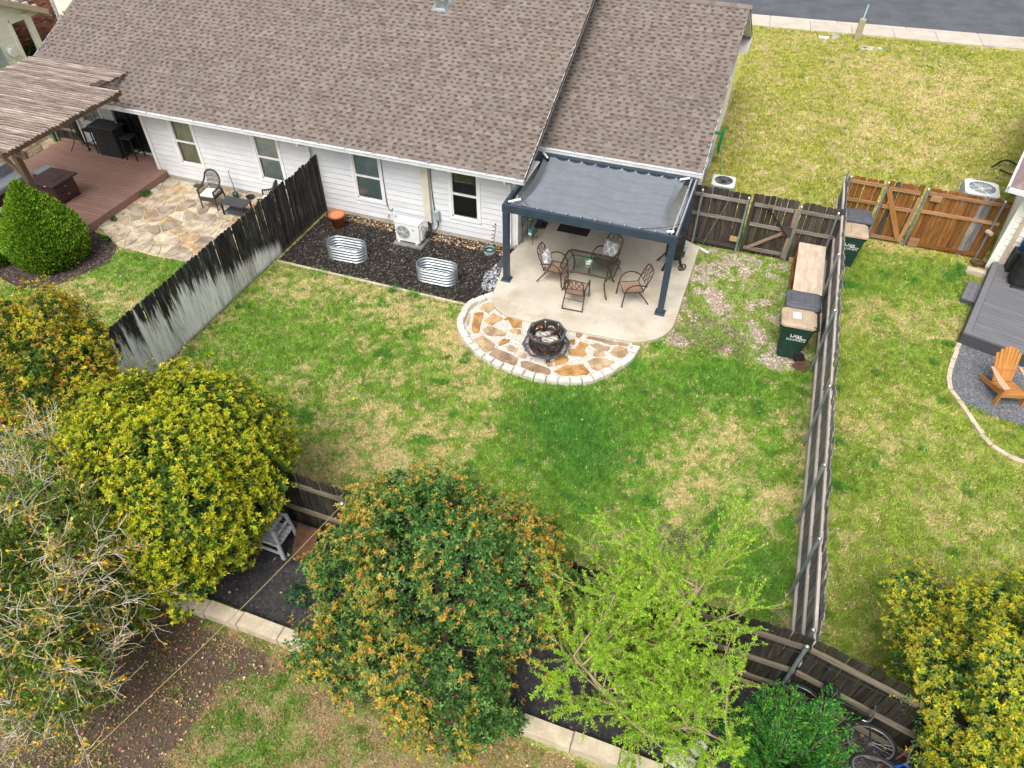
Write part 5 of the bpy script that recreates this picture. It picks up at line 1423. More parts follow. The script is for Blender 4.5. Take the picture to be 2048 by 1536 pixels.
path = smooth_path([(x, y, 0) for x, y in [(-5.56, 13.78), (-5.80, 13.52), (-6.02, 13.12), (-6.03, 12.6), (-5.92, 12.25), (-5.66, 11.88), (-5.30, 11.56), (-4.88, 11.34), (-4.38, 11.20), (-3.76, 11.10), (-3.21, 11.12), (-2.62, 11.27), (-2.2, 11.52), (-1.80, 12.02), (-1.56, 12.52), (-1.47, 12.98)]], 24)
acc = [0]
for a, b in zip(path, path[1:]): acc.append(acc[-1] + (b - a).length)
nb = 27; step = acc[-1] / nb


def at_len(s):
    for i in range(len(acc) - 1):
        if acc[i + 1] >= s: return path[i].lerp(path[i + 1], (s - acc[i]) / max(1e-6, acc[i + 1] - acc[i]))
    return path[-1]


for k in range(nb):
    a, b = at_len(k * step + .015), at_len((k + 1) * step - .015); t = (b - a).normalized(); nrm = Vector((-t.y, t.x, 0)); w = .17 + rs.uniform(-.012, .012)
    j = nrm * rs.uniform(-.012, .012); q = [a + j, b + j, b + j + nrm * w - t * .012, a + j + nrm * w + t * .012]
    mb = MB(); mb.prism([(v.x, v.y) for v in q], -.02, .145 + rs.uniform(-.016, .016), .022); mb.build('block', M_limestone, ed)

fp = empty('fire_pit', (-3.58, 12.12, .014), 'octagonal rusty steel fire pit with star cutouts holding charred logs', 'fire pit')
FX, FY = -3.60, 12.22
oct_ = lambda r, z, off=22.5: [Vector((FX + r * math.cos(R(off + 45 * k)), FY + r * math.sin(R(off + 45 * k)), z)) for k in range(8)]
lo, hi = oct_(.415, .14), oct_(.43, .56)
for k in range(8):
    A, B_, C_, D_ = lo[k], lo[(k + 1) % 8], hi[(k + 1) % 8], hi[k]
    u = (B_ - A).normalized(); v = ((D_ + C_) / 2 - (A + B_) / 2).normalized(); c = (A + B_ + C_ + D_) / 4; nrm = u.cross(v)
    mb = MB(); n = 24; circ = []; outl = []
    hw, hh = (B_ - A).length / 2, (D_ - A).length / 2
    for i in range(n):
        a = 2 * math.pi * i / n; ca, sa = math.cos(a), math.sin(a)
        circ.append(c + u * ca * .10 + v * sa * .10)
        s = min(hw / max(abs(ca), 1e-6), hh / max(abs(sa), 1e-6)); outl.append(c + u * ca * s + v * sa * s)
    for dn in (0, .006):
        b0 = len(mb.v); mb.v.extend([tuple(p + nrm * dn) for p in circ + outl])
        for i in range(n):
            j = (i + 1) % n; mb.f.append((b0 + i, b0 + j, b0 + n + j, b0 + n + i)); mb.mi.append(0); mb.c.append(None)
    star = [c + (u * math.sin(R(36 * i)) + v * math.cos(R(36 * i))) * (.10 if i % 2 == 0 else .042) + nrm * .003 for i in range(10)]
    mb.add(star + [c + nrm * .003], [(i, (i + 1) % 10, 10) for i in range(10)]); mb.build('side_panel', M_rust, fp)
for r, z, h, w in ((.445, .56, .035, .05), (.555, .20, .03, .055)):
    mb = MB(); o_, i_ = oct_(r + w / 2, z), oct_(r - w / 2, z)
    for k in range(8):
        j = (k + 1) % 8; up = Vector((0, 0, h)); mb.hexa([i_[k], o_[k], o_[j], i_[j], i_[k] + up, o_[k] + up, o_[j] + up, i_[j] + up])
    mb.build('rim', M_firemetal, fp)
for k in (0, 2, 4, 6):
    a = R(22.5 + 45 * k); d_ = Vector((math.cos(a), math.sin(a), 0)); c0 = Vector((FX, FY, 0))
    mb = MB(); mb.bar(c0 + d_ * .50 + Vector((0, 0, .0)), c0 + d_ * .48 + Vector((0, 0, .21)), .10, .02, d_); mb.build('leg', M_firemetal, fp)
    mb = MB(); mb.bar(c0 + d_ * .41 + Vector((0, 0, .215)), c0 + d_ * .54 + Vector((0, 0, .215)), .06, .02); mb.build('bracket', M_firemetal, fp)
mb = MB(); mb.add([tuple(v) for v in oct_(.41, .20)], [tuple(range(8))]); mb.build('fire_pan', M_dark, fp)
rs = random.Random(4); mb = MB()
for k in range(90):
    a = rs.uniform(0, 6.28); r = .37 * math.sqrt(rs.random()); s = rs.uniform(.02, .05); mb.sphere((FX + r * math.cos(a), FY + r * math.sin(a), .22 + rs.uniform(0, .07)), s, 6, 4, sz=.7)
tag(mb.build('ash_and_embers', M_ash, loc=(FX, FY, .17)), 'heap of grey ash and charcoal in the fire pit', 'ash'); bpy.data.objects['ash_and_embers']['kind'] = 'stuff'
for a, b, r, lab in (((FX - .06, FY - .14, .36), (FX + .26, FY + .06, .37), .10, 'thick pale charred log lying on the ash in the fire pit'), ((FX - .28, FY + .04, .33), (FX - .02, FY + .23, .34), .07, 'thinner burnt log at the back left of the fire pit'), ((FX - .30, FY - .10, .32), (FX - .08, FY - .24, .32), .05, 'small black log against the near rim of the fire pit')):
    mb = MB(); p = [Vector(a).lerp(Vector(b), t) + Vector((rs.uniform(-.012, .012), rs.uniform(-.012, .012), rs.uniform(-.01, .01))) for t in (0, .25, .5, .75, 1)]
    mb.tube(p, [r * rs.uniform(.88, 1.08) for _ in p], 10); o = mb.build('log', M_log, loc=a); tag(o, lab, 'log', 'logs in the fire pit')


def clip_half(poly, p, n):
    out = []
    for i in range(len(poly)):
        a, b = poly[i], poly[(i + 1) % len(poly)]; da = (a[0] - p[0]) * n[0] + (a[1] - p[1]) * n[1]; db = (b[0] - p[0]) * n[0] + (b[1] - p[1]) * n[1]
        if da <= 0: out.append(a)
        if (da <= 0) != (db <= 0): t = da / (da - db); out.append((a[0] + (b[0] - a[0]) * t, a[1] + (b[1] - a[1]) * t))
    return out


def crazy_paving(root, poly, n, pal, z0, z1, gap, seed, m=None, relax=1, jit=.0):
    rs = random.Random(seed); xs = [p[0] for p in poly]; ys = [p[1] for p in poly]; S = []
    while len(S) < n:
        p = (rs.uniform(min(xs), max(xs)), rs.uniform(min(ys), max(ys)))
        if inpoly(np.array([p[0]]), np.array([p[1]]), poly)[0] and all((p[0] - q[0]) ** 2 + (p[1] - q[1]) ** 2 > (.035 if len(S) < n * .7 else .012) for q in S): S.append(p)
    a = sum(poly[i][0] * poly[(i + 1) % len(poly)][1] - poly[(i + 1) % len(poly)][0] * poly[i][1] for i in range(len(poly)))
    base = list(poly) if a > 0 else list(poly)[::-1]
    for i, p in enumerate(S):
        c = list(base)
        for j, q in enumerate(S):
            if i == j: continue
            d2 = (p[0] - q[0]) ** 2 + (p[1] - q[1]) ** 2
            if d2 > 9: continue
            nn = (q[0] - p[0], q[1] - p[1]); l = math.hypot(*nn); nn = (nn[0] / l, nn[1] / l); mid = ((p[0] + q[0]) / 2 - nn[0] * gap, (p[1] + q[1]) / 2 - nn[1] * gap); c = clip_half(c, mid, nn)
            if len(c) < 3: break
        if len(c) < 3: continue
        d = []
        for k in range(len(c)):
            e, f = c[k], c[(k + 1) % len(c)]; l = math.hypot(f[0] - e[0], f[1] - e[1])
            if l < .03: d.append(e); continue
            for t in (.12, .5, .88): d.append((e[0] + (f[0] - e[0]) * t + rs.uniform(-.008, .008), e[1] + (f[1] - e[1]) * t + rs.uniform(-.008, .008)))
        cc = rs.choice(pal); kk = rs.uniform(.85, 1.12)
        mb = MB(); mb.prism(d, z0, z1 + rs.uniform(-.006, .006), .008, col=tuple(v * kk for v in cc)); mb.build('stone', m or M_flag, root)


fl = empty('flagstone_patio', (-15, 14, 0), 'tan crazy paving flagstone patio beside the brown deck', 'patio')
crazy_paving(fl, [(-17.74, 15.92), (-17.74, 12.86), (-16.35, 12.22), (-14.0, 12.24), (-11.96, 12.34), (-11.96, 15.92)], 128,
             [(.50, .42, .30), (.55, .47, .34), (.46, .40, .30), (.48, .36, .23), (.58, .50, .38), (.42, .36, .28), (.50, .44, .33), (.34, .28, .22), (.50, .35, .19)], .0, .038, .017, 23)
sp = empty('side_path', (-24, 15, 0), 'dark flagstone path beyond the far end of the brown deck', 'path')
crazy_paving(sp, [(-26.4, 12.8), (-22.7, 12.8), (-22.7, 16.8), (-26.4, 16.8)], 46, [(.28, .22, .15), (.22, .17, .12), (.34, .27, .18), (.18, .14, .11)], .0, .036, .02, 29)
for o in (pitz, fl, sp):
    del o['category']; o['kind'] = 'structure'
ed['kind'] = 'thing'

# ---------------------------------------------------------------- mulch bed objects
mb = MB()
for (x0, y0, x1, y1) in ((-11.75, 13.10, -9.6, 13.17), (-9.59, 13.105, -8.1, 13.172), (-8.09, 13.095, -6.10, 13.165)): mb.box(x0, y0, -.02, x1, y1, .055, ch=.01)
tag(mb.build('bed_edging', M_wallblock, loc=(-9, 13.13, 0)), 'straight pale edging strip between the mulch bed and the lawn', 'edging')


def stock_tank(label, x, y, rot):
    t = empty('stock_tank', (0, 0, 0), label, 'planter', 'galvanised oval planters in the mulch bed')
    prof = []; H = .44
    for i in range(49):
        f = i / 48; prof.append((f * H, .014 * math.sin(f * math.pi * 2 * 5.0)))
    n = 40
    def ringpt(k, off):
        a = 2 * math.pi * k / n; r = .275 + off; sx = .285 if math.cos(a) >= 0 else -.285
        return (sx + r * math.cos(a), r * math.sin(a))
    for nm, s, inn in (('tank', 1, 0), ('inner_wall', -1, -.012)):
        mb = MB(); b = 0
        for z, o_ in prof:
            for k in range(n): p = ringpt(k, o_ + inn); mb.v.append((p[0], p[1], z))
        for i in range(len(prof) - 1):
            for k in range(n):
                q = (i * n + k, i * n + (k + 1) % n, (i + 1) * n + (k + 1) % n, (i + 1) * n + k); mb.f.append(q if s > 0 else q[::-1]); mb.mi.append(0); mb.c.append(None)
        mb.build(nm, M_metal, t, True)
    mb = MB(); mb.tube([(*ringpt(k, -.005), H) for k in range(n)], .015, 8, closed=True); mb.build('rim', M_metal, t, True)
    mb = MB(); mb.add([(*ringpt(k, -.02), .09) for k in range(n)], [tuple(range(n))]); mb.build('soil', M_mulch, t)
    mb = MB()
    for sx in (-.14, .14): mb.tube(smooth_path([(sx, -.25, .40), (sx + .03, -.12, .16), (sx - .02, .1, .13), (sx, .26, .38)], 4), .006, 4)
    mb.tube([(-.2, 0, .15), (.22, .02, .14)], .006, 4); mb.build('brace_wire', M_steel, t)
    t.location = (x, y, .01); t.rotation_euler = (0, 0, rot)


stock_tank('galvanised oval planter tank nearest the blackened fence and the terracotta pot', -10.0, 14.03, R(3))
stock_tank('galvanised oval planter tank nearest the patio, before the wall air conditioner', -7.22, 13.93, R(2))
tp = empty('terracotta_pot', (-11.02, 15.29, .01), 'large terracotta flower pot in the corner by the blackened fence', 'plant pot')
mb = MB(); mb.lathe([(.001, 0), (.155, 0), (.215, .36), (.24, .36), (.245, .44), (.215, .44), (.20, .37), (.18, .28), (.001, .28)], 28, (-11.02, 15.29, .01)); mb.build('pot', M_terracotta, tp, True)
mb = MB(); mb.disc((-11.02, 15.29, .40), .208, 24); mb.build('soil', mat('orange_water_dish', (.55, .24, .12), rough=.6), tp)
bp_ = empty('glazed_pot', (-6.32, 15.45, .01), 'small blue grey glazed pot by the house wall near the patio corner', 'plant pot')
mb = MB(); mb.lathe([(.001, 0), (.12, 0), (.165, .10), (.16, .22), (.15, .23), (.14, .21), (.14, .10), (.001, .08)], 24, (-6.32, 15.45, .01)); mb.build('pot', M_glazeblue, bp_, True)
mb = MB(); mb.lathe([(.164, .19), (.168, .235), (.145, .24), (.135, .12)], 24, (-6.32, 15.45, .01)); mb.build('rim', M_potgreen, bp_, True)
mb = MB(); mb.tube([(-6.33 + .045 * math.cos(t * 6.283 * 6) + .10 * t, 15.66 + .045 * math.sin(t * 6.283 * 6), .12 + .75 * t) for t in np.linspace(0, 1, 100)], .009, 5)
mb.tube([(-6.33, 15.66, 0), (-6.30, 15.66, .14)], .009, 5); mb.sphere((-6.21, 15.66, .90), .025, 8, 5); tag(mb.build('spiral_stake', M_black, loc=(-6.33, 15.66, 0)), 'black corkscrew plant stake behind the small glazed pot', 'garden stake')
mb = MB(); mb.box(-5.93, 14.95, .012, -5.72, 15.42, .05, ch=.01); tag(mb.build('stepping_stone', mat('dark_slate', (.05, .055, .065), (.08, .085, .1), 4, rough=.8), loc=(-5.8, 15.2, 0)), 'dark slate slab beside the front left pergola post', 'paver')

M_guardgrey = mat('guard_grey', (.55, .57, .52), rough=.5)
ac = empty('heat_pump', (-8.66, 15.28, .06), 'white wall mounted style air conditioner unit standing on a grey pad by the house', 'air conditioner')
ac['label'] = 'white boxy air conditioner with a round fan grille by the house wall'
mb = MB(); mb.box(-9.10, 15.0, -.01, -8.20, 15.56, .065, ch=.008); tag(mb.build('equipment_pad', M_slabedge, loc=(-8.65, 15.28, 0)), 'grey pad under the white boxy air conditioner', 'pad')
A0, A1, B0, B1, Z0, Z1 = -9.03, -8.30, 15.12, 15.42, .13, .70
mb = MB(); mb.box(A0, B0, Z0, A1, B1, Z1, ch=.012); mb.build('body', M_acwhite, ac)
mb = MB(); mb.box(A0 - .012, B0 - .015, Z1 + .001, A1 + .012, B1 + .01, Z1 + .03, ch=.012); mb.build('top_cover', M_acwhite, ac)
fc = Vector((-8.79, B0 - .004, .42)); fr = .205
mb = MB(); mb.disc(fc, fr, 28, nrm=(0, -1, 0)); f_ = mb.build('fan_grille', M_acgrill, ac)
mb = MB()
for r in (.05, .09, .13, .17, .205): mb.tube([fc + Vector((r * math.cos(a), -.012, r * math.sin(a))) for a in np.linspace(0, 2 * math.pi, 25)[:-1]], .0035, 4, closed=True)
for k in range(16):
    a = k * math.pi / 8; mb.tube([fc + Vector((.03 * math.cos(a), -.014, .03 * math.sin(a))), fc + Vector((fr * math.cos(a), -.010, fr * math.sin(a)))], .0045, 4)
mb.disc(fc + Vector((0, -.018, 0)), .035, 12, nrm=(0, -1, 0)); mb.build('guard', M_guardgrey, f_)
mb = MB()
for k in range(5):
    a = k * 2 * math.pi / 5; mb.add([fc + Vector((.03 * math.cos(a), -.003, .03 * math.sin(a))), fc + Vector((.19 * math.cos(a - .35), -.003, .19 * math.sin(a - .35))), fc + Vector((.19 * math.cos(a + .35), -.003, .19 * math.sin(a + .35)))], [(0, 1, 2)])
mb.build('blade', mat('fan_blade', (.12, .13, .10), rough=.6), f_)
mb = MB(); n = 20; mb.add([(-8.475 + .042 * math.cos(2 * math.pi * k / n), B0 - .004, .53 + .021 * math.sin(2 * math.pi * k / n)) for k in range(n)], [tuple(range(n))]); mb.build('badge', mat('badge_blue', (.03, .045, .12), rough=.4), ac)
mb = MB(); mb.box(-8.50, B0 - .007, .525, -8.45, B0 - .005, .535); mb.build('badge_lettering', M_print, ac)
for x in (-8.95, -8.40):
    mb = MB(); mb.box(x - .03, 15.10, .066, x + .03, 15.46, .129); mb.build('foot', M_acwhite, ac)
mb = MB(); mb.box(A1 + .001, 15.2, .2, A1 + .05, 15.40, .5, ch=.01); mb.box(A1, 15.18, .52, A1 + .035, 15.38, .64, ch=.008); mb.build('valve_cover', M_acwhite, ac)

mb = MB(); mb.sphere((-7.11, 9.15, .045), .035, 12, 8); tag(mb.build('tennis_ball', M_ball, smooth=True, loc=(-7.11, 9.15, 0)), 'bright yellow green tennis ball lying on the lawn', 'ball')


# ---------------------------------------------------------------- wheeled bins, storage shelf, pallet
def text(name, body, size, m, parent, loc, rot, ext=.001):
    cu = bpy.data.curves.new(name, 'FONT'); cu.body = body; cu.size = size; cu.align_x = 'CENTER'; cu.extrude = ext
    q = bpy.data.objects.new(name, cu); COL.objects.link(q); bpy.context.view_layer.update()
    me = bpy.data.meshes.new_from_object(q.evaluated_get(bpy.context.evaluated_depsgraph_get())); me.name = name
    bpy.data.objects.remove(q); bpy.data.curves.remove(cu); me.materials.clear(); me.materials.append(m)
    o = bpy.data.objects.new(name, me); COL.objects.link(o); o.parent = parent; o.location = loc; o.rotation_euler = rot; return o


def wheeled_bin(label, x, y, rot, body_m, lid_m, raised=True, paper=False, brand=True):
    """front towards local -X, wheels and hinge at +X, printed side faces local -Y"""
    t = empty('wheeled_bin', (0, 0, 0), label, 'bin', 'wheeled rubbish bins')
    mb = MB(); H = 1.0
    def ring(x0, x1, y_, z, c=.06): return [(x0 + c, -y_, z), (x1 - c, -y_, z), (x1, -y_ + c, z), (x1, y_ - c, z), (x1 - c, y_, z), (x0 + c, y_, z), (x0, y_ - c, z), (x0, -y_ + c, z)]
    lv = [ring(-.26, .20, .235, .02), ring(-.27, .21, .24, .08), ring(-.355, .335, .30, .86), ring(-.375, .36, .315, .90), ring(-.375, .36, .315, 1.0)]
    V = [p for l in lv for p in l]; F = []
    for i in range(len(lv) - 1):
        for k in range(8): F.append((i * 8 + k, i * 8 + (k + 1) % 8, (i + 1) * 8 + (k + 1) % 8, (i + 1) * 8 + k))
    F.append(tuple(range(7, -1, -1))); F.append(tuple(32 + k for k in range(8)))
    mb.add(V, F); bo = mb.build('body', body_m, t)
    mb = MB(); R_ = ring(-.41, .37, .345, 1.003, .07); T1 = ring(-.40, .365, .335, 1.05, .07); T2 = ring(-.34, .30, .275, 1.075, .06)
    V = R_ + T1 + T2; F = [(i * 8 + k, i * 8 + (k + 1) % 8, (i + 1) * 8 + (k + 1) % 8, (i + 1) * 8 + k) for i in range(2) for k in range(8)] + [tuple(16 + k for k in range(8))]
    mb.add(V, F); li = mb.build('lid', lid_m, t)
    if raised:
        mb = MB(); mb.box(-.29, -.22, 1.0755, .04, .22, 1.092, ch=.012); mb.build('lid_panel', lid_m, li)
    else:
        for a, b in ((-.30, -.12), (.0, .24)):
            mb = MB(); mb.box(a, -.20, 1.0755, b, .20, 1.088, ch=.012); mb.build('lid_panel', lid_m, li)
    for s in (-.27, .27):
        mb = MB(); mb.tube([(.30, s, 1.06), (.42, s, 1.03), (.43, s, .97)], .018, 6); mb.build('hinge_arm', M_blackplastic, t)
    mb = MB(); mb.cyl((.43, -.27, .985), (.43, .27, .985), .017, n=8); mb.box(.36, -.25, .93, .40, .25, .985, ch=.004); mb.build('handle', M_blackplastic, t)
    mb = MB(); mb.box(-.40, -.22, .90, -.378, .22, .93); mb.build('grab_bar', body_m, t)
    for s in (-.275, .275):
        mb = MB(); mb.cyl((.22, s - .035, .13), (.22, s + .035, .13), .13, n=20); w = mb.build('wheel', M_tyre, t)
        mb = MB(); mb.cyl((.22, s - .04, .13), (.22, s + .04, .13), .065, n=12); mb.build('hub', M_blackplastic, w)
    mb = MB(); mb.cyl((.22, -.3, .13), (.22, .3, .13), .012, n=6); mb.build('axle', M_black, t)
    if brand:
        tilt = math.atan2(.06, .78); sc = M_print
        text('lettering', 'Dias', .15, sc, t, (.0, -.2985, .70), (R(90) - tilt, 0, 0))
        text('lettering', '512-270-8372', .075, sc, t, (.02, -.2905, .60), (R(90) - tilt, 0, 0))
        mb = MB(); mb.box(.02, -.2985, .678, .24, -.294, .690); mb.build('underline', sc, t)
        mb = MB(); mb.lathe([(.001, 0), (.03, 0)], 8); 
    if paper:
        mb = MB(); mb.box(-.16, -.09, 1.0925, .01, .13, 1.095); mb.build('paper_notice', M_paper, li)
    t.location = (x, y, .0); t.rotation_euler = (0, 0, rot); return t


wheeled_bin('green wheeled bin with a tan lid and white notice beside the long grey fence', 1.86, 14.14, R(3), M_bin, M_bintan, True, True)
wheeled_bin('dark wheeled bin with a grey lid between the tan lidded bin and the plywood shelf', 1.90, 14.86, R(3), M_blackplastic, M_bingrey, False, False, False)
wheeled_bin('green wheeled bin with a tan lid on the neighbour side of the grey fence', 2.90, 18.48, R(183), M_bin, M_bintan, True)
for o in list(bpy.data.objects):
    pass
b4 = wheeled_bin('dark wheeled bin with a grey lid against the orange fence', 3.00, 19.28, R(183), M_blackplastic, M_bingrey, False, False, False)
# print on the far side for the two neighbour bins (they stand turned round)
for t in [o for o in bpy.data.objects if o.name.startswith('wheeled_bin') and o.location.x > 2.5]:
    for ch in list(t.children):
        if ch.name.startswith('lettering') or ch.name.startswith('underline'): bpy.data.objects.remove(ch)
    tilt = math.atan2(.06, .78)
    text('lettering', 'Dias', .15, M_print, t, (-.02, .2985, .70), (R(90) - tilt, 0, R(180)))
    text('lettering', '512-270-8372', .075, M_print, t, (-.04, .2905, .60), (R(90) - tilt, 0, R(180)))
    mb = MB(); mb.box(-.26, .294, .678, -.04, .2985, .690); u = mb.build('underline', M_print); u.parent = t

sh = empty('storage_shelf', (2.0, 16.7, 0), 'long low storage box topped with a plywood sheet by the grey fence', 'storage box')
mb = MB(); mb.box(1.66, 15.58, .76, 2.34, 17.82, .782); mb.build('plywood_top', M_ply, sh)
for x in (1.67, 2.31):
    beam('side_board', (x, 15.6, .70), (x, 17.8, .70), .03, .11, M_plyedge, sh); beam('side_board', (x, 15.6, .12), (x, 17.8, .12), .03, .12, M_plyedge, sh)
    for y in (15.62, 16.7, 17.78): beam('leg', (x, y, 0), (x, y, .755), .04, .07, M_plyedge, sh, (0, 1, 0))
mb = MB(); mb.box(1.70, 15.64, .18, 2.29, 17.76, .20); mb.build('lower_shelf', M_brownboard, sh)
pl_ = empty('slatted_mat', (2.23, 13.76, 0), 'small dark brown slatted wooden mat on the ground below the bins', 'mat')
ang = R(-32); ux, uy = Vector((math.cos(ang), math.sin(ang), 0)), Vector((-math.sin(ang), math.cos(ang), 0)); c0 = Vector((2.23, 13.74, 0))
for k in range(7): q = c0 + uy * (-.20 + k * .066); beam('slat', q - ux * .17 + Vector((0, 0, .045)), q + ux * .17 + Vector((0, 0, .06)), .055, .014, M_doormat_brown, pl_)
for s in (-.12, .12): q = c0 + ux * s; beam('runner', q - uy * .21 + Vector((0, 0, .03)), q + uy * .21 + Vector((0, 0, .03)), .03, .025, M_doormat_brown, pl_)
mb = MB(); mb.box(-.20, -.035, 0, .20, .035, .03); o = mb.build('pvc_offcut', M_white); o.location = (-.75, 17.72, .02); o.rotation_euler = (0, 0, R(-32)); tag(o, 'short white plank lying on the gravel before the gate fence', 'plank')


def condenser(label, x, y, s, h, rot, fanm):
    t = empty('condenser', (0, 0, 0), label, 'air conditioner', 'square outdoor condensers')
    mb = MB(); mb.box(-s / 2, -s / 2, .06, s / 2, s / 2, h - .05); mb.build('coil_body', M_post, t)
    mb = MB()
    for k in range(14):
        z = .12 + k * (h - .25) / 13; mb.box(-s / 2 - .012, -s / 2 - .012, z, s / 2 + .012, s / 2 + .012, z + .015)
    mb.build('louvre', M_greybox, t)
    mb = MB(); n = 28; r = s * .40; out = []; inn = []
    for k in range(n):
        a = 2 * math.pi * k / n; q = s / 2 / max(abs(math.cos(a)), abs(math.sin(a))); q = min(q, s * .64); inn.append((r * math.cos(a), r * math.sin(a), h)); out.append((q * math.cos(a), q * math.sin(a), h - .012))
    mb.add(inn + out, [(k, n + k, n + (k + 1) % n, (k + 1) % n) for k in range(n)]); mb.add([(p[0] * 1.0, p[1], h - .06) for p in out] + out, [(k, (k + 1) % n, n + (k + 1) % n, n + k) for k in range(n)]); mb.build('top_cover', M_acwhite, t)
    mb = MB(); mb.disc((0, 0, h - .09), r, 24); mb.build('fan_well', M_dark, t)
    mb = MB()
    for k in range(4):
        a = k * math.pi / 2 + .4; mb.add([(.06 * math.cos(a), .06 * math.sin(a), h - .05), (r * .95 * math.cos(a - .35), r * .95 * math.sin(a - .35), h - .07), (r * .95 * math.cos(a + .35), r * .95 * math.sin(a + .35), h - .04)], [(0, 1, 2)])
    mb.cyl((0, 0, h - .06), (0, 0, h - .03), .08, n=12); mb.build('fan', fanm, t)
    mb = MB()
    for k in range(6): mb.tube([(r * (k + 1) / 6 * math.cos(a), r * (k + 1) / 6 * math.sin(a), h - .004) for a in np.linspace(0, 2 * math.pi, 25)[:-1]], .004, 4, closed=True)
    for k in range(8):
        a = k * math.pi / 4; mb.tube([(0, 0, h - .004), (r * math.cos(a), r * math.sin(a), h - .004)], .004, 4)
    mb.build('guard', M_black if fanm is M_brownboard else M_acwhite, t)
    mb = MB(); mb.box(-s / 2 - .06, -s / 2 - .06, 0, s / 2 + .06, s / 2 + .06, .06, ch=.01); mb.build('pad', M_slabedge, t)
    t.location = (x, y, 0); t.rotation_euler = (0, 0, rot)


condenser('square condenser with a dark fan behind the gate fence beside the house', -.72, 20.62, .68, .70, R(2), M_brownboard)
condenser('square condenser with a pale fan guard behind the orange fence', 6.52, 22.62, .92, .80, R(-3), M_acwhite)
mb = MB()
for k in range(7):
    r = .20 + .02 * k; mb.tube([(-1.22 + .012 * k + .02 * math.sin(a), 23.0 + .75 * r * math.cos(a), .95 + r * 1.5 * math.sin(a) - .12) for a in np.linspace(0, 2 * math.pi, 20)[:-1]], .012, 6, closed=True)
mb.tube(smooth_path([(-1.2, 23.0, .6), (-1.0, 22.7, .25), (-.95, 22.4, .03), (-.9, 22.2, .02)], 5), .012, 6); mb.cyl((-1.45, 23, 1.05), (-1.15, 23, 1.05), .05, n=10)
tag(mb.build('garden_hose', M_hose, loc=(-1.2, 23, 0)), 'green garden hose coiled on the side wall of the house', 'hose')


# ---------------------------------------------------------------- next door on the left: deck, pergola, furniture
DZ = .25
dk = empty('wooden_deck', (-20, 14, 0), 'reddish brown plank deck beside the flagstone patio', 'deck')
rs = random.Random(2); y = 12.44
while y < 16.62:
    mb = MB(); mb.box(-22.5, y + .006, DZ - .03, -17.66, y + .135, DZ + rs.uniform(-.001, .001), ch=.004); mb.build('board', M_deckbrown, dk); y += .141
y = 11.03
while y < 12.40:
    mb = MB(); mb.box(-22.5, y + .006, DZ - .03, -19.1, y + .135, DZ, ch=.004); mb.build('board', M_deckbrown, dk); y += .141
for a, b in (((-17.645, 12.40), (-17.645, 15.93)),): beam('fascia', (a[0], a[1], DZ / 2), (b[0], b[1], DZ / 2), .03, DZ + .005, M_deckbrown, dk)
beam('fascia', (-19.08, 12.42, DZ / 2), (-17.63, 12.42, DZ / 2), .03, DZ + .005, M_deckbrown, dk)
beam('fascia', (-19.08, 11.0, DZ / 2), (-19.08, 12.40, DZ / 2), .03, DZ + .005, M_deckbrown, dk)
mb = MB(); mb.box(-22.4, 12.5, .0, -17.7, 16.6, DZ - .04); mb.build('frame', M_dark, dk)
chips('deck_leaves', [(-21, 13), (-17.8, 13), (-17.8, 16.2), (-21, 16.2)], 60, .03, .06, [(.45, .33, .2), (.36, .2, .1), (.5, .42, .32)], DZ + .002, 61, M_debris, asp=.6)

lt = empty('wooden_pergola', (-20.5, 14, 0), 'weathered wooden pergola with closely spaced slats over the brown deck', 'pergola')
rs = random.Random(6)
y = 11.38
while y < 16.60:
    xe = (-17.60 if y < 15.38 else -18.42 if y > 15.75 else -18.72) + rs.uniform(-.04, .03)
    beam('slat', (-22.15 + rs.uniform(-.04, .04), y, 3.05), (xe, y, 3.05 + rs.uniform(-.006, .006)), .048, .040, W_lattice, lt); y += .118
for x in (-17.74, -18.9, -20.0, -21.0, -21.95): beam('rafter', (x, 11.26, 2.955), (x, 15.45, 2.955), .045, .145, W_beam, lt)
for x in (-18.55, -19.7, -20.8, -21.9): beam('rafter', (x, 15.40, 2.99), (x, 16.58, 3.00), .045, .07, W_beam, lt)
beam('beam', (-22.1, 11.75, 2.79), (-17.55, 11.75, 2.79), .09, .18, W_beam, lt); beam('beam', (-22.1, 15.2, 2.83), (-17.65, 15.2, 2.83), .05, .10, W_beam, lt)
for x in (-17.95, -21.8): beam('post', (x, 11.75, 0), (x, 11.75, 2.70), .15, .15, W_beam, lt, (0, 1, 0))
beam('knee_brace', (-18.02, 11.75, 2.15), (-18.6, 11.75, 2.70), .09, .09, W_beam, lt)

bc = empty('bar_counter', (-19.97, 16.33, DZ), 'tall black wicker bar counter against the wall on the brown deck', 'bar')
mb = MB(); mb.box(-20.42, 16.10, DZ + .04, -19.52, 16.56, DZ + .98, ch=.006); mb.build('cabinet', M_wicker, bc)
mb = MB(); mb.box(-20.46, 16.05, DZ + .985, -19.45, 16.61, DZ + 1.03, ch=.008); mb.build('counter_top', M_plasticwood, bc)
for x in (-20.38, -19.56):
    for yy in (16.14, 16.52): mb = MB(); mb.box(x - .02, yy - .02, DZ, x + .02, yy + .02, DZ + .04); mb.build('foot', M_black, bc)
mb = MB(); mb.box(-19.97, 16.092, DZ + .06, -19.96, 16.10, DZ + .96); mb.build('door_gap', M_dark, bc)
mb = MB(); mb.lathe([(.04, 0), (.055, .1), (.05, .1), (.036, .01), (.001, .01)], 14, (-19.56, 16.42, DZ + 1.031)); tag(mb.build('glass_cup', glass('clear_glass', (.8, .85, .9), .15), loc=(-19.56, 16.42, DZ + 1.031)), 'clear glass standing on the black bar counter', 'glass')


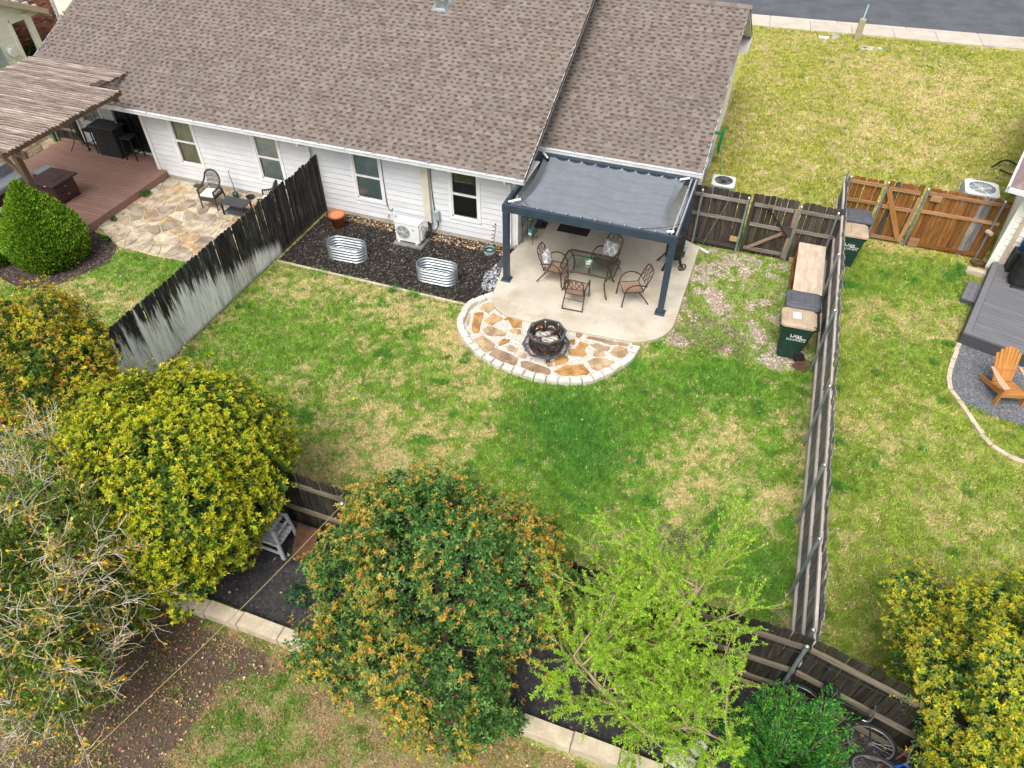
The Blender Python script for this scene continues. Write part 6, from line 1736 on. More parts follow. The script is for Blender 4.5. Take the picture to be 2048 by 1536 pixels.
def bar_stool(label, x, y, rot):
    t = empty('bar_stool', (0, 0, 0), label, 'bar stool', 'black stools at the bar counter'); h = .76
    mb = MB(); mb.box(-.19, -.19, h - .05, .19, .19, h, ch=.015); mb.build('seat', M_wicker, t)
    for sx in (-1, 1):
        for sy in (-1, 1): mb = MB(); mb.bar((sx * .16, sy * .16, h - .05), (sx * .20, sy * .20, 0), .032, .032); mb.build('leg', M_black, t)
    mb = MB(); q = .185
    for a, b in (((-q, -q), (q, -q)), ((q, -q), (q, q)), ((q, q), (-q, q)), ((-q, q), (-q, -q))): mb.bar((a[0], a[1], .24), (b[0], b[1], .24), .024, .024)
    mb.build('footrest', M_black, t); t.location = (x, y, DZ); t.rotation_euler = (0, 0, rot)


bar_stool('black bar stool at the right end of the bar counter, by the glazed door', -19.18, 16.34, R(4))
bar_stool('black bar stool at the left end of the bar counter', -20.76, 16.36, R(-3))
cs = empty('iron_stand', (-21.35, 16.25, DZ), 'black curved iron stand beside the bar counter on the brown deck', 'stand')
mb = MB()
for a in (0, 2.1, 4.2): mb.tube(smooth_path([(-21.35 + .05 * math.cos(a), 16.25 + .05 * math.sin(a), DZ + .95), (-21.35 + .09 * math.cos(a), 16.25 + .09 * math.sin(a), DZ + .6), (-21.35 + .14 * math.cos(a), 16.25 + .14 * math.sin(a), DZ + .3), (-21.35 + .36 * math.cos(a), 16.25 + .36 * math.sin(a), DZ + .012)], 5), .014, 6)
mb.build('leg', M_black, cs)
mb = MB(); mb.lathe([(.001, .95), (.12, .95), (.14, 1.0), (.05, 1.05), (.05, 1.5), (.001, 1.5)], 14, (-21.35, 16.25, DZ)); mb.build('top', M_black, cs, True)
mb = MB(); mb.box(-21.62, 16.48, DZ, -21.52, 16.58, DZ + .9); tag(mb.build('timber_post', W_beam, loc=(-21.57, 16.53, DZ)), 'short brown timber post behind the black iron stand', 'post')

ft = empty('fire_table', (-19.55, 13.48, DZ), 'square dark brown metal fire table with a closed lid on the deck', 'fire table')
CXF, CYF = -19.55, 13.48
mb = MB(); mb.box(CXF - .40, CYF - .36, DZ + .06, CXF + .40, CYF + .38, DZ + .63, ch=.006); mb.build('cabinet', M_fire_brown, ft)
mb = MB(); mb.box(CXF - .50, CYF - .47, DZ + .635, CXF + .50, CYF + .50, DZ + .685, ch=.012); mb.build('table_top', M_fire_brown, ft)
mb = MB(); mb.box(CXF - .26, CYF - .22, DZ + .686, CXF + .26, CYF + .26, DZ + .696, ch=.004); mb.tube([(CXF - .03, CYF, DZ + .70), (CXF - .03, CYF, DZ + .73), (CXF + .03, CYF, DZ + .73), (CXF + .03, CYF, DZ + .70)], .006, 5); mb.build('burner_cover', M_fire_brown, ft)
for k, (x0, x1) in enumerate(((CXF + .005, CXF + .33), (CXF - .33, CXF - .005))):
    mb = MB(); mb.box(x0, CYF - .372, DZ + .12, x1, CYF - .361, DZ + .58, ch=.004); d_ = mb.build('door', M_fire_brown, ft)
    xh = x0 + .035 if k == 0 else x1 - .035; mb = MB(); mb.box(xh - .008, CYF - .392, DZ + .30, xh + .008, CYF - .376, DZ + .42); mb.build('handle', M_steel, d_)
for z0, z1 in ((.12, .33), (.36, .58)):
    mb = MB(); mb.box(CXF + .401, CYF - .30, DZ + z0, CXF + .412, CYF + .32, DZ + z1, ch=.004); d_ = mb.build('side_panel', M_fire_brown, ft)
    mb = MB(); mb.box(CXF + .413, CYF - .02, DZ + (z0 + z1) / 2 - .01, CXF + .425, CYF + .04, DZ + (z0 + z1) / 2 + .01); mb.build('handle', M_steel, d_)
for sx in (-.38, .38):
    for sy in (-.34, .36): mb = MB(); mb.box(CXF + sx - .03, CYF + sy - .03, DZ, CXF + sx + .03, CYF + sy + .03, DZ + .06); mb.build('foot', M_fire_brown, ft)
mb = MB(); mb.box(CXF + .18, CYF - .476, DZ + .65, CXF + .26, CYF - .471, DZ + .67); mb.build('label_plate', M_print, ft)


def sofa(label, x, y, w, d, rot, arm):
    t = empty('wicker_sofa', (0, 0, 0), label, 'sofa', 'black wicker sofa sections on the deck')
    mb = MB(); mb.box(-w / 2, -d / 2, .04, w / 2, d / 2, .30, ch=.01); mb.build('base', M_wicker, t)
    mb = MB(); mb.box(-w / 2 + .02, -d / 2 + .01, .303, w / 2 - .02, d / 2 - .14, .44, ch=.035); mb.build('seat_cushion', M_cushion, t)
    mb = MB(); mb.box(-w / 2, d / 2 - .13, .305, w / 2, d / 2, .66, ch=.015); mb.build('backrest', M_wicker, t)
    mb = MB(); mb.box(-w / 2 + .04, d / 2 - .27, .445, w / 2 - .04, d / 2 - .135, .74, ch=.04); mb.build('back_cushion', M_cushion, t)
    if arm:
        mb = MB(); s = arm * (w / 2 + .06); mb.box(s - .058, -d / 2, .04, s + .058, d / 2, .56, ch=.012); mb.build('armrest', M_wicker, t)
    t.location = (x, y, DZ); t.rotation_euler = (0, 0, rot)


sofa('black wicker sofa section with grey cushions left of the brown fire table', -21.25, 13.1, 1.35, .80, R(92), -1)
sofa('black wicker sofa section with grey cushions behind the conical shrub', -20.3, 11.55, 1.4, .78, R(182), -1)
mb = MB(); mb.box(-21.0, 13.95, DZ, -20.45, 14.5, DZ + .26, ch=.01); o = mb.build('ottoman', M_wicker, loc=(-20.7, 14.2, DZ)); tag(o, 'black wicker ottoman with a grey pad at the far end of the sofa', 'ottoman'); ot = o
mb = MB(); mb.box(-20.98, 13.97, DZ + .262, -20.47, 14.48, DZ + .36, ch=.03); mb.build('seat_cushion', M_cushion, ot)


def wicker_chair(label, x, y, rot):
    t = empty('wicker_chair', (0, 0, 0), label, 'chair', 'grey wicker chairs on the flagstones'); m = M_wickergrey
    mb = MB(); arc = [(-.27, -.26, .60), (-.28, .0, .63), (-.26, .20, .74), (-.19, .27, .95), (0, .29, 1.03), (.19, .27, .95), (.26, .20, .74), (.28, .0, .63), (.27, -.26, .60)]
    mb.tube(smooth_path(arc, 5), .028, 8); mb.build('arm_rail', m, t)
    mb = MB()
    for k in range(-5, 6):
        u = k / 5; xx = .20 * u; mb.tube(smooth_path([(xx * .95, .22, .44), (xx, .255, .70), (xx * .9, .285, .95 + .06 * (1 - u * u))], 3), .009, 4)
    for z in (.56, .70, .84): mb.tube(smooth_path([(-.23, .20, z), (0, .26 + (z - .5) * .05, z), (.23, .20, z)], 4), .009, 4)
    mb.build('back_weave', m, t)
    for s in (-1, 1):
        mb = MB()
        for j in range(8):
            yy = -.24 + j * .055; mb.tube([(s * .275, yy, .615), (s * .265, yy, .40)], .012, 4)
        mb.build('side_weave', m, t)
        for yy, zt in ((-.25, .6), (.2, .5)): mb = MB(); mb.cyl((s * .25, yy, zt), (s * .255, yy + (.06 if yy > 0 else -.02), 0), .026, .018, n=8); mb.build('leg', m, t)
    mb = MB(); mb.box(-.27, -.27, .36, .27, .22, .41, ch=.01); mb.box(-.25, -.28, .28, .25, -.262, .40); mb.build('seat', m, t)
    mb = MB(); mb.box(-.235, -.25, .412, .235, .18, .475, ch=.025); mb.build('cushion', M_whitefab, t)
    t.location = (x, y, .036); t.rotation_euler = (0, 0, rot)


wicker_chair('grey wicker armchair with a white cushion left of the low slate table', -15.16, 15.02, R(6))
wicker_chair('grey wicker armchair half hidden behind the blackened fence', -13.25, 15.25, R(-70))
st = empty('low_table', (-14.18, 14.85, .036), 'low dark slate coloured table with a shelf between the wicker chairs', 'table')
mb = MB(); mb.box(-14.60, 14.62, .42, -13.76, 15.06, .45, ch=.006)
mb.build('table_top', M_plasticwood, st)
mb = MB(); mb.box(-14.54, 14.66, .14, -13.82, 15.02, .16); mb.build('shelf', M_plasticwood, st)
for x in (-14.56, -13.80):
    for yy in (14.66, 15.02): mb = MB(); mb.box(x - .02, yy - .02, .036, x + .02, yy + .02, .42); mb.build('leg', M_black, st)
mb = MB(); mb.sphere((-14.82, 15.62, .14), .10, 10, 6); mb.tube(smooth_path([(-14.82, 15.62, .22), (-14.85, 15.66, .5), (-14.92, 15.7, .75), (-14.88, 15.7, .9)], 4), .012, 5); tag(mb.build('watering_can', M_potgreen, loc=(-14.82, 15.62, .036)), 'dark teal watering can behind the white cushioned wicker chair', 'watering can')
mb = MB(); mb.lathe([(.001, .0), (.10, .02), (.13, .08), (.12, .08), (.09, .03), (.001, .015)], 14, (-14.38, 15.72, .036)); mb.tube(smooth_path([(-14.51, 15.72, .1), (-14.5, 15.76, .2), (-14.38, 15.8, .23)], 4), .006, 4); tag(mb.build('hanging_basket', M_black, loc=(-14.38, 15.72, .036)), 'small black basket with a thin handle lying by the house wall', 'basket')
mb = MB(); mb.box(-16.5, 15.7, .036, -16.25, 15.86, .09, ch=.02); tag(mb.build('slate_slab', M_plasticwood, loc=(-16.4, 15.8, .036)), 'dark stone offcut lying on the flagstones below the curtained window', 'stone')

# short fence between the two houses, post and far house
xf = empty('privacy_fence', (-23.5, 16.95, 0), 'short grey brown picket fence between the two houses behind the deck', 'fence')
pm = picket_meshes('picket', .138, 1.7, .018, W_gate, 3, 41)
pickets(xf, pm, (-26.6, 17.0, 0), (-21.85, 17.0, 0), .141, 0, 42)
for z in (.4, 1.3): beam('rail', (-26.6, 16.96, z), (-21.9, 16.96, z), .04, .09, W_gaterail, xf)
mb = MB(); mb.box(-23.05, 16.6, 0, -22.95, 16.7, 1.5); mb.box(-22.85, 16.64, 0, -22.78, 16.7, 1.4); tag(mb.build('fence_post', mat('green_post', (.10, .16, .09), rough=.7), loc=(-23, 16.65, 0)), 'green painted post before the short fence behind the deck', 'post')

lh = empty('house', (-27, 17, 0), 'cream sided house with a brick porch at the far left', 'house')
mb = MB(); mb.box(-40, 8, 0, -27.03, 19.85, 2.62); mb.hexa([(-40, 8, 2.6), (-27.03, 8, 2.6), (-27.03, 19.85, 2.6), (-40, 19.85, 2.6), (-40, 12, 5.6), (-27.03, 12, 5.6), (-27.03, 12.2, 5.6), (-40, 12.2, 5.6)]); mb.build('wall', M_cream, lh)
z = .15; rsx = random.Random(77)
while z < 3.3:
    ye = 19.87 if z < 2.6 else 19.87 - 0
    yend = 19.87 if z < 2.45 else min(21.3, 19.97 + (3.24 - z) / .47)
    mb = MB(); mb.hexa([(-27.0 + .012, 14, z), (-27.0 + .012, yend, z), (-27.05, yend, z), (-27.05, 14, z), (-26.998, 14, z + .17), (-26.998, yend - .02, z + .17), (-27.05, yend - .02, z + .17), (-27.05, 14, z + .17)]); mb.build('siding_board', M_cream, lh); z += .174
mb = MB(); mb.box(-27.04, 19.80, .1, -26.96, 19.93, 2.5); mb.build('corner_board', M_cream, lh)
mb = MB(); mb.box(-27.06, 20.56, .0, -26.93, 20.80, 2.62); mb.build('porch_post', M_cream, lh)
mb = MB(); mb.box(-27.05, 19.9, 2.44, -26.98, 21.2, 2.62); mb.build('porch_beam', M_cream, lh)
sl = -.47
mb = MB(); mb.hexa([(-40, 10, 7.75), (-26.65, 10, 7.75), (-26.65, 21.42, 2.42), (-40, 21.42, 2.42), (-40, 10, 7.9), (-26.65, 10, 7.9), (-26.65, 21.42, 2.57), (-40, 21.42, 2.57)]); mb.build('roof', M_roofdeck, lh)
mb = MB(); mb.hexa([(-26.66, 10, 7.70), (-26.63, 10, 7.70), (-26.63, 21.44, 2.37), (-26.66, 21.44, 2.37), (-26.66, 10, 7.91), (-26.63, 10, 7.91), (-26.63, 21.44, 2.58), (-26.66, 21.44, 2.58)]); mb.build('rake_board', M_beige, lh)
mb = MB(); mb.box(-28.6, 21.40, 2.33, -26.63, 21.46, 2.55); mb.build('fascia', M_beige, lh)
mb = MB(); mb.box(-29.6, 20.0, 0, -28.72, 23.4, 2.9); bw_ = mb.build('brick_wall', M_brickmortar, lh)
mb = MB(); mb.box(-28.78, 23.30, 0, -28.62, 23.42, 2.9); mb.build('corner_board', M_white, lh)
bm = MB(); bm.box(-.02, -.107, -.032, .02, .107, .032); bme = bm.mesh('brick'); bme.materials.append(M_brick)
row = 0; z = .9; cnt = 0
while z < 2.85:
    y = 20.2 + (.11 if row % 2 else 0)
    while y < 23.25 and cnt < 290: inst('brick', bme, (-28.705, y, z), bw_); y += .225; cnt += 1
    z += .076; row += 1
mb = MB(); mb.box(-26.985, 18.3, 1.15, -26.90, 19.05, 2.0, ch=.01); mb.build('meter_box', M_greybox, lh)
mb = MB(); mb.cyl((-26.98, 19.42, 1.62), (-26.82, 19.42, 1.62), .15, n=12); mb.tube(smooth_path([(-26.9, 19.42, 1.46), (-26.9, 19.3, 1.3), (-26.92, 19.1, 1.35)], 4), .015, 5); mb.build('meter', M_acwhite, lh)


# ---------------------------------------------------------------- next door on the right
ROT = R(-16.0)
gd = empty('wooden_deck', (5.70, 15.90, 0), 'grey composite plank deck at the right edge', 'deck')
GX, GY = 5.70, 15.90                                                # built square to the axes, then turned about this corner
mb = MB(); mb.box(GX + .02, GY + .02, .0, GX + 4.5, GY + 3.6, .30); mb.build('frame', M_dark, gd)
y = GY + .15
while y < GY + 3.55:
    mb = MB(); mb.box(GX + .15, y + .006, .31, GX + 4.5, y + .137, .35, ch=.004); mb.build('board', M_deckgrey, gd); y += .143
mb = MB(); mb.box(GX, GY + .148, .31, GX + .145, GY + 3.6, .352, ch=.004); mb.build('border_board', M_deckgrey, gd)
mb = MB(); mb.box(GX, GY, .31, GX + 4.5, GY + .144, .352, ch=.004); mb.build('border_board', M_deckgrey, gd)
mb = MB(); mb.box(GX + .005, GY - .02, .02, GX + 4.5, GY - .001, .31); mb.build('fascia', M_deckgreyd, gd)
mb = MB(); mb.box(GX - .02, GY, .02, GX - .001, GY + 3.6, .31); mb.build('fascia', M_deckgreyd, gd)
gd.rotation_euler = (0, 0, ROT)
gs = empty('deck_step', (5.86, 17.60, 0), 'small grey plank step against the side of the grey deck', 'step')
SX, SY = 5.84, 17.62
for k in range(3):
    mb = MB(); mb.box(SX + k * .13, SY, .14, SX + k * .13 + .125, SY + .92, .175, ch=.004); mb.build('board', M_deckgrey, gs)
mb = MB(); mb.box(SX + .005, SY + .005, .0, SX + .385, SY + .915, .139); mb.build('riser', M_deckgreyd, gs)
gs.rotation_euler = (0, 0, ROT)

NB = empty('house', (6.62, 19.46, 0), 'cream sided house corner beyond the grey deck', 'house')
HX, HY = 6.62, 19.46
mb = MB(); mb.box(HX + .05, HY + .06, .15, HX + 9, HY + 9, 2.5); mb.build('wall', M_cream, NB)
mb = MB(); mb.box(HX - .01, HY - .01, 0, HX + 9, HY + 9, .15); mb.build('foundation', M_foundation, NB)
for _ in siding(HX + .1, HX + 4.5, HY + .02, .16, 2.45, [(HX + 1.3, HX + 2.6, .2, 2.1)], 51, m=M_cream): pass
for _ in siding(HY + .12, HY + 8.9, HX + .02, .16, 2.45, [], 52, 'y', -1, M_cream): pass
mb = MB(); mb.box(HX - .02, HY - .02, .1, HX + .10, HY + .10, 2.46); mb.build('corner_board', M_cream, NB)
mb = MB(); mb.box(HX + .22, HY - .10, .1, HX + .30, HY - .01, 2.42); mb.build('downspout', M_beige, NB)
window(NB, HX + 1.3, HX + 2.6, .2, 2.1, HY + .02, 'dark')
mb = MB(); e0 = .42; zr = 2.52
mb.hexa([(HX - e0, HY - e0, zr - .10), (HX + 9, HY - e0, zr - .10), (HX + 9, HY + 5, zr + 2.3), (HX + 4.4, HY + 5, zr + 2.3), (HX - e0, HY - e0, zr + .03), (HX + 9, HY - e0, zr + .03), (HX + 9, HY + 5, zr + 2.43), (HX + 4.4, HY + 5, zr + 2.43)])
mb.hexa([(HX - e0, HY - e0 + .001, zr - .10), (HX + 4.4, HY + 5, zr + 2.3), (HX + 4.4, HY + 6, zr + 2.3), (HX - e0, HY + 10, zr - .10), (HX - e0, HY - e0 + .001, zr + .028), (HX + 4.4, HY + 5, zr + 2.428), (HX + 4.4, HY + 6, zr + 2.428), (HX - e0, HY + 10, zr + .028)])
nr = mb.build('roof', mat('plain_shingle', (.26, .20, .185), (.20, .155, .145), 8, rough=.95, fine=.2, fscale=40), NB)
mb = MB(); mb.box(HX - e0 - .05, HY - e0 - .06, zr - .10, HX + 9, HY - e0 - .005, zr + .02); mb.box(HX - e0 - .06, HY - e0 - .06, zr - .10, HX - e0 - .005, HY + 9, zr + .02); mb.build('gutter', M_gutter, NB)
NB.rotation_euler = (0, 0, ROT)
mb = MB(); mb.box(-.24, -.09, 0, .24, .09, .16, ch=.02); o = mb.build('splash_block', M_wallblock); o.location = (6.34, 19.12, 0); o.rotation_euler = (0, 0, R(-12)); tag(o, 'pale stone block by the corner of the cream house', 'block')
mb = MB(); mb.box(-.17, -.12, 0, .17, .12, .12, ch=.02); o = mb.build('splash_block', M_brownboard); o.location = (6.45, 19.62, 0); o.rotation_euler = (0, 0, R(20)); tag(o, 'rusty brown block between the orange fence and the cream house', 'block')


def blob_cover(mb, pts, n=18):
    """draped cloth: rings of (cx, cy, z, rx, ry, wobble)"""
    b = len(mb.v)
    for i, (x, y, z, rx, ry, wb) in enumerate(pts):
        for k in range(n):
            a = 2 * math.pi * k / n; s = 1 + wb * math.sin(k * 2.7 + i * .4); q = 1.0 / max(abs(math.cos(a)), abs(math.sin(a))) * .5 + .5
            mb.v.append((x + rx * q * s * math.cos(a), y + ry * q * s * math.sin(a), z))
    for i in range(len(pts) - 1):
        for k in range(n): mb.f.append((b + i * n + k, b + i * n + (k + 1) % n, b + (i + 1) * n + (k + 1) % n, b + (i + 1) * n + k)); mb.mi.append(0); mb.c.append(None)
    mb.f.append(tuple(b + (len(pts) - 1) * n + k for k in range(n))); mb.mi.append(0); mb.c.append(None)


gc = empty('covered_grill', (7.28, 18.55, .352), 'barbecue grill hidden under a black cloth cover on the grey deck', 'grill')
mb = MB(); blob_cover(mb, [(7.32, 18.52, .42, .42, .30, .07), (7.32, 18.52, .7, .40, .29, .06), (7.32, 18.54, .98, .36, .27, .05), (7.30, 18.56, 1.12, .38, .27, .03), (7.30, 18.56, 1.26, .30, .22, .03), (7.30, 18.56, 1.32, .16, .12, .02)]); mb.build('cover', M_cover, gc, True)
mb = MB(); mb.tube([(6.98, 18.25, .40), (7.6, 18.1, .40)], .016, 6); mb.build('frame', M_black, gc)
for x, y in ((6.98, 18.25), (7.6, 18.1)): mb = MB(); mb.cyl((x - .02, y, .39), (x + .02, y, .39), .037, n=10); mb.build('caster', M_tyre, gc)
mb = MB(); mb.lathe([(.001, 0), (.12, 0), (.15, .28), (.16, .28), (.16, .30), (.14, .30), (.11, .02), (.001, .02)], 18, (7.10, 19.08, .352)); 
mb.v = [(x, y, z + (.62)) for x, y, z in mb.v]; bk = mb.build('bucket', M_blue, loc=(7.10, 19.08, .97), smooth=True); tag(bk, 'blue bucket beside the covered grill', 'bucket')
mb = MB(); mb.box(6.92, 18.94, .352, 7.28, 19.24, .968, ch=.01); tag(mb.build('side_cabinet', M_blackplastic, loc=(7.1, 19.1, .352)), 'black cabinet under the blue bucket against the cream wall', 'cabinet')

ad = empty('adirondack_chair', (0, 0, 0), 'orange stained wooden adirondack chair on slate gravel', 'chair')
for k in range(7):
    u = (k - 3) / 3; h = .98 - .13 * u * u; a = Vector((u * .175, .18, .24)); b = Vector((u * .245, .18 + .36 * (h - .24) / .74 * .95, h)); beam('back_slat', a, b, .068, .018, M_adir, ad, (0, -1, .5))
for k in range(6): y = -.36 + k * .095; z = .37 - k * .026; beam('seat_slat', (-.27, y, z), (.27, y, z), .085, .02, M_adir, ad, (0, .25, 1))
for s in (-1, 1):
    beam('seat_rail', (s * .25, -.40, .355), (s * .25, .52, .06), .025, .11, M_adir, ad, (0, .3, 1)); beam('leg', (s * .285, -.34, 0), (s * .285, -.34, .54), .03, .10, M_adir, ad, (0, 1, 0))
    mb = MB(); mb.add([(s * .22, -.42, .55), (s * .37, -.44, .55), (s * .40, -.20, .55), (s * .33, .30, .55), (s * .27, .30, .55), (s * .25, -.1, .55)] + [(s * .22, -.42, .572), (s * .37, -.44, .572), (s * .40, -.20, .572), (s * .33, .30, .572), (s * .27, .30, .572), (s * .25, -.1, .572)], [(6, 7, 8, 9, 10, 11), (5, 4, 3, 2, 1, 0)] + [(i, (i + 1) % 6, (i + 1) % 6 + 6, i + 6) for i in range(6)]); mb.build('armrest', M_adirarm, ad)
beam('back_rail', (-.30, .30, .50), (.30, .30, .50), .07, .02, M_adir, ad, (0, .5, 1)); beam('apron', (-.27, -.385, .33), (.27, -.385, .33), .02, .10, M_adir, ad)
ad.location = (6.46, 14.30, .012); ad.rotation_euler = (0, 0, R(17))
es = empty('stone_edging', (5.6, 14.5, 0), 'curving row of thin tan stones edging the slate gravel beside the grey deck', 'edging')
pth = smooth_path([(x, y, 0) for x, y in [(5.90, 16.22), (5.66, 15.61), (5.45, 14.72), (5.41, 14.10), (5.64, 13.62), (5.94, 12.82), (6.30, 12.42), (6.9, 12.25), (7.6, 12.2)]], 6); rs = random.Random(12)
acc = [0]
for a, b in zip(pth, pth[1:]): acc.append(acc[-1] + (b - a).length)
path = pth; s = 0
while s < acc[-1] - .2:
    l = rs.uniform(.30, .46); a, b = at_len(s + .01), at_len(min(s + l, acc[-1])); t = (b - a).normalized(); nn = Vector((-t.y, t.x, 0)) * .055
    j = rs.uniform(-.015, .015); q = [a - nn, b - nn * .9, b + nn, a + nn * .9]; mb = MB(); mb.prism([(v.x + j, v.y) for v in q], -.02, .05 + rs.uniform(-.012, .015), .01); mb.build('stone', M_wallblock, es); s += l + .006
mb = MB(); mb.prism([(6.02, 15.92), (6.10, 16.10), (6.36, 16.02), (6.40, 15.86), (6.2, 15.82)], 0, .04, .01, col=(.46, .26, .16)); tag(mb.build('flagstone', M_flag, loc=(6.2, 15.95, 0)), 'single reddish flagstone at the corner of the grey deck', 'paver')
mb = MB(); mb.tube(smooth_path([(7.4, 25.8, .05), (7.8, 26.1, .22), (8.2, 25.9, .12), (8.0, 25.5, .04), (7.6, 25.6, .1)], 5), .03, 6)
for k in range(6): mb.tube([(7.8 + .1 * k, 25.9, .1), (7.7 + .15 * k, 25.6 + .1 * k, .3)], .012, 4)
tag(mb.build('fallen_branch', M_black, loc=(7.8, 25.8, 0)), 'dark fallen twiggy branch on the lot grass at the right edge', 'branch')

# ---------------------------------------------------------------- behind the back fence: bench, board, bikes
gb = empty('potting_bench', (-6.62, 5.35, .03), 'weathered grey slatted bench below the dark back fence', 'bench')
for k in range(5): y = 5.20 + k * .085; beam('slat', (-7.2, y, .80), (-6.38, y, .80), .07, .02, M_greybench, gb)
for k in range(5): y = 5.20 + k * .085; beam('slat', (-7.2, y, .42), (-6.30, y, .42), .07, .02, M_greybench, gb)
for x in (-6.36, -7.2):
    for y, yy in ((5.17, 5.12), (5.56, 5.60)): beam('leg', (x, y, .82), (x + .06, yy, .03), .075, .035, M_greybench, gb, (0, 1, 0))
    beam('rail', (x, 5.2, .62), (x, 5.55, .62), .035, .05, M_greybench, gb)
beam('front_rail', (-7.2, 5.16, .40), (-6.32, 5.14, .40), .02, .08, M_greybench, gb); beam('front_rail', (-7.2, 5.14, .20), (-6.32, 5.12, .20), .02, .08, M_greybench, gb)
mb = MB(); mb.hexa([(-6.16, 5.18, .10), (-5.78, 5.18, .10), (-5.80, 5.66, .42), (-6.26, 5.66, .42), (-6.16, 5.18, .125), (-5.78, 5.18, .125), (-5.80, 5.66, .445), (-6.26, 5.66, .445)]); mb.box(-6.14, 5.20, .03, -6.10, 5.26, .10); mb.box(-5.84, 5.2, .03, -5.80, 5.26, .1); tag(mb.build('board', M_brownboard, loc=(-6, 5.4, .03)), 'rusty brown board propped beside the grey bench under the back fence', 'board')
mb = MB(); mb.sphere((-1.07, 4.68, .13), .10, 14, 10); tag(mb.build('ball', M_redball, smooth=True, loc=(-1.07, 4.68, .03)), 'red ball on the dark gravel between the bushes', 'ball')


M_rimgrey = mat('wheel_rim', (.26, .26, .27), rough=.4, metal=.5)


def bicycle(label, x, y, z, rot, lean, paint, tyre2, wheel=.34):
    t = empty('bicycle', (0, 0, 0), label, 'bicycle', 'bicycles leaning at the back fence')
    for cx, tm in ((-.52, M_tyre), (.52, tyre2)):
        mb = MB(); mb.tube([(cx + wheel * math.cos(a), 0, wheel + wheel * math.sin(a)) for a in np.linspace(0, 2 * math.pi, 33)[:-1]], .022, 7, closed=True); w = mb.build('wheel', M_tyre, t)
        mb = MB(); mb.tube([(cx + (wheel - .03) * math.cos(a), 0, wheel + (wheel - .03) * math.sin(a)) for a in np.linspace(0, 2 * math.pi, 33)[:-1]], .014, 6, closed=True); mb.build('rim', M_rimgrey, w)
        mb = MB()
        for k in range(20):
            a = k * math.pi / 10; mb.tube([(cx + .02 * math.cos(a + .6), (.02 if k % 2 else -.02), wheel + .02 * math.sin(a + .6)), (cx + (wheel - .03) * math.cos(a), 0, wheel + (wheel - .03) * math.sin(a))], .0022, 3)
        mb.cyl((cx, -.04, wheel), (cx, .04, wheel), .022, n=8); mb.build('spokes', M_steel, w)
    P = dict(rear=(-.52, 0, wheel), front=(.52, 0, wheel), bb=(-.08, 0, .29), seat=(-.22, 0, .78), head=(.33, 0, .82), head2=(.36, 0, .70))
    mb = MB()
    for a, b, r in (('bb', 'seat', .016), ('bb', 'head2', .018), ('seat', 'head', .016), ('rear', 'bb', .011), ('rear', 'seat', .010), ('head', 'front', .015)): mb.tube([P[a], P[b]], r, 7)
    mb.build('frame', paint, t)
    mb = MB(); mb.tube([(-.22, 0, .78), (-.245, 0, .90)], .013, 6); mb.box(-.37, -.06, .90, -.13, .06, .945, ch=.015); mb.build('saddle', M_blackplastic, t)
    mb = MB(); mb.tube([(.33, 0, .82), (.31, 0, .95)], .014, 6); mb.tube(smooth_path([(.20, -.30, .99), (.30, -.24, .985), (.34, 0, .95), (.30, .24, .985), (.20, .30, .99)], 5), .012, 6); mb.build('handlebar', M_steel, t)
    mb = MB(); mb.tube([(-.08 + .09 * math.cos(a), -.05, .29 + .09 * math.sin(a)) for a in np.linspace(0, 2 * math.pi, 17)[:-1]], .008, 5, closed=True); mb.bar((-.08, -.07, .29), (.05, -.07, .18), .02, .014); mb.box(.02, -.15, .16, .1, -.07, .19); mb.build('crank', M_black, t)
    if paint is M_bluebike:
        mb = MB(); mb.tube([(-.52 + (wheel + .04) * math.cos(a), 0, wheel + (wheel + .04) * math.sin(a)) for a in np.linspace(1.3, 2.2, 8)], .022, 6); mb.build('mudguard', M_whitepot, t)
    t.rotation_euler = (lean, 0, rot); t.location = (x, y, z); return t


bicycle('black bicycle leaning on the dark back fence beside the feathery green shrub', 3.12, 5.32, .05, R(-14), R(-14), M_black, M_tyregrey)
bicycle('blue bicycle with a white mudguard nearest the camera by the back fence', 4.22, 4.72, .05, R(166), R(8), M_bluebike, M_tyregrey)
mb = MB(); mb.tube(smooth_path([(4.12, 5.30, .45), (4.08, 5.25, .75), (4.2, 5.25, .92), (4.5, 5.2, .98), (4.75, 5.15, .98)], 6), .018, 7); mb.cyl((4.55, 5.19, .98), (4.76, 5.15, .98), .024, n=8); mb.tube([(4.12, 5.30, .45), (4.12, 5.34, .04)], .02, 6); tag(mb.build('cane', M_orangehandle, loc=(4.12, 5.34, .03)), 'copper coloured curved handle leaning at the back fence beside the blue bicycle', 'handle')

# ---------------------------------------------------------------- the street
def wp(s, t): return (WALK0.x + WALKD.x * s - WALKD.y * t, WALK0.y + WALKD.y * s + WALKD.x * t)


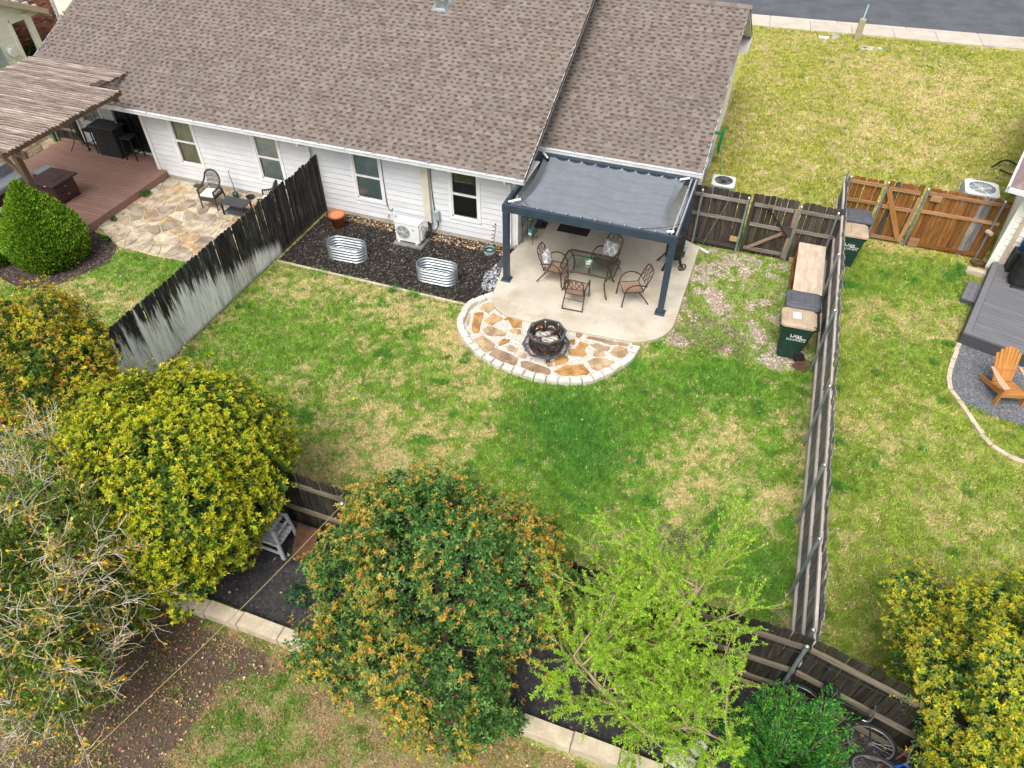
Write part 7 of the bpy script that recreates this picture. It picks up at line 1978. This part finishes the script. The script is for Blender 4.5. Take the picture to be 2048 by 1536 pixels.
sw = empty('sidewalk', (4, 38.3, 0)); sw['kind'] = 'structure'
s = -45.0; rs = random.Random(3)
while s < 40:
    l = 1.83; mb = MB(); q = [wp(s + .008, 0), wp(s + l - .008, 0), wp(s + l - .008, 1.22), wp(s + .008, 1.22)]; mb.prism(q, -.05, .03, .008); mb.build('panel', M_walk, sw); s += l
s = -45.0
while s < 40:
    l = 3.05; mb = MB(); q = [wp(s + .006, 1.23), wp(s + l - .006, 1.23), wp(s + l - .006, 1.55), wp(s + .006, 1.55)]; mb.prism(q, -.15, .032, .02); mb.build('kerb', M_walk, sw); s += l
rd = MB(); rd.add([(*wp(-60, 1.56), -.10), (*wp(60, 1.56), -.10), (*wp(60, 12), -.06), (*wp(-60, 12), -.06)], [(0, 1, 2, 3)]); rd = rd.build('road', M_asphalt); rd['kind'] = 'structure'
dv = MB(); dv.prism([(-46, 25.8), (-31.5, 25.8), (-31.5, 36), (-46, 36)], -.03, .02, .01); dv = dv.build('driveway', mat('driveway_concrete', (.62, .54, .42), (.56, .48, .37), 1, rough=.9, fine=.06)); dv['kind'] = 'structure'
mp_ = empty('marker_post', (3.02, 36.85, 0), 'square tan marker post with a pale blue pin by the sidewalk', 'post')
mb = MB(); mb.box(2.88, 36.72, 0, 3.14, 36.98, .88, ch=.02); mb.build('post', M_marker, mp_)
mb = MB(); mb.cyl((3.01, 36.85, .88), (3.04, 36.88, 1.45), .028, n=8); mb.build('pin', M_teal, mp_)
vb = empty('meter_box', (3.38, 35.87, 0), 'pale concrete meter box with a red lid in the lot grass', 'meter box')
mb = MB(); mb.box(3.06, 35.64, 0, 3.70, 36.10, .035, ch=.01); mb.build('frame', M_meter, vb)
mb = MB(); mb.cyl((3.36, 35.87, .035), (3.36, 35.87, .045), .10, n=16); mb.build('lid', M_red, vb)
mb = MB(); mb.box(1.95, 36.60, 0, 2.33, 37.02, .05, ch=.01); tag(mb.build('utility_lid', M_greybox, loc=(2.1, 36.8, 0)), 'grey utility lid in the grass beside the sidewalk', 'utility lid')
mb = MB(); mb.box(1.38, 36.50, 0, 1.82, 36.68, .05, ch=.015); tag(mb.build('white_stone', M_paper, loc=(1.6, 36.6, 0)), 'small white slab in the grass left of the grey utility lid', 'slab')
mb = MB(); mb.cyl((4.0, 36.05, 0), (4.0, 36.05, .03), .12, n=14); tag(mb.build('valve_cap', M_teal, loc=(4, 36.05, 0)), 'pale teal valve cap right of the concrete meter box', 'valve cap')
mb = MB(); q = wp(-.4, .45); mb.box(q[0] - .22, q[1] - .12, .031, q[0] + .22, q[1] + .12, .036); mb.build('drain_plate', M_meter, sw)


# ---------------------------------------------------------------- trees and shrubs
def nrmz(v): return v / np.maximum(np.linalg.norm(v, axis=-1, keepdims=True), 1e-9)


class Leaves:
    def __init__(s): s.V = []; s.C = []

    def add(s, P, D, U, L, W, C, lift=.18, droop=.12, mid=.52):
        """folded leaf: base, two sides, tip"""
        D = nrmz(D); S = nrmz(np.cross(D, U)); N = np.cross(S, D); L = L[:, None]; W = W[:, None]
        A = P; T = P + D * L - N * L * droop
        M1 = P + D * L * mid + S * W * .5 + N * W * lift; M2 = P + D * L * mid - S * W * .5 + N * W * lift
        s.V.append(np.stack([A, M1, T, M2], 1).reshape(-1, 3)); s.C.append(np.repeat(np.clip(C, .003, .95), 4, 0))

    def build(s, name, m, parent, kind='stuff'):
        V = np.concatenate(s.V); C = np.concatenate(s.C); b = (np.arange(len(V) // 4) * 4)[:, None]
        F = np.stack([b + np.array([[0, 1, 2]]), b + np.array([[0, 2, 3]])], 1).reshape(-1, 3)
        return np_mesh(name, V, F, m, C, kind, parent)


def crown_points(lumps, n, rs, rough=.16, zmin=-.45, inner=0.0, dens=None):
    """points on the outside of a union of ellipsoids, with outward direction"""
    A = np.array([l[1][0] * l[1][1] + l[1][0] * l[1][2] + l[1][1] * l[1][2] for l in lumps]); k = rs.choice(len(lumps), n * 3, p=A / A.sum())
    c = np.array([l[0] for l in lumps], float)[k]; r = np.array([l[1] for l in lumps], float)[k]
    d = nrmz(rs.normal(size=(n * 3, 3))); q = d[:, 2] > zmin
    c, r, d = c[q], r[q], d[q]
    f = 1 + rough * (2 * fbm(d[:, 0] * 2.3 + d[:, 2] * 1.7 + k[q] * 3.1, d[:, 1] * 2.3 - d[:, 2] * 1.3, 61, 3) - 1)
    if inner: f = f * (1 - inner * rs.rand(len(f)) ** 1.5)
    p = c + d * r * f[:, None]; ok = np.ones(len(p), bool)
    for cc, rr in lumps:
        e = (((p - np.array(cc)) / np.array(rr)) ** 2).sum(1); ok &= e > .70 if not inner else e > .3
    ok &= p[:, 2] > .12
    p, d, r = p[ok][:n], d[ok][:n], r[ok][:n]
    return p, nrmz(d / r)


def lumpy(lumps, k, r0, r1, seed, out_to=1.08):
    """smaller boughs bulging out of the main masses"""
    rs = np.random.RandomState(seed); out = list(lumps)
    for c, r in lumps:
        for _ in range(k):
            d = rs.normal(size=3); d[2] = abs(d[2]) * .9 - .15; d /= np.linalg.norm(d); q = rs.uniform(r0, r1)
            out.append((tuple(np.array(c) + d * np.array(r) * rs.uniform(.85, out_to)), (q, q, q * rs.uniform(.7, 1.0))))
    return out


def rosette(Lv, P, Ax, rs, n, l0, l1, asp, tilt0, tilt1, pal, jit=.25, drop=.0, lift=.18, droop=.12):
    """n leaves round each shoot"""
    m = len(P); t = nrmz(np.cross(Ax, rs.normal(size=(m, 3)))); b = np.cross(Ax, t); pal = np.array(pal)
    tone = rs.uniform(.78, 1.2, (m, 1)); ci0 = rs.randint(0, len(pal), m)
    for k in range(n):
        a = k * 2.399 + rs.uniform(-.3, .3, m); ti = rs.uniform(tilt0, tilt1, m)
        R_ = t * np.cos(a)[:, None] + b * np.sin(a)[:, None]
        D = Ax * np.cos(ti)[:, None] + R_ * np.sin(ti)[:, None] + rs.normal(size=(m, 3)) * jit * .4
        l = rs.uniform(l0, l1, m)
        ci = np.where(rs.rand(m) < .6, ci0, rs.randint(0, len(pal), m))
        C = pal[ci] * tone * rs.uniform(.8, 1.2, (m, 1))
        Lv.add(P - Ax * (drop * rs.uniform(.3, 1.2, m))[:, None] + R_ * .006, D, Ax + R_ * .01, l, l * rs.uniform(asp * .85, asp * 1.15, m), C, lift, droop)


def woody(root, base, lumps, P, rs, m, r0, nb, name='branch', trunk_h=.8):
    """tapered trunk, a limb into every lump, fine branches to a sample of the shoots"""
    b = Vector(base); cz = sum(l[0][2] for l in lumps) / len(lumps); cx = sum(l[0][0] for l in lumps) / len(lumps); cy = sum(l[0][1] for l in lumps) / len(lumps)
    top = b.lerp(Vector((cx, cy, cz)), .5) if trunk_h is None else Vector((b.x * .7 + cx * .3, b.y * .7 + cy * .3, b.z + trunk_h))
    mb = MB(); mb.tube(smooth_path([b, b.lerp(top, .5) + Vector((.03, -.02, 0)), top], 4), r0, 9, r2=r0 * .75); mb.build('trunk', m, root)
    mb = MB(); hubs = []
    for c, r in lumps:
        c = Vector(c); mid = top.lerp(c, .5) + Vector((rs.uniform(-.12, .12), rs.uniform(-.12, .12), .1)); pts = smooth_path([top, mid, c], 4); mb.tube(pts, r0 * .6, 7, r2=r0 * .25); hubs.append((pts, c))
    idx = rs.choice(len(P), min(nb, len(P)), replace=False)
    for i in idx:
        p = Vector(P[i]); pts, c = min(hubs, key=lambda h: (h[1] - p).length); s = pts[rs.randint(len(pts) // 2, len(pts))]
        q = s.lerp(p, .5) + Vector((rs.uniform(-.08, .08), rs.uniform(-.08, .08), -.05)); mb.tube([s, q, p], r0 * .16, 4, r2=.004, cap=False)
    mb.build(name, m, root)


YOUNG = [(.60, .53, .03), (.50, .50, .02), (.42, .47, .02), (.66, .53, .09), (.30, .39, .02)]
ORANGE = [(.58, .31, .045), (.62, .37, .075), (.50, .25, .04), (.55, .42, .06), (.44, .38, .055)]
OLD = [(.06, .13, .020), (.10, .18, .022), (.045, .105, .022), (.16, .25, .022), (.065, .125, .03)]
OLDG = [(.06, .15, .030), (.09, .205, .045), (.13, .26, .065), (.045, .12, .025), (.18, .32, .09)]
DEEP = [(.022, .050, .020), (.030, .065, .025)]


def photinia(name, label, base, lumps, n, young, old, seed, l=.085, young_frac=.85, ydir=None, r0=.07, flowers=0, nb=260, cat='shrub', rough=.16):
    rs = np.random.RandomState(seed); main = lumps; lumps = lumpy(lumps, 8, .18, .38, seed + 900, 1.08 if seed == 101 else 1.28)
    t = empty(name, base, label, cat)
    P, N = crown_points(lumps, n, rs, rough)
    Ax = nrmz(N * .75 + np.array([0, 0, .75]) + rs.normal(size=P.shape) * .28)
    cl = fbm(P[:, 0] * 2.1 + P[:, 2] * 1.3, P[:, 1] * 2.1 - P[:, 2] * 1.3, 91, 3)
    P = P + Ax * (rs.rand(len(P)) ** 2 * .18)[:, None] + N * ((cl - .55) * .85)[:, None]
    lv = Leaves()
    clump = fbm(P[:, 0] * 1.4 + P[:, 2], P[:, 1] * 1.4 - P[:, 2], 71, 2)
    pf = np.clip(young_frac + 1.5 * (clump - .5) + 2.4 * (cl - .5), .04, 1); isy = rs.rand(len(P)) < pf
    rosette(lv, P[isy], Ax[isy], rs, 9, l * .62, l * 1.1, .38, .3, 1.3, young, lift=.2)
    rosette(lv, P[isy], Ax[isy], rs, 5, l * .85, l * 1.3, .42, 1.0, 1.75, old + young[-1:], drop=.10)
    rosette(lv, P[~isy], Ax[~isy], rs, 10, l * .8, l * 1.25, .42, .4, 1.6, old, drop=.06)
    # long new shoots that stand out of the crown
    k = rs.choice(len(P), len(P) // 14, replace=False); k = k[N[k, 2] > -.1]
    Sx = nrmz(Ax[k] + N[k] * .8 + rs.normal(size=(len(k), 3)) * .3); ln = rs.uniform(.5, 1.35, (len(k), 1))
    for f in (.05, .12, .19, .26): rosette(lv, P[k] + Sx * f * ln, Sx, rs, 4, l * .6, l * 1.05, .36, .4, 1.3, young if f > .15 else old, lift=.2)
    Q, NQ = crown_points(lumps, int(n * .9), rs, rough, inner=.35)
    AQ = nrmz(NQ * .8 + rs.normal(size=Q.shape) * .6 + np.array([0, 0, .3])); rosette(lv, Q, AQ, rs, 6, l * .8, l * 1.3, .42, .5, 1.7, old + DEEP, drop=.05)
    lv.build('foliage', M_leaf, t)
    woody(t, base, main, P, rs, M_bark, r0, nb)
    if flowers:
        fl_ = Leaves(); k = rs.choice(len(P), flowers, replace=False); k = k[(P[k, 0] > -2.9) & (P[k, 2] > .8)]
        rosette(fl_, P[k] + Ax[k] * .02, Ax[k], rs, 8, .02, .045, .5, .3, 1.2, [(.50, .02, .09), (.42, .015, .06), (.55, .04, .14)]); fl_.build('blossom', M_leaf_matte, t)
    return t


photinia('photinia_bush', 'large rounded bush with bright yellow green tips in front of the blackened fence', (-7.5, 4.9, .03),
         [((-7.75, 5.0, 1.70), (1.55, 1.35, 1.60)), ((-7.3, 5.15, 1.9), (.9, 1.0, 1.3)), ((-8.7, 5.2, 1.8), (1.0, 1.0, 1.35)), ((-7.65, 4.3, 1.15), (1.05, .95, 1.05)), ((-7.6, 5.7, 2.0), (1.2, .9, 1.3)), ((-9.3, 5.4, 1.5), (.8, .8, 1.0))],
         6800, YOUNG[:3] + [(.26, .35, .02), (.36, .43, .02), (.56, .49, .06)], OLD, 101, l=.072, young_frac=.80, rough=.24)
photinia('photinia_bush', 'orange tipped bush at the left edge behind the large yellow green bush', (-11.9, 6.1, .03),
         [((-12.6, 6.2, 1.6), (1.2, 1.0, 1.3)), ((-11.5, 6.3, 1.75), (.95, .9, 1.2)), ((-10.6, 6.05, 1.35), (.75, .7, 1.0)), ((-12.0, 6.7, 1.9), (.9, .8, 1.15)), ((-10.1, 5.7, 1.2), (.7, .6, .9))],
         3400, ORANGE + YOUNG[:3], OLD, 102, l=.064, young_frac=1.1, rough=.36)
photinia('photinia_bush', 'big green bush with orange tips and crimson blossoms in the middle foreground', (-2.9, 4.8, .03),
         [((-3.0, 4.9, 1.75), (1.3, 1.05, 1.45)), ((-4.05, 4.75, 1.25), (.85, .85, 1.0)), ((-2.05, 5.1, 1.6), (.8, .85, 1.2)), ((-2.9, 4.0, 1.0), (1.2, .85, .85)), ((-3.3, 5.4, 1.85), (1.1, .7, 1.15)), ((-2.3, 3.55, .7), (.7, .55, .6)), ((-4.1, 3.85, .75), (.6, .6, .6)), ((-2.1, 5.6, 1.6), (.7, .6, .9))],
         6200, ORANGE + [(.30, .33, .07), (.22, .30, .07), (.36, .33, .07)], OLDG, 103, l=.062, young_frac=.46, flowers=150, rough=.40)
photinia('photinia_bush', 'yellow tipped bush in the lower right corner behind the back fence', (4.9, 5.6, .03),
         [((4.85, 5.9, 1.75), (1.0, .9, 1.3)), ((5.7, 6.1, 1.9), (1.2, 1.1, 1.5)), ((4.75, 5.0, 1.15), (.75, .7, .9)), ((4.1, 6.1, 1.3), (.45, .5, .75)), ((5.5, 5.0, 1.2), (1.2, .8, 1.1)), ((4.6, 6.7, 1.6), (.7, .6, .9))],
         6800, YOUNG[:3] + [(.40, .40, .05), (.32, .36, .045), (.52, .42, .06)], OLDG + [(.24, .30, .04)], 104, l=.055, young_frac=.9, rough=.34)

# conical evergreen and its neighbour
def conifer(name, label, c, rx, h, n, seed, pal, taper=1.5):
    rs = np.random.RandomState(seed); t = empty(name, (c[0], c[1], 0), label, 'shrub'); lv = Leaves()
    f = rs.rand(n) ** .8; z = .04 + f * h; prof = np.where(f < .32, .80 + .20 * np.sin(f / .32 * math.pi / 2), np.clip(1 - ((f - .32) / .68) ** taper, 0, 1) ** (1.0 if taper < 2 else .82))
    a = rs.uniform(0, 2 * math.pi, n); rr = rx * prof * (1 + .10 * (fbm(a * 2.5, f * 9, 81) * 2 - 1)) * (1 - .22 * rs.rand(n) ** 2)
    P = np.stack([c[0] + rr * np.cos(a), c[1] + rr * np.sin(a), z], -1); O = np.stack([np.cos(a), np.sin(a), .15 + 0 * a], -1)
    D = nrmz(O * rs.uniform(.25, .8, (n, 1)) + np.array([0, 0, 1.0]) + rs.normal(size=(n, 3)) * .22); pal = np.array(pal)
    for k in range(4):
        l = rs.uniform(.05, .11, n); Dk = nrmz(D + rs.normal(size=(n, 3)) * .35); C = pal[rs.randint(0, len(pal), n)] * rs.uniform(.75, 1.25, (n, 1))
        lv.add(P + rs.normal(size=(n, 3)) * .03, Dk, nrmz(np.cross(O, np.array([0, 0, 1.0])) + rs.normal(size=(n, 3)) * .5), l, l * .38, C, .1, .1)
    lv.build('foliage', M_leaf_matte, t)
    mb = MB(); mb.tube([(c[0], c[1], 0), (c[0], c[1], h * .85)], .06, 7, r2=.015); mb.build('trunk', M_bark, t)
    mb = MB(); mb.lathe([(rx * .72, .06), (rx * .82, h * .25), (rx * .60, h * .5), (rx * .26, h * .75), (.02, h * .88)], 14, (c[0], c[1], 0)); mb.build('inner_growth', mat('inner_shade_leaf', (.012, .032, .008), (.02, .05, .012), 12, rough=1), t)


ARB = [(.14, .28, .02), (.21, .36, .025), (.09, .20, .016), (.29, .42, .03), (.06, .14, .014)]
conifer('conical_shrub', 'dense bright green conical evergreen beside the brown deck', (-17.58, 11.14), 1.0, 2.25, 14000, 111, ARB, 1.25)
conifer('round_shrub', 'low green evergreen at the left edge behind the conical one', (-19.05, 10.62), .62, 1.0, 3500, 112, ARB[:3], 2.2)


def hedge(name, label, lumps, n, seed, pal, l=.05, cat='shrub', solid=True):
    rs = np.random.RandomState(seed); c = lumps[0][0]; t = empty(name, (c[0], c[1], 0), label, cat); lv = Leaves()
    P, N = crown_points(lumps, n, rs, .2, -.6); Ax = nrmz(N + rs.normal(size=P.shape) * .4 + np.array([0, 0, .3])); rosette(lv, P, Ax, rs, 6, l * .7, l * 1.2, .55, .3, 1.5, pal, drop=.02); lv.build('foliage', M_hedge, t)
    if not solid: return t
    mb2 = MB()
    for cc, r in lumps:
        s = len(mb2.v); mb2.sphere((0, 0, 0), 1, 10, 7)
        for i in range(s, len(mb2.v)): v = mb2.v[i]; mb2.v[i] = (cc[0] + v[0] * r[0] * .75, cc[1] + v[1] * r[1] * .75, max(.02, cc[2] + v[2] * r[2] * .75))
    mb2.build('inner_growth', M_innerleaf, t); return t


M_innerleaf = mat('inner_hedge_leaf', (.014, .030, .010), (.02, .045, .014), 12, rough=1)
HG = [(.075, .15, .02), (.11, .19, .025), (.05, .11, .018), (.15, .22, .03)]
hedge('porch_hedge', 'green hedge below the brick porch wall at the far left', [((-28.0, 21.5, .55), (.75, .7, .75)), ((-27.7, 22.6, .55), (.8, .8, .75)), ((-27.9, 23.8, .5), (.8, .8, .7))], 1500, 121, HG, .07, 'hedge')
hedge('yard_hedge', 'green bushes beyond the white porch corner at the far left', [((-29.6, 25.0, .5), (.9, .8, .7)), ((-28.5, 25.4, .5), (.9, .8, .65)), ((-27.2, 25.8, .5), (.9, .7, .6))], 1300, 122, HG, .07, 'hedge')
for k, (x, y, lab) in enumerate(((-17.52, 14.75, 'small weedy tuft at the upper edge of the brown deck'), (-17.45, 13.25, 'tiny weedy tuft at the middle of the deck edge'), (-16.9, 12.3, 'weedy tuft at the corner where deck, bed and flagstones meet'))):
    hedge('weed', lab, [((x, y, .05), ((.16, .08, .17)[k] , (.22, .12, .14)[k], .12))], (160, 60, 120)[k], 130 + k, [(.06, .13, .02), (.10, .19, .03)], .045, 'weed', False)
rs = np.random.RandomState(140)
for k, (x, y, r) in enumerate(((-5.6, 4.55, .3), (.9, 4.55, .3))):
    hedge('weed', ('dark leafy weed on the gravel beside the grey bench', 'dark leafy weed on the gravel by the loose pavers')[k], [((x, y, .06), (r, r * .8, .14))], 70, 141 + k, [(.03, .09, .04), (.05, .13, .05)], .06, 'weed', False)

# airy bright green young tree
def wandering(p, d, L_, n, rs, bend, up):
    pts = [Vector(p)]; d = Vector(d).normalized()
    for k in range(n):
        d = (d + Vector(rs.normal(size=3)) * bend + Vector((0, 0, up))).normalized(); pts.append(pts[-1] + d * L_ / n)
    return pts


def sapling(label, base, seed):
    rs = np.random.RandomState(seed); t = empty('young_tree', base, label, 'tree'); lv = Leaves(); tb_ = MB(); br = MB(); P, D = [], []
    b = Vector(base)
    for s, (az, ln) in enumerate(((2.2, 1.0), (.6, 1.05), (-.5, .9), (3.6, .9), (1.4, 1.25))):
        tr = wandering(b + Vector((.05 * math.cos(az), .05 * math.sin(az), 0)), (math.cos(az) * .45, math.sin(az) * .45, 1), ln * 2.4, 8, rs, .10, .05); tb_.tube(tr, .04, 7, r2=.012)
        for q in range(17):
            i = rs.randint(1, len(tr)); a = rs.uniform(0, 6.28); bl = wandering(tr[i], (math.cos(a), math.sin(a), rs.uniform(.15, 1.3)), rs.uniform(.7, 1.4), 6, rs, .14, .0); br.tube(bl, .011, 5, r2=.005, cap=False)
            for w in range(17):
                j = rs.randint(1, len(bl)); a2 = rs.uniform(0, 6.28); d0 = (bl[-1] - bl[0]).normalized() + Vector((math.cos(a2), math.sin(a2), rs.uniform(.0, .9))) * .7
                tw = wandering(bl[j], d0, rs.uniform(.25, .6), 5, rs, .14, -.02); br.tube(tw, .004, 4, r2=.002, cap=False)
                for k in range(1, len(tw)):
                    for z in range(5): P.append(tw[k - 1].lerp(tw[k], rs.rand())); D.append((tw[k] - tw[k - 1]).normalized())
    P = np.array([tuple(p) for p in P]); D = np.array([tuple(p) for p in D]); n = len(P)
    c0 = np.array([base[0] - .05, base[1] + .45, 1.9]); 
    pal = [(.31, .56, .032), (.25, .49, .03), (.39, .62, .045), (.16, .38, .025), (.48, .60, .06)]
    Ax = nrmz(D + rs.normal(size=D.shape) * .5 + np.array([0, 0, .25])); rosette(lv, P, Ax, rs, 3, .022, .048, .42, .3, 1.15, pal, jit=.35); lv.build('foliage', M_leaf_matte, t)
    tb_.build('trunk', M_barklight, t); br.build('branch', M_barklight, t)


M_barklight = mat('tan_bark', (.33, .23, .15), (.44, .33, .23), 10, 5, rough=.95, bump=.005)
sapling('airy young tree with bright lime green leaves left of the long grey fence', (.12, 4.62, .03), 151)

# feathery dark shrub
rs = np.random.RandomState(161); t = empty('feathery_shrub', (2.5, 4.75, .03), 'dark green feathery shrub hiding the bicycles by the back fence', 'shrub'); lv = Leaves(); mb = MB(); P, D = [], []
for k in range(120):
    a = rs.uniform(0, 6.28); e = rs.uniform(.25, 1.5); st0 = Vector((2.5 + .15 * math.cos(a), 4.72 + .15 * math.sin(a), .05)); fr_ = wandering(st0, (math.cos(a) * math.cos(e), math.sin(a) * math.cos(e), math.sin(e)), rs.uniform(.5, .95) * (.62 + .72 * e), 10, rs, .07, -.045 if e < .9 else -.02); mb.tube(fr_, .007, 4, r2=.003, cap=False)
    for j in range(3, len(fr_)):
        dd = (fr_[j] - fr_[j - 1]).normalized(); sd = dd.cross(Vector((0, 0, 1))).normalized()
        for s in (-1, 1):
            for w in range(17): P.append(fr_[j - 1].lerp(fr_[j], rs.rand()) + sd * s * rs.uniform(.01, .14)); D.append(dd * rs.uniform(.5, 1.1) + sd * s * rs.uniform(.5, 1.0) + Vector(rs.normal(size=3)) * .2)
P = np.array([tuple(p) for p in P]); D = nrmz(np.array([tuple(p) for p in D])); pal = np.array([(.05, .22, .035), (.035, .16, .035), (.08, .29, .04), (.16, .36, .04), (.025, .11, .03)]); n = len(P)
l = rs.uniform(.035, .07, n); lv.add(P, D, np.tile([0, 0, 1.0], (n, 1)) + rs.normal(size=(n, 3)) * .4, l, l * .36, pal[rs.randint(0, len(pal), n)] * rs.uniform(.7, 1.3, (n, 1))); lv.build('foliage', M_leaf_matte, t); mb.build('stem', M_bark, t)

# twiggy tree in the lower left corner: thin foliage, many bare pale twigs
rs = np.random.RandomState(171); base = (-8.3, 2.3, 0); t = empty('twiggy_tree', base, 'twiggy half bare tree with pale branches and yellow leaves in the lower left corner', 'tree')
tb_, br, lv = MB(), MB(), Leaves(); P, D = [], []; b = Vector(base)
tr = smooth_path([b, b + Vector((.1, 0, .8)), b + Vector((-.05, .15, 1.5))], 4); tb_.tube(tr, .10, 9, r2=.07); tb_.build('trunk', M_bark, t)
CL = [((-8.3, 2.4, 1.9), (1.3, 1.1, 1.2)), ((-8.8, 3.2, 2.2), (1.4, 1.1, 1.2)), ((-9.6, 4.0, 1.9), (1.2, 1.0, 1.2)), ((-7.6, 1.7, 1.4), (1.0, .8, .95)), ((-8.9, 2.2, 2.3), (1.3, 1.0, 1.2)), ((-7.9, 2.9, 1.2), (.9, .8, .8))]
for c, r in CL:
    for k in range(52):
        d_ = rs.normal(size=3); d_[2] = abs(d_[2]) * .8 + .1; d_ /= np.linalg.norm(d_); p0 = Vector(c) + Vector((d_[0] * r[0] * .25, d_[1] * r[1] * .25, d_[2] * r[2] * .2 - .2))
        L_ = rs.uniform(.75, 1.25) * (r[0] + r[1]) / 2; bl = wandering(p0, d_, L_, 8, rs, .16, .03); br.tube(bl, .0075, 5, r2=.0025, cap=False)
        for w in range(17):
            j = rs.randint(2, len(bl)); dd = (bl[j] - bl[j - 1]).normalized() + Vector(rs.normal(size=3)) * .75; tw = wandering(bl[j], dd, rs.uniform(.16, .5), 4, rs, .22, .02); br.tube(tw, .0042, 4, r2=.0018, cap=False)
            if rs.rand() < .5:
                for q in range(1, len(tw)): P.append(tw[q]); D.append((tw[q] - tw[q - 1]).normalized())
for c, r in CL:
    pts = smooth_path([tr[-1], tr[-1].lerp(Vector(c), .5) + Vector((0, 0, .1)), Vector(c)], 4); br.tube(pts, .03, 6, r2=.012, cap=False)
br.build('branch', M_twig, t)
P = np.array([tuple(p) for p in P]); D = np.array([tuple(p) for p in D]); yel = rs.rand(len(P)) < .42
rosette(lv, P[yel], nrmz(D[yel]), rs, 2, .045, .08, .45, .3, 1.2, [(.78, .46, .03), (.76, .56, .04), (.72, .34, .03), (.55, .50, .06)])
rosette(lv, P[~yel], nrmz(D[~yel]), rs, 4, .03, .055, .4, .3, 1.3, [(.20, .26, .05), (.11, .18, .04), (.28, .30, .08)])
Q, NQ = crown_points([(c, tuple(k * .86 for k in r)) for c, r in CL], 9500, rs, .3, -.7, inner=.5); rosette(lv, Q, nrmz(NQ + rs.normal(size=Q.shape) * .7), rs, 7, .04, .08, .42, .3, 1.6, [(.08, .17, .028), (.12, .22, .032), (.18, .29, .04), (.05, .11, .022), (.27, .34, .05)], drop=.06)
lv.build('foliage', M_leaf, t)
